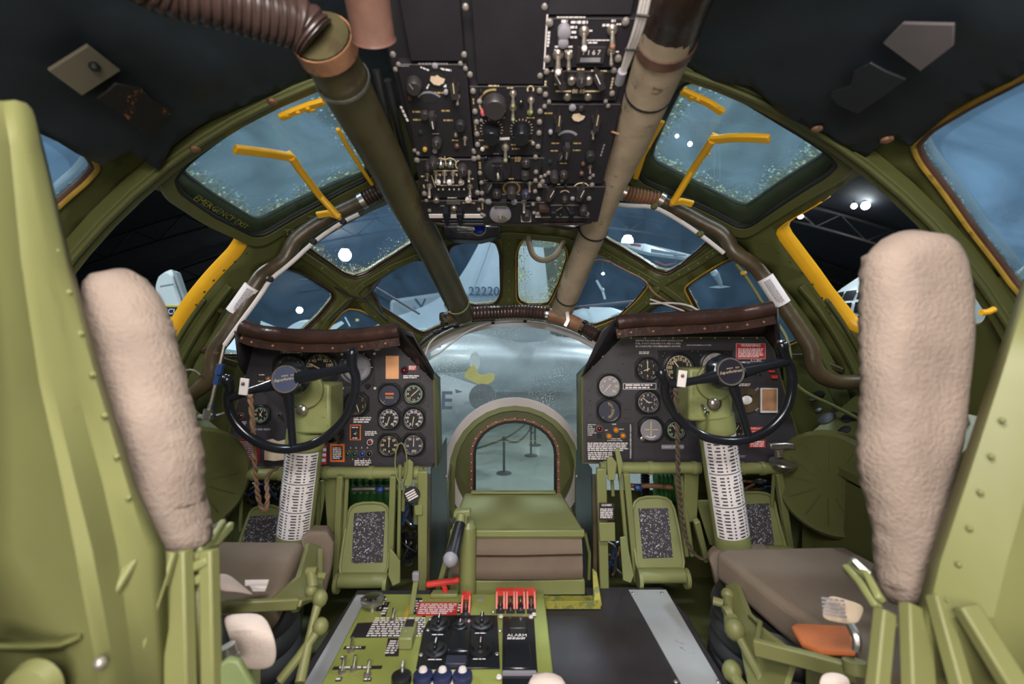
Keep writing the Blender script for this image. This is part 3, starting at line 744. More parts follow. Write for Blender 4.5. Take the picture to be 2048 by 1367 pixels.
t = thing('air_duct', 'tan fabric-wrapped air duct running down from the roof, right of the overhead radio console', 'duct', P(1240, 370, 1.3))
tp = [P(1352, 20, .78), P(1318, 130, .90), P(1262, 280, 1.14), P(1216, 378, 1.36), P(1190, 450, 1.50), P(1124, 622, 1.98)]
add('duct_tube', MB().tube(tp, [.052, .051, .047, .046, .046, .046], 20), M_['tan_duct'], t)
add('black_cuff', MB().tube(smooth([V((.30, -.7, .63)), V((.30, .35, .63)), P(1372,-45,.70), P(1352, 20, .78), P(1338, 68, .835)], 2), .054, 20), M_['leather'], t, label='black cuff at the upper end')
clamp(t, tp[1], tp[2], .30, .048, M_['rubber'], .006, 'band'); clamp(t, tp[4], tp[5], .04, .047, M_['rubber'], .005, 'band'); clamp(t, tp[4], tp[5], .78, .047, M_['rubber'], .005, 'band')
clamp(t, tp[0], tp[1], .55, .053, M_['dark_rust'], .02, 'clamp_band')
add('hook_wire', MB().tube([P(1212,258,1.08), P(1225,264,1.06), P(1238,268,1.06)], .0025, 6), M_['rust'], t)
# cross hose over the nose ring
t = thing('flexible_hose', 'dark ribbed hose lying across the top of the round nose window ring', 'hose', P(1025, 628, 2.02))
add('hose', corr(smooth([P(938,628,2.0), P(985,625,2.02), P(1040,622,2.03), P(1095,627,2.0)], 2), .030, .0025, .014), M_['ribbed'], t)
add('elbow', MB().tube(smooth([P(884,640,1.93), P(905,633,1.95), P(940,628,2.0)], 2), .028, 14), M_['brown_duct'], t)
clamp(t, P(925,629,1.99), P(950,627,2.0), .5, .033, M_['steel'], .02); clamp(t, P(1085,625,2.0), P(1105,629,2.0), .4, .033, M_['chrome'], .012)
clamp(t, P(884,640,1.93), P(894,638,1.94), .3, .030, M_['chrome'], .014)
t = thing('duct_elbow', 'tan and rusty duct elbow where the tan duct meets the nose ring, right side', 'duct', P(1145, 645, 1.95))
add('elbow', MB().tube(smooth([P(1098,629,1.98), P(1125,634,1.97), P(1150,646,1.95), P(1168,656,1.93)], 2), [.033]*2+[.031]*100 if 0 else .031, 14), M_['rust'], t)
add('hose', corr([P(1168,656,1.93), P(1196,672,1.9)], .026, .003, .014), M_['ribbed'], t)
clamp(t, P(1160,652,1.93), P(1172,658,1.92), .5, .032, M_['chrome'], .012)
add('clip', MB().bar([P(1134,622,1.90), P(1136,640,1.89), P(1130,652,1.89)], .014, .004, (0, 1, 0)), M_['steel'], t)
# brown ducts following the bow frame
def side_duct(lab, px, sleeve, cor, cm, ring_px):
    t = thing('air_duct', lab, 'duct', P(*sleeve[0]))
    add('duct_tube', MB().tube(smooth([P(*p) for p in px], 2), .0255, 14), M_['brown_duct'], t)
    s = add('label_sleeve', MB().tube([P(*p) for p in sleeve], .0268, 16), M_['white_print'], t, label='white paper sleeve with small print')
    add('flex_section', corr([P(*p) for p in cor], .026, .003, .012), cm, t)
    for (a, b) in ring_px: clamp(t, P(*a), P(*b), .5, .0265, M_['steel'] if cm is M_['ribbed'] else M_['nickel'], .018)
    # small print on the sleeve
    A, B = P(*sleeve[0]), P(*sleeve[1]); c = (A + B) / 2; d = (B - A).normalized(); n = (-c).normalized(); n = (n - d * n.dot(d)).normalized()
    u = d; v = n.cross(u); Mx = Matrix(((u.x, v.x, n.x, 0), (u.y, v.y, n.y, 0), (u.z, v.z, n.z, 0), (0, 0, 0, 1))); Mx.translation = c + n * .0285
    add('printing', MB().print_lines(Mx, (B - A).length * .85, .022, 6, 3), M_['dial_grey'], s)
    return t
side_duct('brown scuffed duct curving down along the left bow frame with a white label sleeve',
   [(724,402,1.62),(690,418,1.62),(645,440,1.61),(612,462,1.60),(590,480,1.59),(580,500,1.58),(570,520,1.575),(545,535,1.57),(522,552,1.57),(505,580,1.56),(480,625,1.55),(455,668,1.54),(432,695,1.53),(424,722,1.53),(424,745,1.53),(412,768,1.53),(385,786,1.54),(340,800,1.54)],
   [(505,573,1.555),(468,625,1.548)], [(728,400,1.62),(768,378,1.62)], M_['ribbed'], [((718,405,1.62),(732,397,1.62)),((766,380,1.62),(776,372,1.62))])
side_duct('brown scuffed duct curving down along the right bow frame with a white label sleeve',
   [(1322,402,1.62),(1370,425,1.62),(1410,448,1.61),(1440,462,1.60),(1456,480,1.59),(1464,502,1.58),(1484,515,1.575),(1508,530,1.57),(1526,552,1.57),(1550,588,1.56),(1580,632,1.55),(1606,670,1.54),(1624,700,1.53),(1625,728,1.53),(1640,752,1.53),(1672,765,1.54),(1740,762,1.54)],
   [(1530,555,1.555),(1565,608,1.548)], [(1250,386,1.62),(1318,400,1.62)], M_['rust'], [((1240,380,1.62),(1256,388,1.62)),((1314,396,1.62),(1328,404,1.62))])
# conduits
def conduit(name, lab, cat, px, r, m, ties=(), tm=None, sm=2):
    t = thing(name, lab, cat, P(*px[0]))
    add('tube', MB().tube(smooth([P(*p) for p in px], sm), r, 8), m, t)
    for x, y, Y in ties:
        add('clip', MB().sph(P(x, y, Y), r * 1.9, 8, (1, 1, .8)), tm or M_['black_paint'], t)
    return t
conduit('conduit', 'white conduit clipped below the brown duct on the left bow frame', 'conduit',
  [(718,428,1.585),(686,443,1.585),(627,483,1.57),(578,530,1.55),(540,558,1.54),(520,592,1.53),(475,652,1.51),(449,690,1.50)], .0075, M_['white_trim'], [(627,483,1.565),(540,558,1.535),(686,443,1.58)])
t = thing('oxygen_line', 'thin pipe with blue anodised fittings on the left side wall', 'pipe', P(430, 770, 1.48))
add('tube', MB().tube([P(449,690,1.50), P(440,728,1.49), P(424,800,1.47), P(415,832,1.46)], .006, 8), M_['nickel'], t)
for a, b, r in (((442,728),(437,748),.012),((436,750),(432,768),.010),((423,806),(420,818),.009),((424,832),(436,829),.008)):
    add('fitting', MB().lathe([(r, 0), (r, .2)], None, 6) if 0 else MB().cyl(P(a[0], a[1], 1.48), P(b[0], b[1], 1.48), r, n=6), M_['blue_fit'], t)
add('tee', MB().cyl(P(417,818,1.46), P(414,838,1.46), .014, .016, 10).cyl(P(398,834,1.46), P(424,834,1.46), .010, n=10), M_['steel'], t)
add('stub', MB().cyl(P(434,830,1.47), P(450,825,1.47), .004, n=8), M_['nickel'], t)
add('wire_loop', MB().tube([P(380 + 26 * math.cos(a) , 765 + 26 * math.sin(a) * -1, 1.5) for a in [k * PI / 10 for k in range(2, 11)]], .004, 8), M_['steel'], t)
conduit('conduit', 'white conduit curving below the brown duct on the right bow frame', 'conduit',
  [(1228,408,1.585),(1262,412,1.585),(1305,412,1.585),(1345,432,1.58),(1400,468,1.57),(1448,506,1.56)], .0075, M_['white_trim'], [(1308,413,1.58),(1400,468,1.565)], M_['olive'])
conduit('cable', 'thin olive and tan line hanging down outside the right instrument panel', 'cable',
  [(1472,528,1.53),(1492,552,1.53),(1540,630,1.52),(1572,668,1.50),(1580,705,1.49),(1584,760,1.48),(1608,785,1.48),(1670,812,1.48),(1740,850,1.48)], .006, M_['olive'], [(1487,546,1.525)], M_['ochre'])
conduit('cable', 'white wire looping along the top of the round nose window ring', 'cable',
  [(862,712,2.2),(878,706,2.2),(900,688,2.2),(945,655,2.2),(1000,643,2.2),(1060,642,2.2),(1120,652,2.2),(1180,680,2.18)], .005, M_['white_trim'], [(986,645,2.18),(1050,642,2.18)])
conduit('cable', 'second thin white wire behind the left corner of the nose ring', 'cable', [(850,712,2.15),(860,680,2.15),(905,655,2.15),(960,636,2.15)], .004, M_['white_trim'])
conduit('cable', 'black cable with plug along the left of the nose ring', 'cable', [(838,690,2.1),(870,664,2.1),(905,650,2.1),(935,640,2.1),(990,637,2.1)], .009, M_['black_paint'], [(873,664,2.09),(890,655,2.09),(912,651,2.09)])
conduit('cable', 'black cable along the right shoulder of the nose ring', 'cable', [(1105,638,2.1),(1150,655,2.1),(1185,680,2.08)], .008, M_['black_paint'], [(1130,646,2.09),(1150,656,2.09)])
for j, (px, r, mm, lab) in enumerate([
   ([(775,160,.98),(790,230,1.05),(815,330,1.25),(850,450,1.55),(900,560,1.85),(938,612,1.98)], .0085, 'rubber', 'black cable running down beside the olive duct, nearer the console'),
   ([(752,140,.98),(772,230,1.05),(800,330,1.25),(838,455,1.6),(885,560,1.85),(942,617,1.98)], .0085, 'rubber', 'black cable running down beside the olive duct, nearer the duct')]):
    conduit('cable', lab, 'cable', px, r, M_[mm], [(893,545,1.82)] if j else [(880,532,1.78)], M_['rust'])
conduit('hose_loop', 'small beige hose hanging in a loop before the yellowed centre pane', 'hose', [(1056,468,2.0),(1059,490,2.0),(1066,512,2.0),(1085,522,2.0),(1108,515,2.0),(1122,494,2.0),(1128,478,2.0)], .013, M_['tan_duct'], sm=3)
t = thing('cable', 'bundle of white wires strapped to the tan duct beside the console', 'cable', P(1260, 100, .82))
for dx, dd in ((0, 0), (7, .005), (14, 0)):
    add('wire', MB().tube(smooth([P(1288 + dx, -20, .70), P(1272 + dx, 55, .76), P(1252 + dx * .8, 110, .83), P(1242 + dx * .3, 150, .88)], 2), .0035, 8), M_['white_trim'], t)
for x, y, Y in ((1284,30,.735),(1262,98,.81)): add('tie', MB().bar([P(x - 12, y, Y), P(x + 14, y + 3, Y)], .003, .003, (0, 0, 1)), M_['rubber'], t)
add('plug', MB().cyl(P(1245,142,.87), P(1238,165,.90), .009), M_['dial_grey'], t)
# thin wires clinging to the window ribs
for j, (px, m, lab) in enumerate([
   ([(600,560,1.9),(640,556,1.95),(680,580,1.95),(700,592,1.95),(726,598,1.96),(740,585,1.97),(760,560,1.99)], 'rubber', 'dark wire crossing the left rib joint'),
   ([(655,640,1.93),(680,618,1.94),(700,600,1.96),(728,592,1.97),(750,618,1.97),(775,640,1.96)], 'rubber', 'dark wire knotted below the left rib joint'),
   ([(1165,536,2.0),(1200,514,1.98),(1250,540,1.97),(1292,560,1.96),(1305,585,1.95),(1330,600,1.95),(1352,610,1.94),(1392,625,1.93)], 'rust', 'copper wire along the right window rib'),
   ([(1300,598,1.9),(1330,608,1.9),(1365,620,1.88),(1380,630,1.85)], 'white_trim', 'short white wire behind the right glare shield'),
   ([(1300,607,1.9),(1350,605,1.9),(1385,612,1.87),(1412,632,1.85)], 'white_trim', 'curved white wire behind the right glare shield')]):
    conduit('cable', lab, 'cable', px, .004, M_[m])
# small lamp with a blue reflector under the console edge
t = thing('compass_lamp', 'small chrome lamp with blue reflector hanging under the console', 'lamp', P(935, 455, 1.85))
add('lamp_housing', MB().cyl(P(915,455,1.85), P(950,456,1.85), .020, n=14), M_['chrome'], t)
add('reflector', MB().lathe([(.026, 0), (.022, .004), (.001, .006)], frame(P(958,458,1.84), (0, -1, .1)), 20), M_['lens_blue'], t)
add('reflector_rim', MB().lathe([(.026, 0), (.030, 0), (.030, .008), (.026, .008), (.026, 0)], frame(P(958,458,1.84), (0, -1, .1)), 20, False), M_['tan_duct'], t)
t = thing('compass', 'dark bracket box above the left centre pane', 'instrument', P(925, 470, 1.92))
add('housing', MB().slab([P(885,452,1.9), P(1000,452,1.9), P(1000,470,1.9), P(960,480,1.9), P(905,478,1.9), P(885,470,1.9)], (0, .08, 0)), M_['black_paint'], t, bev=.006)
add('bracket', MB().tube([P(925,468,1.88), P(935,474,1.88), P(952,470,1.88)], .006, 8), M_['ribbed'], t)
# wipers outside the two lower windscreens
for px, lab in (([(760,590),(849,645)], 'left windscreen wiper with thin arm'), ([(1150,632),(1262,619)], 'right windscreen wiper resting low on the pane')):
    t = thing('windscreen_wiper', lab, 'wiper', S(*px[1], -.06))
    a, b = S(px[0][0], px[0][1], -.05), S(px[1][0], px[1][1], -.05)
    add('arm', MB().tube([a, (a + b) / 2 + V((0, .01, 0)), b], .006, 8), M_['dark_rust'], t)
    d = V((.03, 0, -.10)) if px[0][0] < 1000 else V((-.09, 0, .01))
    add('blade', MB().bar([a - d * .6, a + d * 1.2], .008, .012, (0, -1, 0)), M_['rubber'], t)

# ------------------------------------------------------------------ dials
def panel_M(Y, x, y, tilt=0.0, dy=0.0):
    return frame(P(x, y, Y - dy), (0, -1, tilt))
def gauge(parent, Mx, R, face='dial', mark='cream_print', needles=(200,), nums=None, ticks=30, ring=None, arc=(-140, 140), square=True, nlen=.72, extra=None):
    b = R * 1.14
    mb = MB()
    if square:
        c = b * .55; poly = [(b, -c), (b, c), (c, b), (-c, b), (-b, c), (-b, -c), (-c, -b), (c, -b)]
        mb.prism(poly, .004)
    mb.lathe([(R * 1.10, .0), (R * 1.10, .006), (R * 1.0, .009), (R * .93, .008), (R * .92, .0045)], None, 32, False)
    g = add('gauge', mb, M_['satin_black'], parent, Mx, bev=0)
    add('dial_face', MB().lathe([(R * .94, .0042), (R * .94, .0052)], None, 32), M_[face], g, Mx)
    mk_ = MB()
    for k in range(ticks + 1):
        a = math.radians(arc[0] + (arc[1] - arc[0]) * k / ticks); maj = k % 5 == 0
        l = R * (.14 if maj else .08); w_ = R * (.022 if maj else .012); ca, sa = math.cos(a), math.sin(a)
        r1 = R * .88; r0 = r1 - l
        mk_.add([(sa * r - ca * q, ca * r + sa * q, .0056) for r, q in ((r0, -w_), (r1, -w_), (r1, w_), (r0, w_))], [(0, 1, 2, 3)])
    if nums:
        for k, s in enumerate(nums):
            a = math.radians(arc[0] + (arc[1] - arc[0]) * k / max(1, len(nums) - (0 if arc[1] - arc[0] >= 359 else 1)))
            mk_.text(s, R * .30, Matrix.Translation((math.sin(a) * R * .62, math.cos(a) * R * .62, .0056)), bold=R * .006)
    if extra: extra(mk_, R)
    add('dial_markings', mk_, M_[mark], g, Mx)
    if ring: add('lume_ring', MB().lathe([(R * .74, .0056), (R * .82, .0056)], None, 32, False), M_[ring], g, Mx)
    for j, nd in enumerate(needles):
        L_ = R * nlen * (1.0 if j == 0 else .55); a = math.radians(nd)
        Mn = Mx @ Matrix.Rotation(-a, 4, 'Z')
        add('needle', MB().prism([(-R * .045, -R * .18), (R * .045, -R * .18), (R * .035, L_ * .8), (0, L_), (-R * .035, L_ * .8)], .0008, None, .0068 + j * .001), M_['cream_print'], g, Mn)
    for s in ((1, 1), (-1, 1), (1, -1), (-1, -1)):
        if square: inst('screw', 'gscr', lambda m: m.lathe([(.0016, 0), (.0013, .0008)], None, 6), M_['black_paint'], g, Mx @ Matrix.Translation((s[0] * b * .80, s[1] * b * .80, .004)))
    return g
def lamp_lens(parent, Mx, r, lens, m='nickel'):
    g = add('indicator_light', MB().lathe([(r * 1.35, 0), (r * 1.4, .004), (r * 1.25, .010), (r, .010), (r, .006)], None, 16, False), M_[m], parent, Mx)
    add('lens', MB().lathe([(r, .006), (r * .9, .011), (r * .5, .014), (.0002, .015)], None, 14), M_[lens], g, Mx)
    return g
def plate(parent, Mx, w_, h_, m, name='placard', d=.0015, border=None, lines=0, txt=None, tm='white_print', ts=.3, seed=1, lh=None):
    g = add(name, MB().box(w_, h_, d, None, (0, 0, d / 2)), M_[m], parent, Mx)
    pr = MB(); My = Matrix.Translation((0, 0, d))
    if border:
        e = border; z = .0003
        for x0, y0, x1, y1 in ((-w_/2, h_/2-e, w_/2, h_/2), (-w_/2, -h_/2, w_/2, -h_/2+e), (-w_/2, -h_/2, -w_/2+e, h_/2), (w_/2-e, -h_/2, w_/2, h_/2)):
            pr.add([(x0, y0, z), (x1, y0, z), (x1, y1, z), (x0, y1, z)], [(0, 1, 2, 3)], My)
    if txt:
        n = len(txt)
        for k, s in enumerate(txt):
            pr.text(s, h_ * ts, My @ Matrix.Translation((0, h_ * (.5 - (k + .5) / n) if not lh else h_ * (.5 - lh * (k + .6)), 0)), bold=h_ * .004)
    if lines: pr.print_lines(My @ Matrix.Translation((0, -h_ * .10 if txt else 0, 0)), w_ * .86, h_ * (.6 if txt else .82), lines, seed)
    if pr.v: add('lettering', pr, M_[tm], g, Mx)
    return g
def loose_text(parent, Mx, lines, size, m='white_print', align='CENTER', sp=1.25):
    pr = MB()
    for k, s in enumerate(lines): pr.text(s, size, Mx @ Matrix.Translation((0, -k * size * sp, 0)), align, bold=size * .02)
    return add('lettering', pr, M_[m], parent)
def loose_print(parent, Mx, w_, h_, n, seed=2, m='white_print'):
    return add('small_print', MB().print_lines(Mx, w_, h_, n, seed), M_[m], parent)
def screw_at(parent, Mx, r=.003, m='screw'):
    return inst('screw', 'scr%.4f' % r, lambda q: q.lathe([(r, 0), (r * .9, r * .5), (r * .4, r * .7)], None, 8), M_[m], parent, Mx)

# ------------------------------------------------------------------ left instrument panel
YP = 1.60; px1 = YP / F
def PM(x, y, dy=0.0): return panel_M(YP, x, y, 0, dy)
def make_panel(lab, outline, side):
    c = P(sum(p[0] for p in outline) / len(outline), sum(p[1] for p in outline) / len(outline), YP)
    t = thing('instrument_panel', lab, 'instrument panel', (c.x, c.y, c.z))
    pts = [P(x, y, YP) for x, y in outline]
    add('panel_face', MB().slab(pts, (0, .006, 0)), M_['panel_black'], t, bev=.0015)
    pts2 = [V((p.x, YP + .006, p.z)) for p in pts]
    n = len(pts); mb = MB()
    for p in pts2: mb.v += [p, p + V((0, .13, 0))]
    for i in range(n): mb.f.append((2 * i, 2 * ((i + 1) % n), 2 * ((i + 1) % n) + 1, 2 * i + 1))
    add('housing', mb, M_['olive'], t, solid=.003)
    add('edge_strip', MB().tube(pts, .0020, 6, True), M_['olive'], t)
    return t
OL = [(508,690),(640,688),(792,686),(867,761),(872,933),(660,934),(440,934),(457,868),(490,750)]
ip = make_panel('left instrument panel, black, with round dials and tan card slip', OL, -1)
gauge(ip, PM(641,737), 32 * px1, 'dial', 'cream_print', (-62,), ('0', '20', '40', '60', '80', '100', '120'), 40, arc=(-105, 105))
g = gauge(ip, PM(580,740), 30 * px1, 'dial', 'gold_print', (), None, 30)
sqM = PM(714,734)
g = add('attitude_indicator', MB().box(70 * px1, 72 * px1, .004, None, (0, 0, .002)).lathe([(34 * px1, .004), (34 * px1, .009), (30 * px1, .006)], None, 32, False), M_['black_paint'], ip, sqM)
add('horizon_ball', MB().lathe([(28 * px1, .004), (24 * px1, .010), (.0005, .013)], None, 28), M_['dial_grey'], g, sqM)
mb = MB()
for k in range(6): mb.add([(-.032 + k*.003, -.006 - k * .006, .0135), (.032 - k*.003, -.006 - k * .006, .0135), (.032 - k*.003, -.0072 - k * .006, .0135), (-.032 + k*.003, -.0072 - k * .006, .0135)], [(3, 2, 1, 0)])
mb.add([(-.001, .025, .0135), (.001, .025, .0135), (0, .032, .0135)], [(0, 1, 2)])
add('horizon_lines', mb, M_['black_paint'], g, sqM)
mb = MB()
for a in range(-90, 100, 30):
    ca, sa = math.cos(math.radians(a)), math.sin(math.radians(a)); 
    mb.add([(sa * r - ca * q, ca * r + sa * q, .0096) for r, q in ((.052, -.001), (.058, -.001), (.058, .001), (.052, .001))], [(0, 1, 2, 3)])
add('bank_marks', mb, M_['white_print'], g, sqM)
add('caging_knob', MB().lathe([(.008, 0), (.008, .012), (.006, .014)], None, 12), M_['satin_black'], g, PM(737, 771))
for x, y in ((684,708),(749,707),(685,776),(750,776)): screw_at(ip, PM(x, y, .004), .0052, 'white_trim')
plate(ip, PM(785,734), 26 * px1, 46 * px1, 'tan_card', 'card_slip', .004)
lamp_lens(ip, PM(809,740), .010, 'lens_red', 'satin_black')
plate(ip, PM(825,735), 16 * px1, 10 * px1, 'red_sign', lines=3)
plate(ip, PM(823,753), 38 * px1, 9 * px1, 'black_paint', lines=2, seed=5)
loose_print(ip, PM(745,697), 34 * px1, 9 * px1, 4, 8, 'cream_print')
Mg = PM(780,789); g = gauge(ip, Mg, 21 * px1, 'dial_blue', 'gold_print', (), None, 1)
add('orange_symbol', MB().box(.030, .006, .001, None, (0, .004, .006)).sph((-.011, .004, .006), .004, 8, (1, 1, .3)).sph((0, .004, .006), .004, 8, (1, 1, .3)).sph((.011, .004, .006), .004, 8, (1, 1, .3)), M_['orange'], g, Mg)
add('small_print', MB().print_lines(Matrix.Translation((0, -.009, .0056)), .028, .008, 2, 3), M_['gold_print'], g, Mg)
gauge(ip, PM(828,787), 20 * px1, 'dial', 'cream_print', (48, 228), ('0', '3', '6', '9', '12', '15', '18', '21'), 48, 'green_ring', (0, 360))
gauge(ip, PM(779,836), 21 * px1, 'dial', 'white_print', (197,), ('0', '5', '10', '15', '20', '25', '30', '35', '40', '45'), 45, arc=(-150, 150), nlen=.8)
gauge(ip, PM(828,836), 21 * px1, 'dial', 'white_print', (190,), ('0', '5', '10', '15', '20', '25', '30', '35', '40', '45'), 45, arc=(-150, 150), nlen=.8)
gauge(ip, PM(779,889), 21 * px1, 'dial', 'cream_print', (2,), ('0', '10', '20', '30', '40', '50', '60', '70'), 40, arc=(-180, 180))
gauge(ip, PM(828,888), 21 * px1, 'dial_blue', 'cream_print', (2,), ('0', '10', '20', '30', '40', '50'), 40, arc=(-170, 170))
gauge(ip, PM(523,828), 17 * px1, 'dial', 'cream_print', (25, 140), ('0', '3', '6', '9', '12', '15', '18', '21'), 48, 'green_ring', (0, 360))
gauge(ip, PM(714,808), 22 * px1, 'dial', 'gold_print', (160,), ('0', '1', '2', '3', '4', '5', '6'), 36, arc=(0, 330))
gauge(ip, PM(600,800), 20 * px1, 'dial', 'gold_print', (60,), None, 30)
b = plate(ip, PM(711,864), 22 * px1, 31 * px1, 'orange', 'switch_plate'); add('plate_face', MB().box(.031, .047, .002, None, (0, 0, .0025)), M_['black_paint'], b, PM(711,864))
add('toggle_switch', MB().lathe([(.008, .003), (.008, .007), (.003, .008), (.0035, .018), (.0045, .020), (.002, .022)], None, 12), M_['chrome'], b, PM(711,866))
add('small_print', MB().print_lines(Matrix.Translation((0, .018, .004)), .024, .006, 1, 3).print_lines(Matrix.Translation((0, -.019, .004)), .018, .006, 1, 4), M_['white_print'], b, PM(711,864))
b = plate(ip, PM(675,905), 29 * px1, 36 * px1, 'orange', 'placard'); add('placard_face', MB().box(.037, .048, .002, None, (0, 0, .0025)), M_['black_paint'], b, PM(675,905))
add('small_print', MB().print_lines(Matrix.Translation((0, 0, .0037)), .031, .042, 7, 4), M_['white_print'], b, PM(675,905))
for x, l in ((697, 'lens_green'), (711, 'lens_green'), (726, 'lens_blue'), (740, 'lens_dark')): lamp_lens(ip, PM(x, 906), .0085, l)
loose_text(ip, PM(700,895,.0003), ['1      2      3      4'], .009, align='LEFT'); loose_text(ip, PM(704,918,.0003), ['1      2      3      4'], .009, align='LEFT')
loose_print(ip, PM(726,925), 34 * px1, 12 * px1, 3, 12); loose_text(ip, PM(725,835,.0003), ['FLAP WARNING'], .0085); loose_print(ip, PM(724,841), 34 * px1, 9 * px1, 2, 14)
loose_print(ip, PM(742,866), 24 * px1, 10 * px1, 3, 15); lamp_lens(ip, PM(741,883), .008, 'dark_red', 'white_trim')
add('black_knob', MB().lathe([(.012, 0), (.012, .02), (.030, .028), (.038, .045), (.034, .062), (.018, .072), (.0005, .075)], None, 24), M_['gloss_black'], ip, PM(676,858))
plate(ip, PM(487,900), 68 * px1, 46 * px1, 'dark_red', lines=9, seed=6, tm='dial_grey')
mb = MB().slab([P(x, y, 1.592) for x, y in [(530,880),(545,877),(556,882),(568,879),(572,878),(574,918),(550,921),(529,919)]], (0, -.002, 0)); add('paper_scrap', mb, M_['cream'], ip)
plate(ip, PM(647,909), 14 * px1, 38 * px1, 'red_sign', lines=3)
plate(ip, PM(583,707), 42 * px1, 17 * px1, 'black_paint', border=.0014, lines=4, seed=9)
lamp_lens(ip, PM(539,757), .007, 'lens_orange'); lamp_lens(ip, PM(483,831), .009, 'lens_red', 'nickel'); lamp_lens(ip, PM(560,828), .005, 'lens_dark', 'nickel')
loose_print(ip, PM(524,749), 12 * px1, 3 * px1, 1, 7); loose_print(ip, PM(524,762), 16 * px1, 3 * px1, 1, 3, 'cream_print'); loose_print(ip, PM(484,846), 20 * px1, 9 * px1, 3, 33); loose_print(ip, PM(524,858), 34 * px1, 6 * px1, 1, 31, 'dial_grey'); loose_print(ip, PM(676,786), 22 * px1, 8 * px1, 2, 17, 'cream_print')
# corner strip with bolts at the upper inboard corner
for x, y in ((803,698),(820,715),(838,732),(852,745)): screw_at(ip, PM(x, y, .004), .0045)
for x, y in ((512,700),(505,740),(756,720),(757,772),(800,770),(752,850),(803,812),(857,812),(668,880),(760,925),(860,925)): screw_at(ip, PM(x, y, .001), .0028, 'black_paint')

# ------------------------------------------------------------------ right instrument panel
OR = [(1243,676),(1380,674),(1528,674),(1548,700),(1566,770),(1598,880),(1590,926),(1400,926),(1166,926),(1165,754),(1200,716)]
ir = make_panel('right instrument panel, black, with WARNING sign and altimeter dials', OR, 1)
gauge(ir, PM(1218,771), 22 * px1, 'dial_grey', 'cream_print', (220,), ('', '5', '10', '15', '20', '25', '30'), 36, arc=(-140, 140))
def alt_arc(m, R):
    s = 'ALTIMETER'
    for k, c in enumerate(s):
        a = math.radians(20 + k * 17); m.text(c, R * .40, Matrix.Translation((math.sin(a) * R * .30 , math.cos(a) * R * .62, .0056)) @ Matrix.Rotation(-a + PI, 4, 'Z') if 0 else Matrix.Translation((math.sin(a) * R * .50 - R * .15, math.cos(a) * R * .66, .0056)) @ Matrix.Rotation(PI / 2 - a - .5, 4, 'Z'))
gauge(ir, PM(1217,820), 22 * px1, 'dial_blue', 'gold_print', (), None, 1, extra=alt_arc)
gauge(ir, PM(1294,738), 22 * px1, 'dial', 'cream_print', (0, 250), ('0', '1', '2', '3', '2', '1'), 12, arc=(0, 360))
gauge(ir, PM(1357,736), 29 * px1, 'dial', 'cream_print', (-35,), ('', '35', '30', '25', '20', '15', '10', '5', '0'), 60, arc=(-145, 95), square=False)
gauge(ir, PM(1429,731), 28 * px1, 'dial_grey', 'cream_print', (), ('2', '1', '0', '1', '2'), 18, arc=(-80, 80), square=False)
mb = MB(); mb.box(150 * px1, 76 * px1, .003, None, (0, 0, -.0005)); add('mounting_plate', mb, M_['satin_black'], ir, PM(1390, 738), bev=.002)
for x, y in ((1330,706),(1327,712),(1385,702),(1396,703),(1402,710),(1460,700)): screw_at(ir, PM(x, y, .003), .005, 'black_paint')
gauge(ir, PM(1295,803), 22 * px1, 'dial_blue', 'cream_print', (-52, 95), tuple('0123456789'), 50, arc=(0, 360))
Mg = PM(1301,858); g = gauge(ir, Mg, 23 * px1, 'dial_grey', 'cream_print', (), None, 1)
add('cross_pointer', MB().box(.0032, .056, .001, None, (0, 0, .0065)).box(.048, .0032, .001, None, (.002, 0, .0065)), M_['cream_print'], g, Mg)
add('arc_mark', MB().tube([(.022 * math.sin(a), -.006 - .022 * math.cos(a), .006) for a in [(-1 + k / 5) * .8 for k in range(11)]], .0022, 6), M_['white_print'], g, Mg)
add('set_knob', MB().lathe([(.008, 0), (.008, .009), (.005, .010)], None, 12), M_['nickel'], g, PM(1284, 876))
gauge(ir, PM(1350,859), 19 * px1, 'dial', 'cream_print', (-30, 160), ('0', '3', '6', '9', '12', '15', '18', '21'), 48, 'green_ring', (0, 360))
Mg = PM(1361,805); g = gauge(ir, Mg, 22 * px1, 'dial', 'gold_print', (), None, 1)
add('turn_bar', MB().box(.050, .013, .001, None, (0, .004, .0062)), M_['cream'], g, Mg); add('turn_ball', MB().box(.012, .018, .0012, None, (0, .004, .0066)), M_['satin_black'], g, Mg)
add('small_print', MB().text('L    R', .008, Matrix.Translation((0, -.010, .006))).text('2 MIN TURN', .006, Matrix.Translation((0, -.022, .006))), M_['cream_print'], g, Mg)
gauge(ir, PM(1470,859), 16 * px1, 'dial', 'gold_print', (30, 200), ('0', '5', '10', '15', '20'), 30, arc=(0, 360), square=False)
gauge(ir, PM(1437,795), 17 * px1, 'dial', 'cream_print', (), ('N', 'E', 'S', 'W'), 24, arc=(0, 360), square=False)
Mg = PM(1493,799); g = add('gauge', MB().lathe([(.045, 0), (.045, .006), (.030, .007)], None, 26), M_['brown_duct'], ir, Mg)
add('dial_face', MB().box(.036, .034, .004, None, (-.004, .004, .008)), M_['dial'], g, Mg, bev=.003); add('white_ball', MB().sph((-.004, 0, .008), .020, 16, (1, .85, .35)), M_['white_print'], g, Mg)
for x, y in ((1515,777),(1515,817),(1511,780),(1512,820)): screw_at(ir, PM(x, y, .003), .0045)
b = add('card_holder', MB().box(34 * px1, 49 * px1, .005, None, (0, 0, .0025)), M_['white_trim'], ir, PM(1537,800)); add('card', MB().box(28 * px1, 42 * px1, .002, None, (0, .003, .006)), mat('card_wood', (.36, .18, .09), .6, 0, .25, 30), b, PM(1537,800))
plate(ir, PM(1501,702), 59 * px1, 31 * px1, 'red_sign', 'warning_sign', border=.001, lines=6, txt=['WARNING'], ts=.26, lh=.22, seed=21)
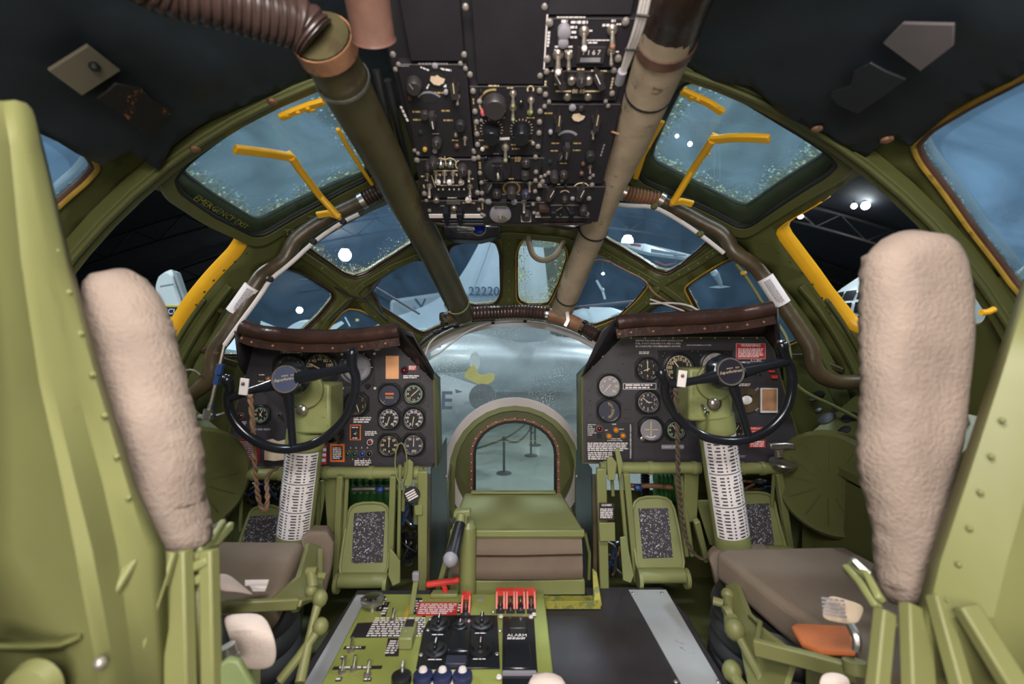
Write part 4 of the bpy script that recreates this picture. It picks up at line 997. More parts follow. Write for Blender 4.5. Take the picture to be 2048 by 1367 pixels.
plate(ir, PM(1513,863), 32 * px1, 20 * px1, 'red', 'placard', txt=['DOWN LOCKS', 'WILL BE', 'INSTALLED'], ts=.24); plate(ir, PM(1514,887), 32 * px1, 15 * px1, 'red', 'placard', lines=3)
loose_text(ir, PM(1271,681,.0005), ['SERVICE THIS AIRPLANE WITH GRADE 115/145', 'FUEL. IF NOT AVAILABLE T.O. 42B1-1-1 WILL', 'BE CONSULTED FOR EMERGENCY ACTION.'], 4.6 * px1, align='LEFT', sp=1.22)
loose_text(ir, PM(1373,690,.0005), ['FLIGHT INSTRUMENTS AC POWER'], 3.2 * px1, align='LEFT'); loose_print(ir, PM(1289,705,.0005), 22 * px1, 6 * px1, 2, 61)
plate(ir, PM(1279,772), 66 * px1, 12 * px1, 'black_paint', border=.0014, lines=2, seed=23)
loose_text(ir, PM(1512,720,.0005), ['A. C. BAC'], 5 * px1); plate(ir, PM(1512,727), 44 * px1, 9 * px1, 'black_paint', border=.001, lines=1, seed=4)
loose_print(ir, PM(1486,724), 26 * px1, 4 * px1, 1, 5); loose_print(ir, PM(1488,769), 28 * px1, 6 * px1, 2, 6)
add('red_switch', MB().box(.018, .012, .016, None, (0, 0, .008)), M_['red'], ir, PM(1546,753), bev=.002); add('red_switch', MB().box(.020, .008, .012, None, (0, 0, .006)), M_['red'], ir, PM(1541,742), bev=.002)
for x in (1497, 1507, 1518): add('toggle_switch', MB().lathe([(.005, 0), (.005, .003), (.002, .004), (.003, .013)], None, 8), M_['black_paint'], ir, PM(x, 748))
gp = add('gear_light_panel', MB().box(95 * px1, 76 * px1, .0035, None, (0, 0, .001)), M_['black_paint'], ir, PM(1220, 883))
loose_text(gp, PM(1175,849,.003), ['GEAR NOT', 'UP OR', 'DOWN &', 'LOCKED', 'UNSAFE TO', 'LAND'], 3.4 * px1, align='LEFT', sp=1.2)
lamp_lens(gp, PM(1198,856,.002), .009, 'lens_red'); add('cap', MB().lathe([(.009, .002), (.008, .004)], None, 14), M_['satin_black'], gp, PM(1198,871))
for x, y in ((1231,859),(1217,871),(1245,870)): lamp_lens(gp, PM(x, y, .002), .0085, 'lens_orange')
loose_text(gp, PM(1228,848,.003), ['NOSE'], 3.4 * px1); loose_text(gp, PM(1213,860,.003), ['LEFT'], 3.2 * px1); loose_text(gp, PM(1243,858,.003), ['RIGHT'], 3.2 * px1); loose_text(gp, PM(1230,877,.003), ['LANDING GEAR', 'DOWN AND LOCKED'], 3.0 * px1, sp=1.15)
loose_print(gp, PM(1216,893,.003), 82 * px1, 18 * px1, 5, 41); loose_print(gp, PM(1201,911,.003), 50 * px1, 16 * px1, 4, 42)
loose_text(gp, PM(1261,882,.003) @ Matrix.Rotation(-PI / 2, 4, 'Z'), ['LANDING GEAR EMERGENCY EXTENSION'], 3.6 * px1)
plate(ir, PM(1345,893), 44 * px1, 9 * px1, 'dial_grey', 'placard', txt=['MARKER BEACON'], ts=.62, tm='white_print')
loose_print(ir, PM(1480,912), 24 * px1, 5 * px1, 2, 43, 'dial_grey')
for k in range(10): screw_at(ir, PM(1262 + k * 28, 675.5, .002), .003, 'cream_print')
for x, y in ((1247,689),(1246,727),(1246,708),(1236,740),(1177,780),(1180,800),(1250,817),(1258,817),(1250,836),(1258,836),(1279,892),(1180,828)): screw_at(ir, PM(x, y, .001), .003, 'black_paint')
for x, y in ((1222,692),(1205,712),(1184,732)): screw_at(ir, PM(x, y, .003), .006, 'steel')

# ------------------------------------------------------------------ glare shields (leather roll, black hood)
def shield(lab, roll, back, cut, ends):
    t = thing('glare_shield', lab, 'glare shield', P(roll[len(roll) // 2][0], roll[len(roll) // 2][1] , 1.5))
    rp = [V(p) for p in chaikin([tuple(P(*p)) for p in roll], 2, False)]
    R = [.0245 + .0018 * mn.noise(V((i * .45, 1, 2))) for i in range(len(rp))]
    R[0] = .016; R[-1] = .016
    add('leather_roll', MB().tube(rp, R, 16), M_['leather'], t)
    lip = [p + V((0, -.006, -.034)) for p in rp]
    add('leather_lip', MB().bar(lip, .004, .030, (0, 0, 1)), M_['leather'], t)
    for k in range(2, len(rp) - 2, max(2, len(rp) // 8)):
        inst('snap', 'snap', lambda m: m.lathe([(.0045, 0), (.003, .002)], None, 8), M_['rust'], t, frame(lip[k] + V((0, -.004, -.002)), (0, -1, 0)))
    mb = MB(); fr = [p + V((0, .004, -.012)) for p in rp]; n = len(fr)
    bk = [P(back[0][0] + (back[1][0] - back[0][0]) * i / (n - 1), back[0][1] + (back[1][1] - back[0][1]) * i / (n - 1), 1.605) for i in range(n)]
    for i in range(n): mb.v += [fr[i], bk[i] + V((0, 0, .006))]
    for i in range(n - 1): mb.f.append((2 * i, 2 * i + 1, 2 * i + 3, 2 * i + 2))
    add('hood', mb, M_['black_paint'], t, solid=.004)
    for e in ends:
        add('side_flap', MB().add([P(*q) for q in e], [tuple(range(len(e)))]), M_['black_paint'], t, solid=.006)
    return t
shield('left glare shield with brown leather roll along its edge',
  [(484,652,1.44),(500,660,1.44),(540,668,1.45),(600,673,1.45),(660,674,1.45),(720,671,1.45),(770,664,1.45),(800,660,1.45)], [(506,690),(792,686)], None,
  [[(472,662,1.44),(484,665,1.445),(508,690,1.6),(492,750,1.6),(480,730,1.50)], [(792,686,1.6),(868,758,1.6),(868,742,1.5),(826,664,1.44),(800,655,1.44)]])
shield('right glare shield with brown leather roll along its edge',
  [(1232,646,1.45),(1262,641,1.45),(1330,639,1.45),(1400,635,1.45),(1460,631,1.44),(1510,624,1.44),(1548,616,1.43)], [(1243,676),(1528,674)], None,
  [[(1552,614,1.43),(1556,660,1.45),(1564,760,1.6),(1548,700,1.6),(1528,674,1.6),(1540,640,1.48)], [(1243,676,1.6),(1165,754,1.6),(1172,738,1.5),(1206,662,1.44),(1232,640,1.44)]])

# ------------------------------------------------------------------ control columns and wheels
def column(lab, box, tube, rows, hub, hubtxt, rim, spokes, clip, m_tag, lean):
    t = thing('control_column', lab, 'control column', (P(*tube[1]).x, P(*tube[1]).y, -.98))
    Yb = 1.33; x0, y0, x1, y1 = box
    c = P((x0 + x1) / 2, (y0 + y1) / 2, Yb)
    add('gear_box', MB().box((x1 - x0) / F * Yb, .11, (y1 - y0) / F * Yb, None, (c.x, c.y + .055, c.z)), M_['olive_pale'], t, bev=.008)
    a = P(*tube[0]); b = P(*tube[1]); r = tube[2]; d = (b - a).normalized()
    foot = a + d * ((-1.0 - a.z) / d.z)
    add('column_tube', MB().cyl(a + d * -.02, foot, r, n=28), M_['olive_pale'], t)
    add('collar', MB().cyl(a - d * .02, a + d * .03, r * 1.06, n=28), M_['olive_pale'], t)
    # checklist wrapped on the tube
    up = V((0, 0, 1)); ax = d; toward = V((0, -1, 0)) + V((-.15 if 0 else 0, 0, 0)); toward = (toward - ax * toward.dot(ax)).normalized(); side = ax.cross(toward)
    def on(ang, s, rr): return a + d * s + (toward * math.cos(ang) + side * math.sin(ang)) * rr
    L = (b - a).length
    mb = MB(); A0, A1 = -1.25, 1.25; na = 24; s0, s1 = .035, L
    for i in range(na + 1):
        an = A0 + (A1 - A0) * i / na; mb.v += [on(an, s0, r + .0008), on(an, s1, r + .0008)]
    mb.f = [(2 * i, 2 * i + 1, 2 * i + 3, 2 * i + 2) for i in range(na)]
    sl = add('checklist_sleeve', mb, M_['sleeve'], t, sharp=80, label='white checklist sleeve with rows of dark print')
    mb = MB(); rnd = random.Random(5); nr = rows; hgt = (s1 - s0 - .006) / nr
    colsA = [(-1.15, -.72), (-.62, -.50), (-.40, -.02), (.10, .22), (.34, .66), (.78, 1.12)]
    for k in range(nr):
        s = s0 + .004 + k * hgt
        heavy = k in (nr // 3, nr * 2 // 3)
        for a0, a1 in ([(-1.18, 1.15)] if heavy else colsA):
            q = a0 + (a1 - a0) * (rnd.uniform(.6, 1) if not heavy else 1); m = max(2, int((q - a0) / .12)); b0 = len(mb.v)
            for i in range(m + 1):
                an = a0 + (q - a0) * i / m; mb.v += [on(an, s + hgt * .28, r + .0013), on(an, s + hgt * (.72 if not heavy else .55), r + .0013)]
            mb.f += [(b0 + 2 * i, b0 + 2 * i + 1, b0 + 2 * i + 3, b0 + 2 * i + 2) for i in range(m)]
    add('checklist_print', mb, M_['sleeve_print'], sl, sharp=80)
    # wheel
    hc = P(*hub[:3]); Mh = frame(hc, (0.02, -1, .12))
    wheel = add('hub', MB().lathe([(hub[3] * .75, -.085), (hub[3] * 1.25, -.055), (hub[3] * 1.35, -.025), (hub[3] * 1.12, -.002), (hub[3], .0)], None, 28), M_['gloss_black'], t, Mh)
    cap = add('hub_cap', MB().lathe([(hub[3] * .93, .0), (hub[3] * .93, .0035)], None, 32), M_[hub[4]], t, Mh)
    add('cap_rim', MB().lathe([(hub[3] * .90, .0), (hub[3], .0), (hub[3], .005), (hub[3] * .90, .005), (hub[3] * .90, .0)], None, 32, False), M_['nickel'], cap, Mh)
    mb = MB().text('Superfortress', hub[3] * .30, Matrix.Translation((.001, 0, .0037)) @ Matrix.Rotation(.15, 4, 'Z') @ Matrix(((1, .25, 0, 0), (0, 1, 0, 0), (0, 0, 1, 0), (0, 0, 0, 1)))).text('BOEING', hub[3] * .13, Matrix.Translation((-.002, hub[3] * .24, .0037)) @ Matrix.Rotation(.15, 4, 'Z')).text('B-50', hub[3] * .14, Matrix.Translation((hub[3] * .5, hub[3] * .30, .0037)) @ Matrix.Rotation(.15, 4, 'Z'))
    add('lettering', mb, M_['cream_print'], cap, Mh)
    rp = [V(p) for p in chaikin([tuple(P(x, y, Y)) for x, y, Y in rim], 3, False)]
    n = len(rp); R = [.0125 + (.004 * max(0, 1 - i / (n * .12)) + .004 * max(0, 1 - (n - 1 - i) / (n * .12))) for i in range(n)]
    add('wheel_rim', MB().tube(rp, R, 14).sph(rp[0], R[0], 12).sph(rp[-1], R[-1], 12), M_['gloss_black'], t)
    for s in spokes:
        q = [P(*p) for p in s[0]]; add('spoke', MB().tube(q, s[1], 12), M_['gloss_black'], t)
    cp = P(*clip); add('clip', MB().box(.023, .006, .044, None, (0, 0, 0)), M_['white_trim'], t, Matrix.Translation(cp) @ Matrix.Rotation(.12, 4, 'Y'), bev=.002)
    add('clip_screw', MB().sph(cp + V((0, -.004, .008)), .005, 8), M_['dark_rust'], t)
    return t
mk('sleeve', (.80, .75, .76), .25, .1, .04, 6); mk('sleeve_print', (.06, .05, .06), .3, .2, .2, 30)
mk('hub_dark', (.016, .014, .024), .35, 0, .1, 12)
cl = column('left control column with black half wheel and blue hub cap', (583,768,660,868), ((612,872,1.37), (590,1062,1.40), .052), 30, (572,758,1.20,.0365,'hub_blue'), 'x',
  [(704,706,1.19),(704,735,1.20),(713,752,1.21),(711,790,1.22),(690,842,1.225),(640,884,1.23),(585,900,1.23),(530,893,1.23),(482,862,1.225),(458,822,1.22),(454,790,1.21),(459,775,1.20),(454,760,1.19)],
  [([(548,768,1.21),(510,778,1.21),(462,794,1.21)], [.018,.011,.012]), ([(596,756,1.21),(650,745,1.205),(703,733,1.20)], [.020,.013,.013]), ([(577,785,1.21),(582,840,1.22),(586,896,1.23)], [.015,.010,.010])], (488,773,1.19), None, 0)
cr = column('right control column with black half wheel and dark hub cap', (1378,737,1466,842), ((1430,842,1.37), (1462,1062,1.40), .052), 30, (1460,743,1.20,.0365,'hub_dark'), 'x',
  [(1564,692,1.19),(1570,715,1.20),(1583,735,1.21),(1586,775,1.22),(1570,830,1.225),(1525,870,1.23),(1470,884,1.23),(1410,876,1.23),(1362,845,1.225),(1336,808,1.22),(1328,778,1.21),(1330,762,1.20),(1322,746,1.19)],
  [([(1432,752,1.21),(1395,760,1.21),(1340,770,1.21)], [.018,.011,.012]), ([(1486,742,1.21),(1530,732,1.205),(1574,722,1.20)], [.020,.013,.013]), ([(1465,770,1.21),(1482,820,1.22),(1498,874,1.23)], [.015,.010,.010])], (1364,757,1.19), None, 0)
add('electric_plug', MB().sph(P(604,819,1.315), .017, 14, (1, .6, 1)), M_['nickel'], cl); add('electric_plug', MB().sph(P(1428,806,1.315), .017, 14, (1, .6, 1)), M_['nickel'], cr)
add('bezel', MB().lathe([(.018, 0), (.021, 0), (.021, .006), (.018, .006), (.018, 0)], frame(P(1428,806,1.325), (0, -1, 0)), 18, False), M_['brown_duct'], cr)
add('toggle_switch', MB().box(.014, .010, .012, None, tuple(P(1413,824,1.315))).cyl(P(1404,808,1.315), P(1411,818,1.30), .004), M_['chrome'], cr, bev=.002)
add('wire', MB().tube(smooth([P(1415,826,1.31), P(1416,846,1.30), P(1408,870,1.31)], 2), .003, 6), M_['olive'], cr)
add('column_disc', MB().lathe([(.055, 0), (.055, .016)], frame(P(612,778,1.33), (0, -1, 0)), 30), M_['olive_pale'], cl, bev=.003)
add('column_disc', MB().lathe([(.055, 0), (.055, .016)], frame(P(1428,762,1.33), (0, -1, 0)), 30), M_['olive_pale'], cr, bev=.003)
add('grip_button', MB().cyl(P(1563,692,1.19), P(1562,680,1.19), .012, .009), M_['nickel'], cr)
for o_, l in ((cl, [(597,790),(648,800),(652,812),(645,833),(650,833),(655,850)]), (cr, [(1384,760),(1386,785),(1396,795),(1384,802),(1385,822),(1395,830)])):
    for x, y in l: inst('rivet', 'crv', lambda m: m.sph((0, 0, 0), .004, 8, (1, 1, .5)), M_['olive_pale'], o_, frame(P(x, y, 1.33), (0, -1, 0)))
# ropes hanging from the wheel clips
def rope(lab, px, m, r=.0065):
    pts = smooth([P(*p) for p in px], 3); base = dens([tuple(p) for p in pts], .006, False); mb = MB()
    for ph in (0, PI):
        q = [p + V((math.cos(i * .9 + ph), math.sin(i * .9 + ph), 0)) * r * .55 for i, p in enumerate(base)]; mb.tube(q, r * .62, 6)
    o = add('rope', mb, m); tag(o, lab, 'rope')
rope('tan rope hanging in a loop from the clip on the left wheel', [(500,790,1.19),(506,850,1.22),(508,900,1.25),(510,930,1.28),(516,1000,1.33),(530,1026,1.35),(536,1000,1.36),(532,960,1.38),(540,942,1.40),(552,938,1.45)], M_['rope'])
rope('dark cord hanging from the clip on the right wheel down to the pedals', [(1351,778,1.19),(1354,830,1.22),(1356,900,1.26),(1356,960,1.32),(1364,1050,1.40),(1380,1100,1.43),(1405,1120,1.44),(1440,1118,1.45)], M_['rope_dark'])
# ------------------------------------------------------------------ rudder pedal frames
def rpoly(pts, n=2): return chaikin(pts, n, True, .2)
def pedal(t, px, pad, Yt, Yb):
    # px: outline with y used to slope the plate from Yt (top) to Yb (bottom)
    ys = [p[1] for p in px]; y0, y1 = min(ys), max(ys)
    f = lambda x, y, d=0: P(x, y, Yt + (Yb - Yt) * (y - y0) / (y1 - y0) - d)
    o = add('pedal', MB().slab([f(x, y) for x, y in rpoly(px, 2)], (0, .012, 0)), M_['olive_pale'], t, bev=.003)
    pts = [f(x, y, .004) for x, y in rpoly(px, 2)]
    add('pedal_rim', MB().tube(pts, .005, 8, True), M_['olive_pale'], o)
    add('grip_pad', MB().slab([f(x, y, .003) for x, y in pad], (0, .003, 0)), M_['grit'], o)
    bx = [p for p in px if p[1] > y1 - 22]; xa, xb = min(p[0] for p in bx), max(p[0] for p in bx)
    add('pedal_roll', MB().cyl(f(xa, y1 - 10, .0), f(xb, y1 - 10, .0), .024, n=18), M_['olive_pale'], o)
    for x in (xa, xb): add('pedal_ear', MB().cyl(f(x, y1 - 4, .004) - V((.005, 0, 0)), f(x, y1 - 4, .004) + V((.007, 0, 0)), .032, n=18), M_['olive_pale'], o)
    return o
def frame_set(lab, tubes, legs, rods, bars, peds):
    t = thing('rudder_pedals', lab, 'rudder pedals', (P(tubes[0][0], 1100, 1.55).x, 1.6, -.98))
    for x0, x1, y, Y, r in tubes:
        add('torque_tube', MB().cyl(P(x0, y, Y), P(x1, y, Y), r, n=18), M_['olive_pale'], t)
        for f in (.06, .5, .94): add('collar', MB().cyl(P(x0 + (x1 - x0) * f - 5, y, Y), P(x0 + (x1 - x0) * f + 5, y, Y), r * 1.18, n=18), M_['olive_pale'], t)
    for x0, y0, x1, y1, Y, w_ in legs: add('leg', MB().bar([P(x0, y0, Y), P(x1, y1, Y + .06)], w_, .022, (0, 1, 0)), M_['olive_pale'], t, bev=.003)
    for x0, y0, x1, y1, Y, r in rods: add('rod', MB().cyl(P(x0, y0, Y), P(x1, y1, Y + .05), r, n=10), M_['olive_pale'], t)
    for pts in bars: add('side_plate', MB().slab([P(*p) for p in pts], (0, .008, 0)), M_['olive_pale'], t, bev=.002)
    for p in peds: pedal(t, *p)
    return t
pl_ = frame_set('olive rudder pedal frame below the left instrument panel',
  [(449,572,948,1.53,.019),(640,846,945,1.53,.019)],
  [(466,958,440,1075,1.52,.022),(681,950,672,1165,1.50,.020),(787,950,780,1165,1.50,.020),(661,948,668,1060,1.56,.040),(846,940,846,1190,1.46,.030),(836,958,834,1045,1.50,.022)],
  [(484,962,480,1060,1.54,.006),(800,930,797,1120,1.48,.006),(812,925,806,1020,1.47,.006),(694,955,684,1150,1.54,.008),(638,965,634,1060,1.55,.008)],
  [[(810,925,1.47),(818,918,1.47),(826,925,1.47),(824,972,1.47),(808,972,1.47)], [(828,1010,1.46),(845,1010,1.46),(845,1030,1.46),(830,1030,1.46)],
   [(780,1095,1.47),(800,1122,1.47),(800,1165,1.47),(785,1172,1.47),(776,1150,1.47)], [(655,960,1.62),(634,1080,1.62),(618,1080,1.62),(640,960,1.62)]],
  [([(700,1006),(776,1004),(782,1060),(772,1168),(674,1170),(690,1060)], [(708,1026),(770,1022),(765,1124),(703,1126)], 1.60, 1.50),
   ([(505,1012),(566,1010),(560,1110),(470,1110),(490,1050)], [(498,1032),(556,1030),(552,1085),(484,1085)], 1.60, 1.52)])
pr_ = frame_set('olive rudder pedal frame below the right instrument panel',
  [(1200,1400,935,1.53,.019),(1476,1572,936,1.53,.019)],
  [(1252,945,1272,1160,1.50,.020),(1202,935,1209,1218,1.44,.030),(1382,935,1378,1040,1.56,.050),(1556,945,1580,1100,1.52,.022),(1392,1040,1412,1120,1.56,.020),(1352,945,1372,1110,1.56,.016)],
  [(1240,945,1258,1150,1.50,.007),(1221,915,1226,990,1.47,.006),(1236,905,1240,960,1.47,.006),(1548,945,1544,1010,1.53,.006),(1362,950,1384,1110,1.58,.008)],
  [[(1214,918,1.46),(1224,912,1.46),(1234,925,1.46),(1230,960,1.46),(1216,960,1.46)], [(1230,900,1.46),(1238,895,1.46),(1246,925,1.46),(1240,960,1.46)], [(1198,1045,1.43),(1230,1045,1.43),(1231,1082,1.43),(1200,1082,1.43)],
   [(1240,1075,1.49),(1252,1072,1.49),(1268,1150,1.49),(1262,1166,1.49),(1246,1160,1.49)], [(1392,1000,1.64),(1420,1090,1.64),(1440,1090,1.64),(1418,1000,1.64)]],
  [([(1266,994),(1342,992),(1358,1060),(1372,1156),(1278,1160),(1264,1060)], [(1277,1017),(1336,1016),(1346,1114),(1286,1116)], 1.60, 1.50),
   ([(1468,984),(1545,984),(1556,1040),(1578,1115),(1478,1115),(1470,1040)], [(1479,1009),(1538,1006),(1550,1100),(1490,1102)], 1.60, 1.52)])
plate(pr_, panel_M(1.42, 1213, 1022), 30 * 1.42 / F, 34 * 1.42 / F, 'black_paint', 'placard', txt=['CLOSED', '', '', ''], ts=.16, lines=6, seed=3)
tg = add('hanging_tag', MB().lathe([(.026, 0), (.026, .005)], None, 18), M_['black_paint'], pl_, panel_M(1.44, 824, 988)); add('tag_print', MB().print_lines(Matrix.Translation((0, 0, .0055)) @ Matrix.Rotation(.5, 4, 'Z'), .034, .030, 4, 5, cw=.02), M_['white_print'], tg, panel_M(1.44, 824, 988))
add('cable_loop', MB().tube([P(802 + 12 * math.cos(a), 925 + 40 * math.sin(a), 1.45) for a in [k * PI / 8 for k in range(16)]], .002, 6, True), M_['olive_pale'], pl_)
# things glimpsed behind the pedals
rnd = random.Random(11)
def tangle(lab, x0, y0, x1, y1, Y, n, mats, grp=None):
    t = thing('wire_bundle', lab, 'wires', P((x0 + x1) / 2, (y0 + y1) / 2, Y))
    for k in range(n):
        px = [(rnd.uniform(x0, x1), rnd.uniform(y0, y1), Y + rnd.uniform(-.02, .06)) for _ in range(4)]
        px.sort(key=lambda p: p[k % 2])
        add('wire', MB().tube(smooth([P(*p) for p in px], 2), rnd.uniform(.003, .007), 6), M_[mats[k % len(mats)]], t)
    return t
tangle('tangle of dark and blue lines behind the left outer pedal', 484, 962, 566, 1010, 1.72, 9, ['rubber', 'blue_fit', 'nickel', 'black_paint'])
tangle('coil of black wires beside the left inner pedal', 800, 1060, 838, 1130, 1.66, 9, ['rubber', 'rubber', 'gloss_black'])
tangle('pipes and blue fittings beside the left inner pedal', 804, 985, 838, 1060, 1.68, 6, ['blue_fit', 'steel', 'teal_sheet'])
tangle('brown and black lines behind the right outer pedal', 1480, 955, 1580, 985, 1.74, 8, ['brown_duct', 'rust', 'rubber', 'blue_fit'])
tangle('pipes and blue fittings beside the right inner pedal', 1210, 1080, 1246, 1150, 1.68, 8, ['blue_fit', 'steel', 'rubber', 'rust'])
t = thing('green_bag', 'dark green fabric bundle behind the left inner pedal', 'fabric', P(745, 985, 1.78))
mb = MB()
for k in range(7): mb.tube([P(705 + k * 14, 955, 1.80), P(708 + k * 13, 985, 1.78), P(704 + k * 14, 1020, 1.80)], .016, 8)
add('folds', mb, M_['green_fabric'], t, kind='stuff')
t = thing('green_tank', 'ribbed green hose bundle behind the right inner pedal', 'hose', P(1330, 965, 1.76))
mb = MB()
for k in range(2): mb.add(corr([P(1310, 955 + k * 32, 1.78), P(1352, 958 + k * 30, 1.78)], .028, .004, .016, 12).v, corr([P(1310, 955 + k * 32, 1.78), P(1352, 958 + k * 30, 1.78)], .028, .004, .016, 12).f)
add('hose', mb, M_['green_fabric'], t)
t = thing('flexible_hose', 'black coiled hose beside the green hose bundle', 'hose', P(1292, 970, 1.76)); add('hose', corr([P(1290, 945, 1.76), P(1291, 1000, 1.76)], .016, .003, .010, 12), M_['gloss_black'], t)
conduit('pipe', 'grey pipe with tee crossing behind the left inner pedal', 'pipe', [(705,978,1.66),(740,977,1.66),(770,978,1.66),(795,974,1.66)], .010, M_['steel'], [(760,978,1.65)], M_['blue_fit'])
conduit('pipe', 'tan pipe with tee crossing behind the right inner pedal', 'pipe', [(1256,970,1.66),(1280,972,1.66),(1300,970,1.66),(1345,974,1.66)], .009, M_['rust'], [(1276,974,1.65)], M_['blue_fit'])

for s_ in (-1, 1):  # dark sheets added behind the pedals to block the bright view outside
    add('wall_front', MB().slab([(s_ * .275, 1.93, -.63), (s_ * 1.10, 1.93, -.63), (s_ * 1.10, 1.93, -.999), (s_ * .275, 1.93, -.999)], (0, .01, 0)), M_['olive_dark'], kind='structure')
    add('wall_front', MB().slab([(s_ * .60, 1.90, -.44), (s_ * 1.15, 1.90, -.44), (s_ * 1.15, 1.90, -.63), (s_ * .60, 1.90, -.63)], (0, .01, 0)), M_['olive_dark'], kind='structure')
# dark partition sheets beside the passage to the nose
for s_, x, lab in ((-1, -.272, 'left'), (1, .268, 'right')):
    t = thing('partition_sheet', 'dark blue-green metal sheet walling the nose passage, %s side' % lab, 'metal sheet', (x, 1.7, -.985))
    add('sheet', MB().slab([(x, 1.545, -.43), (x, 1.90, -.40 if s_ < 0 else -.45), (x, 1.92, -.985), (x, 1.50, -.985)], (s_ * .004, 0, 0)), M_['teal_sheet'], t)
    add('angle_post', MB().slab([(x, 1.50, -.44), (x - s_ * -.012, 1.50, -.44), (x + s_ * .012, 1.50, -.985), (x, 1.50, -.985)], (0, .02, 0)), M_['brown_duct'], t)
    add('screw', MB().sph((x - s_ * .003, 1.86, -.55), .007, 8), M_['screw'], t)

# ------------------------------------------------------------------ bombardier seat box in the middle
t = thing('folding_seat', 'olive folding seat box with brown cloth cushion, before the nose window', 'seat', (.03, 1.55, -.80))
xl, xr = -.195, .228
add('lid', MB().slab([(xl, 1.43, -.592), (xr, 1.43, -.592), (.185, 1.69, -.558), (-.178, 1.69, -.558)], (0, 0, -.03)), M_['olive_pale'], t, bev=.010, seg=3)
add('lid_ridge', MB().slab([(-.15, 1.665, -.556), (.16, 1.665, -.556), (.16, 1.685, -.554), (-.15, 1.685, -.554)], (0, 0, .006)), M_['olive_pale'], t, bev=.002)
add('lid_lip', MB().slab([(xl, 1.425, -.590), (xr, 1.425, -.590), (xr, 1.425, -.612), (xl, 1.425, -.612)], (0, .02, 0)), M_['olive_pale'], t, bev=.004)
cush = MB()
prof = [(1.47, -.608), (1.432, -.625), (1.418, -.66), (1.422, -.668), (1.412, -.70), (1.418, -.735), (1.44, -.752), (1.47, -.752)]
n = len(prof)
for k in range(9):
    x = xl + .008 + (xr - xl - .016) * k / 8
    for y, z in prof: cush.v.append(V((x, y - .008 * math.sin(PI * k / 8), z)))
for k in range(8):
    for i in range(n - 1): cush.f.append((k * n + i, k * n + i + 1, (k + 1) * n + i + 1, (k + 1) * n + i))
cush.f += [tuple(range(n)), tuple(8 * n + i for i in range(n - 1, -1, -1))]
add('cushion', cush, M_['seat_cloth'], t, sharp=60); add('seam', MB().tube([(xl + .01, 1.414, -.664), (.02, 1.408, -.662), (xr - .01, 1.414, -.660)], .0025, 6), M_['leather'], t)
add('front_rail', MB().slab([(xl, 1.424, -.748), (xr, 1.424, -.744), (xr + .002, 1.424, -.792), (xl, 1.424, -.795)], (0, .02, 0)), M_['olive_pale'], t, bev=.004)
add('box_body', MB().slab([(xl + .01, 1.48, -.61), (xr - .01, 1.48, -.61), (xr - .01, 1.48, -.98), (xl + .01, 1.48, -.98)], (0, .19, 0)), M_['olive'], t)
add('side_strut', MB().tube([(xr + .002, 1.43, -.60), (xr + .014, 1.42, -.66), (xr + .012, 1.42, -.74)], .005, 8), M_['olive'], t)
t = thing('seat_rail', 'worn yellow-green channel rail at the foot of the folding seat', 'rail', (.16, 1.40, -.80))
add('channel', MB().slab([(.085, 1.36, -.797), (.265, 1.36, -.797), (.265, 1.42, -.797), (.085, 1.42, -.797)], (0, 0, .006)), M_['yellow_primer'], t)
add('front_flange', MB().slab([(.085, 1.358, -.797), (.265, 1.358, -.797), (.265, 1.358, -.772), (.085, 1.358, -.775)], (0, .003, 0)), M_['yellow_primer'], t, bev=.001)
add('end_bracket', MB().slab([(.245, 1.36, -.79), (.27, 1.36, -.79), (.262, 1.40, -.71), (.248, 1.40, -.70)], (0, .012, 0)), M_['yellow_primer'], t, bev=.003)

# ------------------------------------------------------------------ walkway platform and strips
t = thing('walkway_platform', 'black rubber-topped platform between the pilot seats', 'platform', (0, .6, -1.0))
pp = [(.49, 1.487), (.515, 1.33), (.508, 1.2), (.508, -.2), (-.508, -.2), (-.508, 1.2), (-.50, 1.47), (-.26, 1.47), (-.26, 1.44), (.235, 1.44), (.235, 1.487)]
add('deck', MB().slab([(x, y, -.815) for x, y in pp], (0, 0, .015)), M_['panel_black'], t, bev=.003)
add('riser', MB().slab([(x * .985, y * .99, -.998) for x, y in pp], (0, 0, .183)), M_['olive'], t)
def strip(lab, pts, m):
    o = add('kick_strip', MB().slab([V((PZ(x, y, -.80).x, PZ(x, y, -.80).y, -.80)) for x, y in pts], (0, 0, .0025)), m); tag(o, lab, 'metal strip'); return o
s1 = strip('long aluminium strip on the black platform, beside the green control stand', [(713,1190),(788,1190),(690,1400),(590,1400)], M_['alum'])
s2 = strip('long aluminium strip on the black platform, before the right seat', [(1257,1180),(1332,1180),(1460,1400),(1380,1400)], M_['alum'])
for o_, l in ((s1, [(722,1197)]), (s2, [(1266,1185),(1324,1185),(1352,1362),(1436,1362)])):
    for x, y in l: inst('rivet', 'kr', lambda m: m.lathe([(.006, 0), (.004, .002)], None, 10), M_['screw'], o_, Matrix.Translation(PZ(x, y, -.797)))

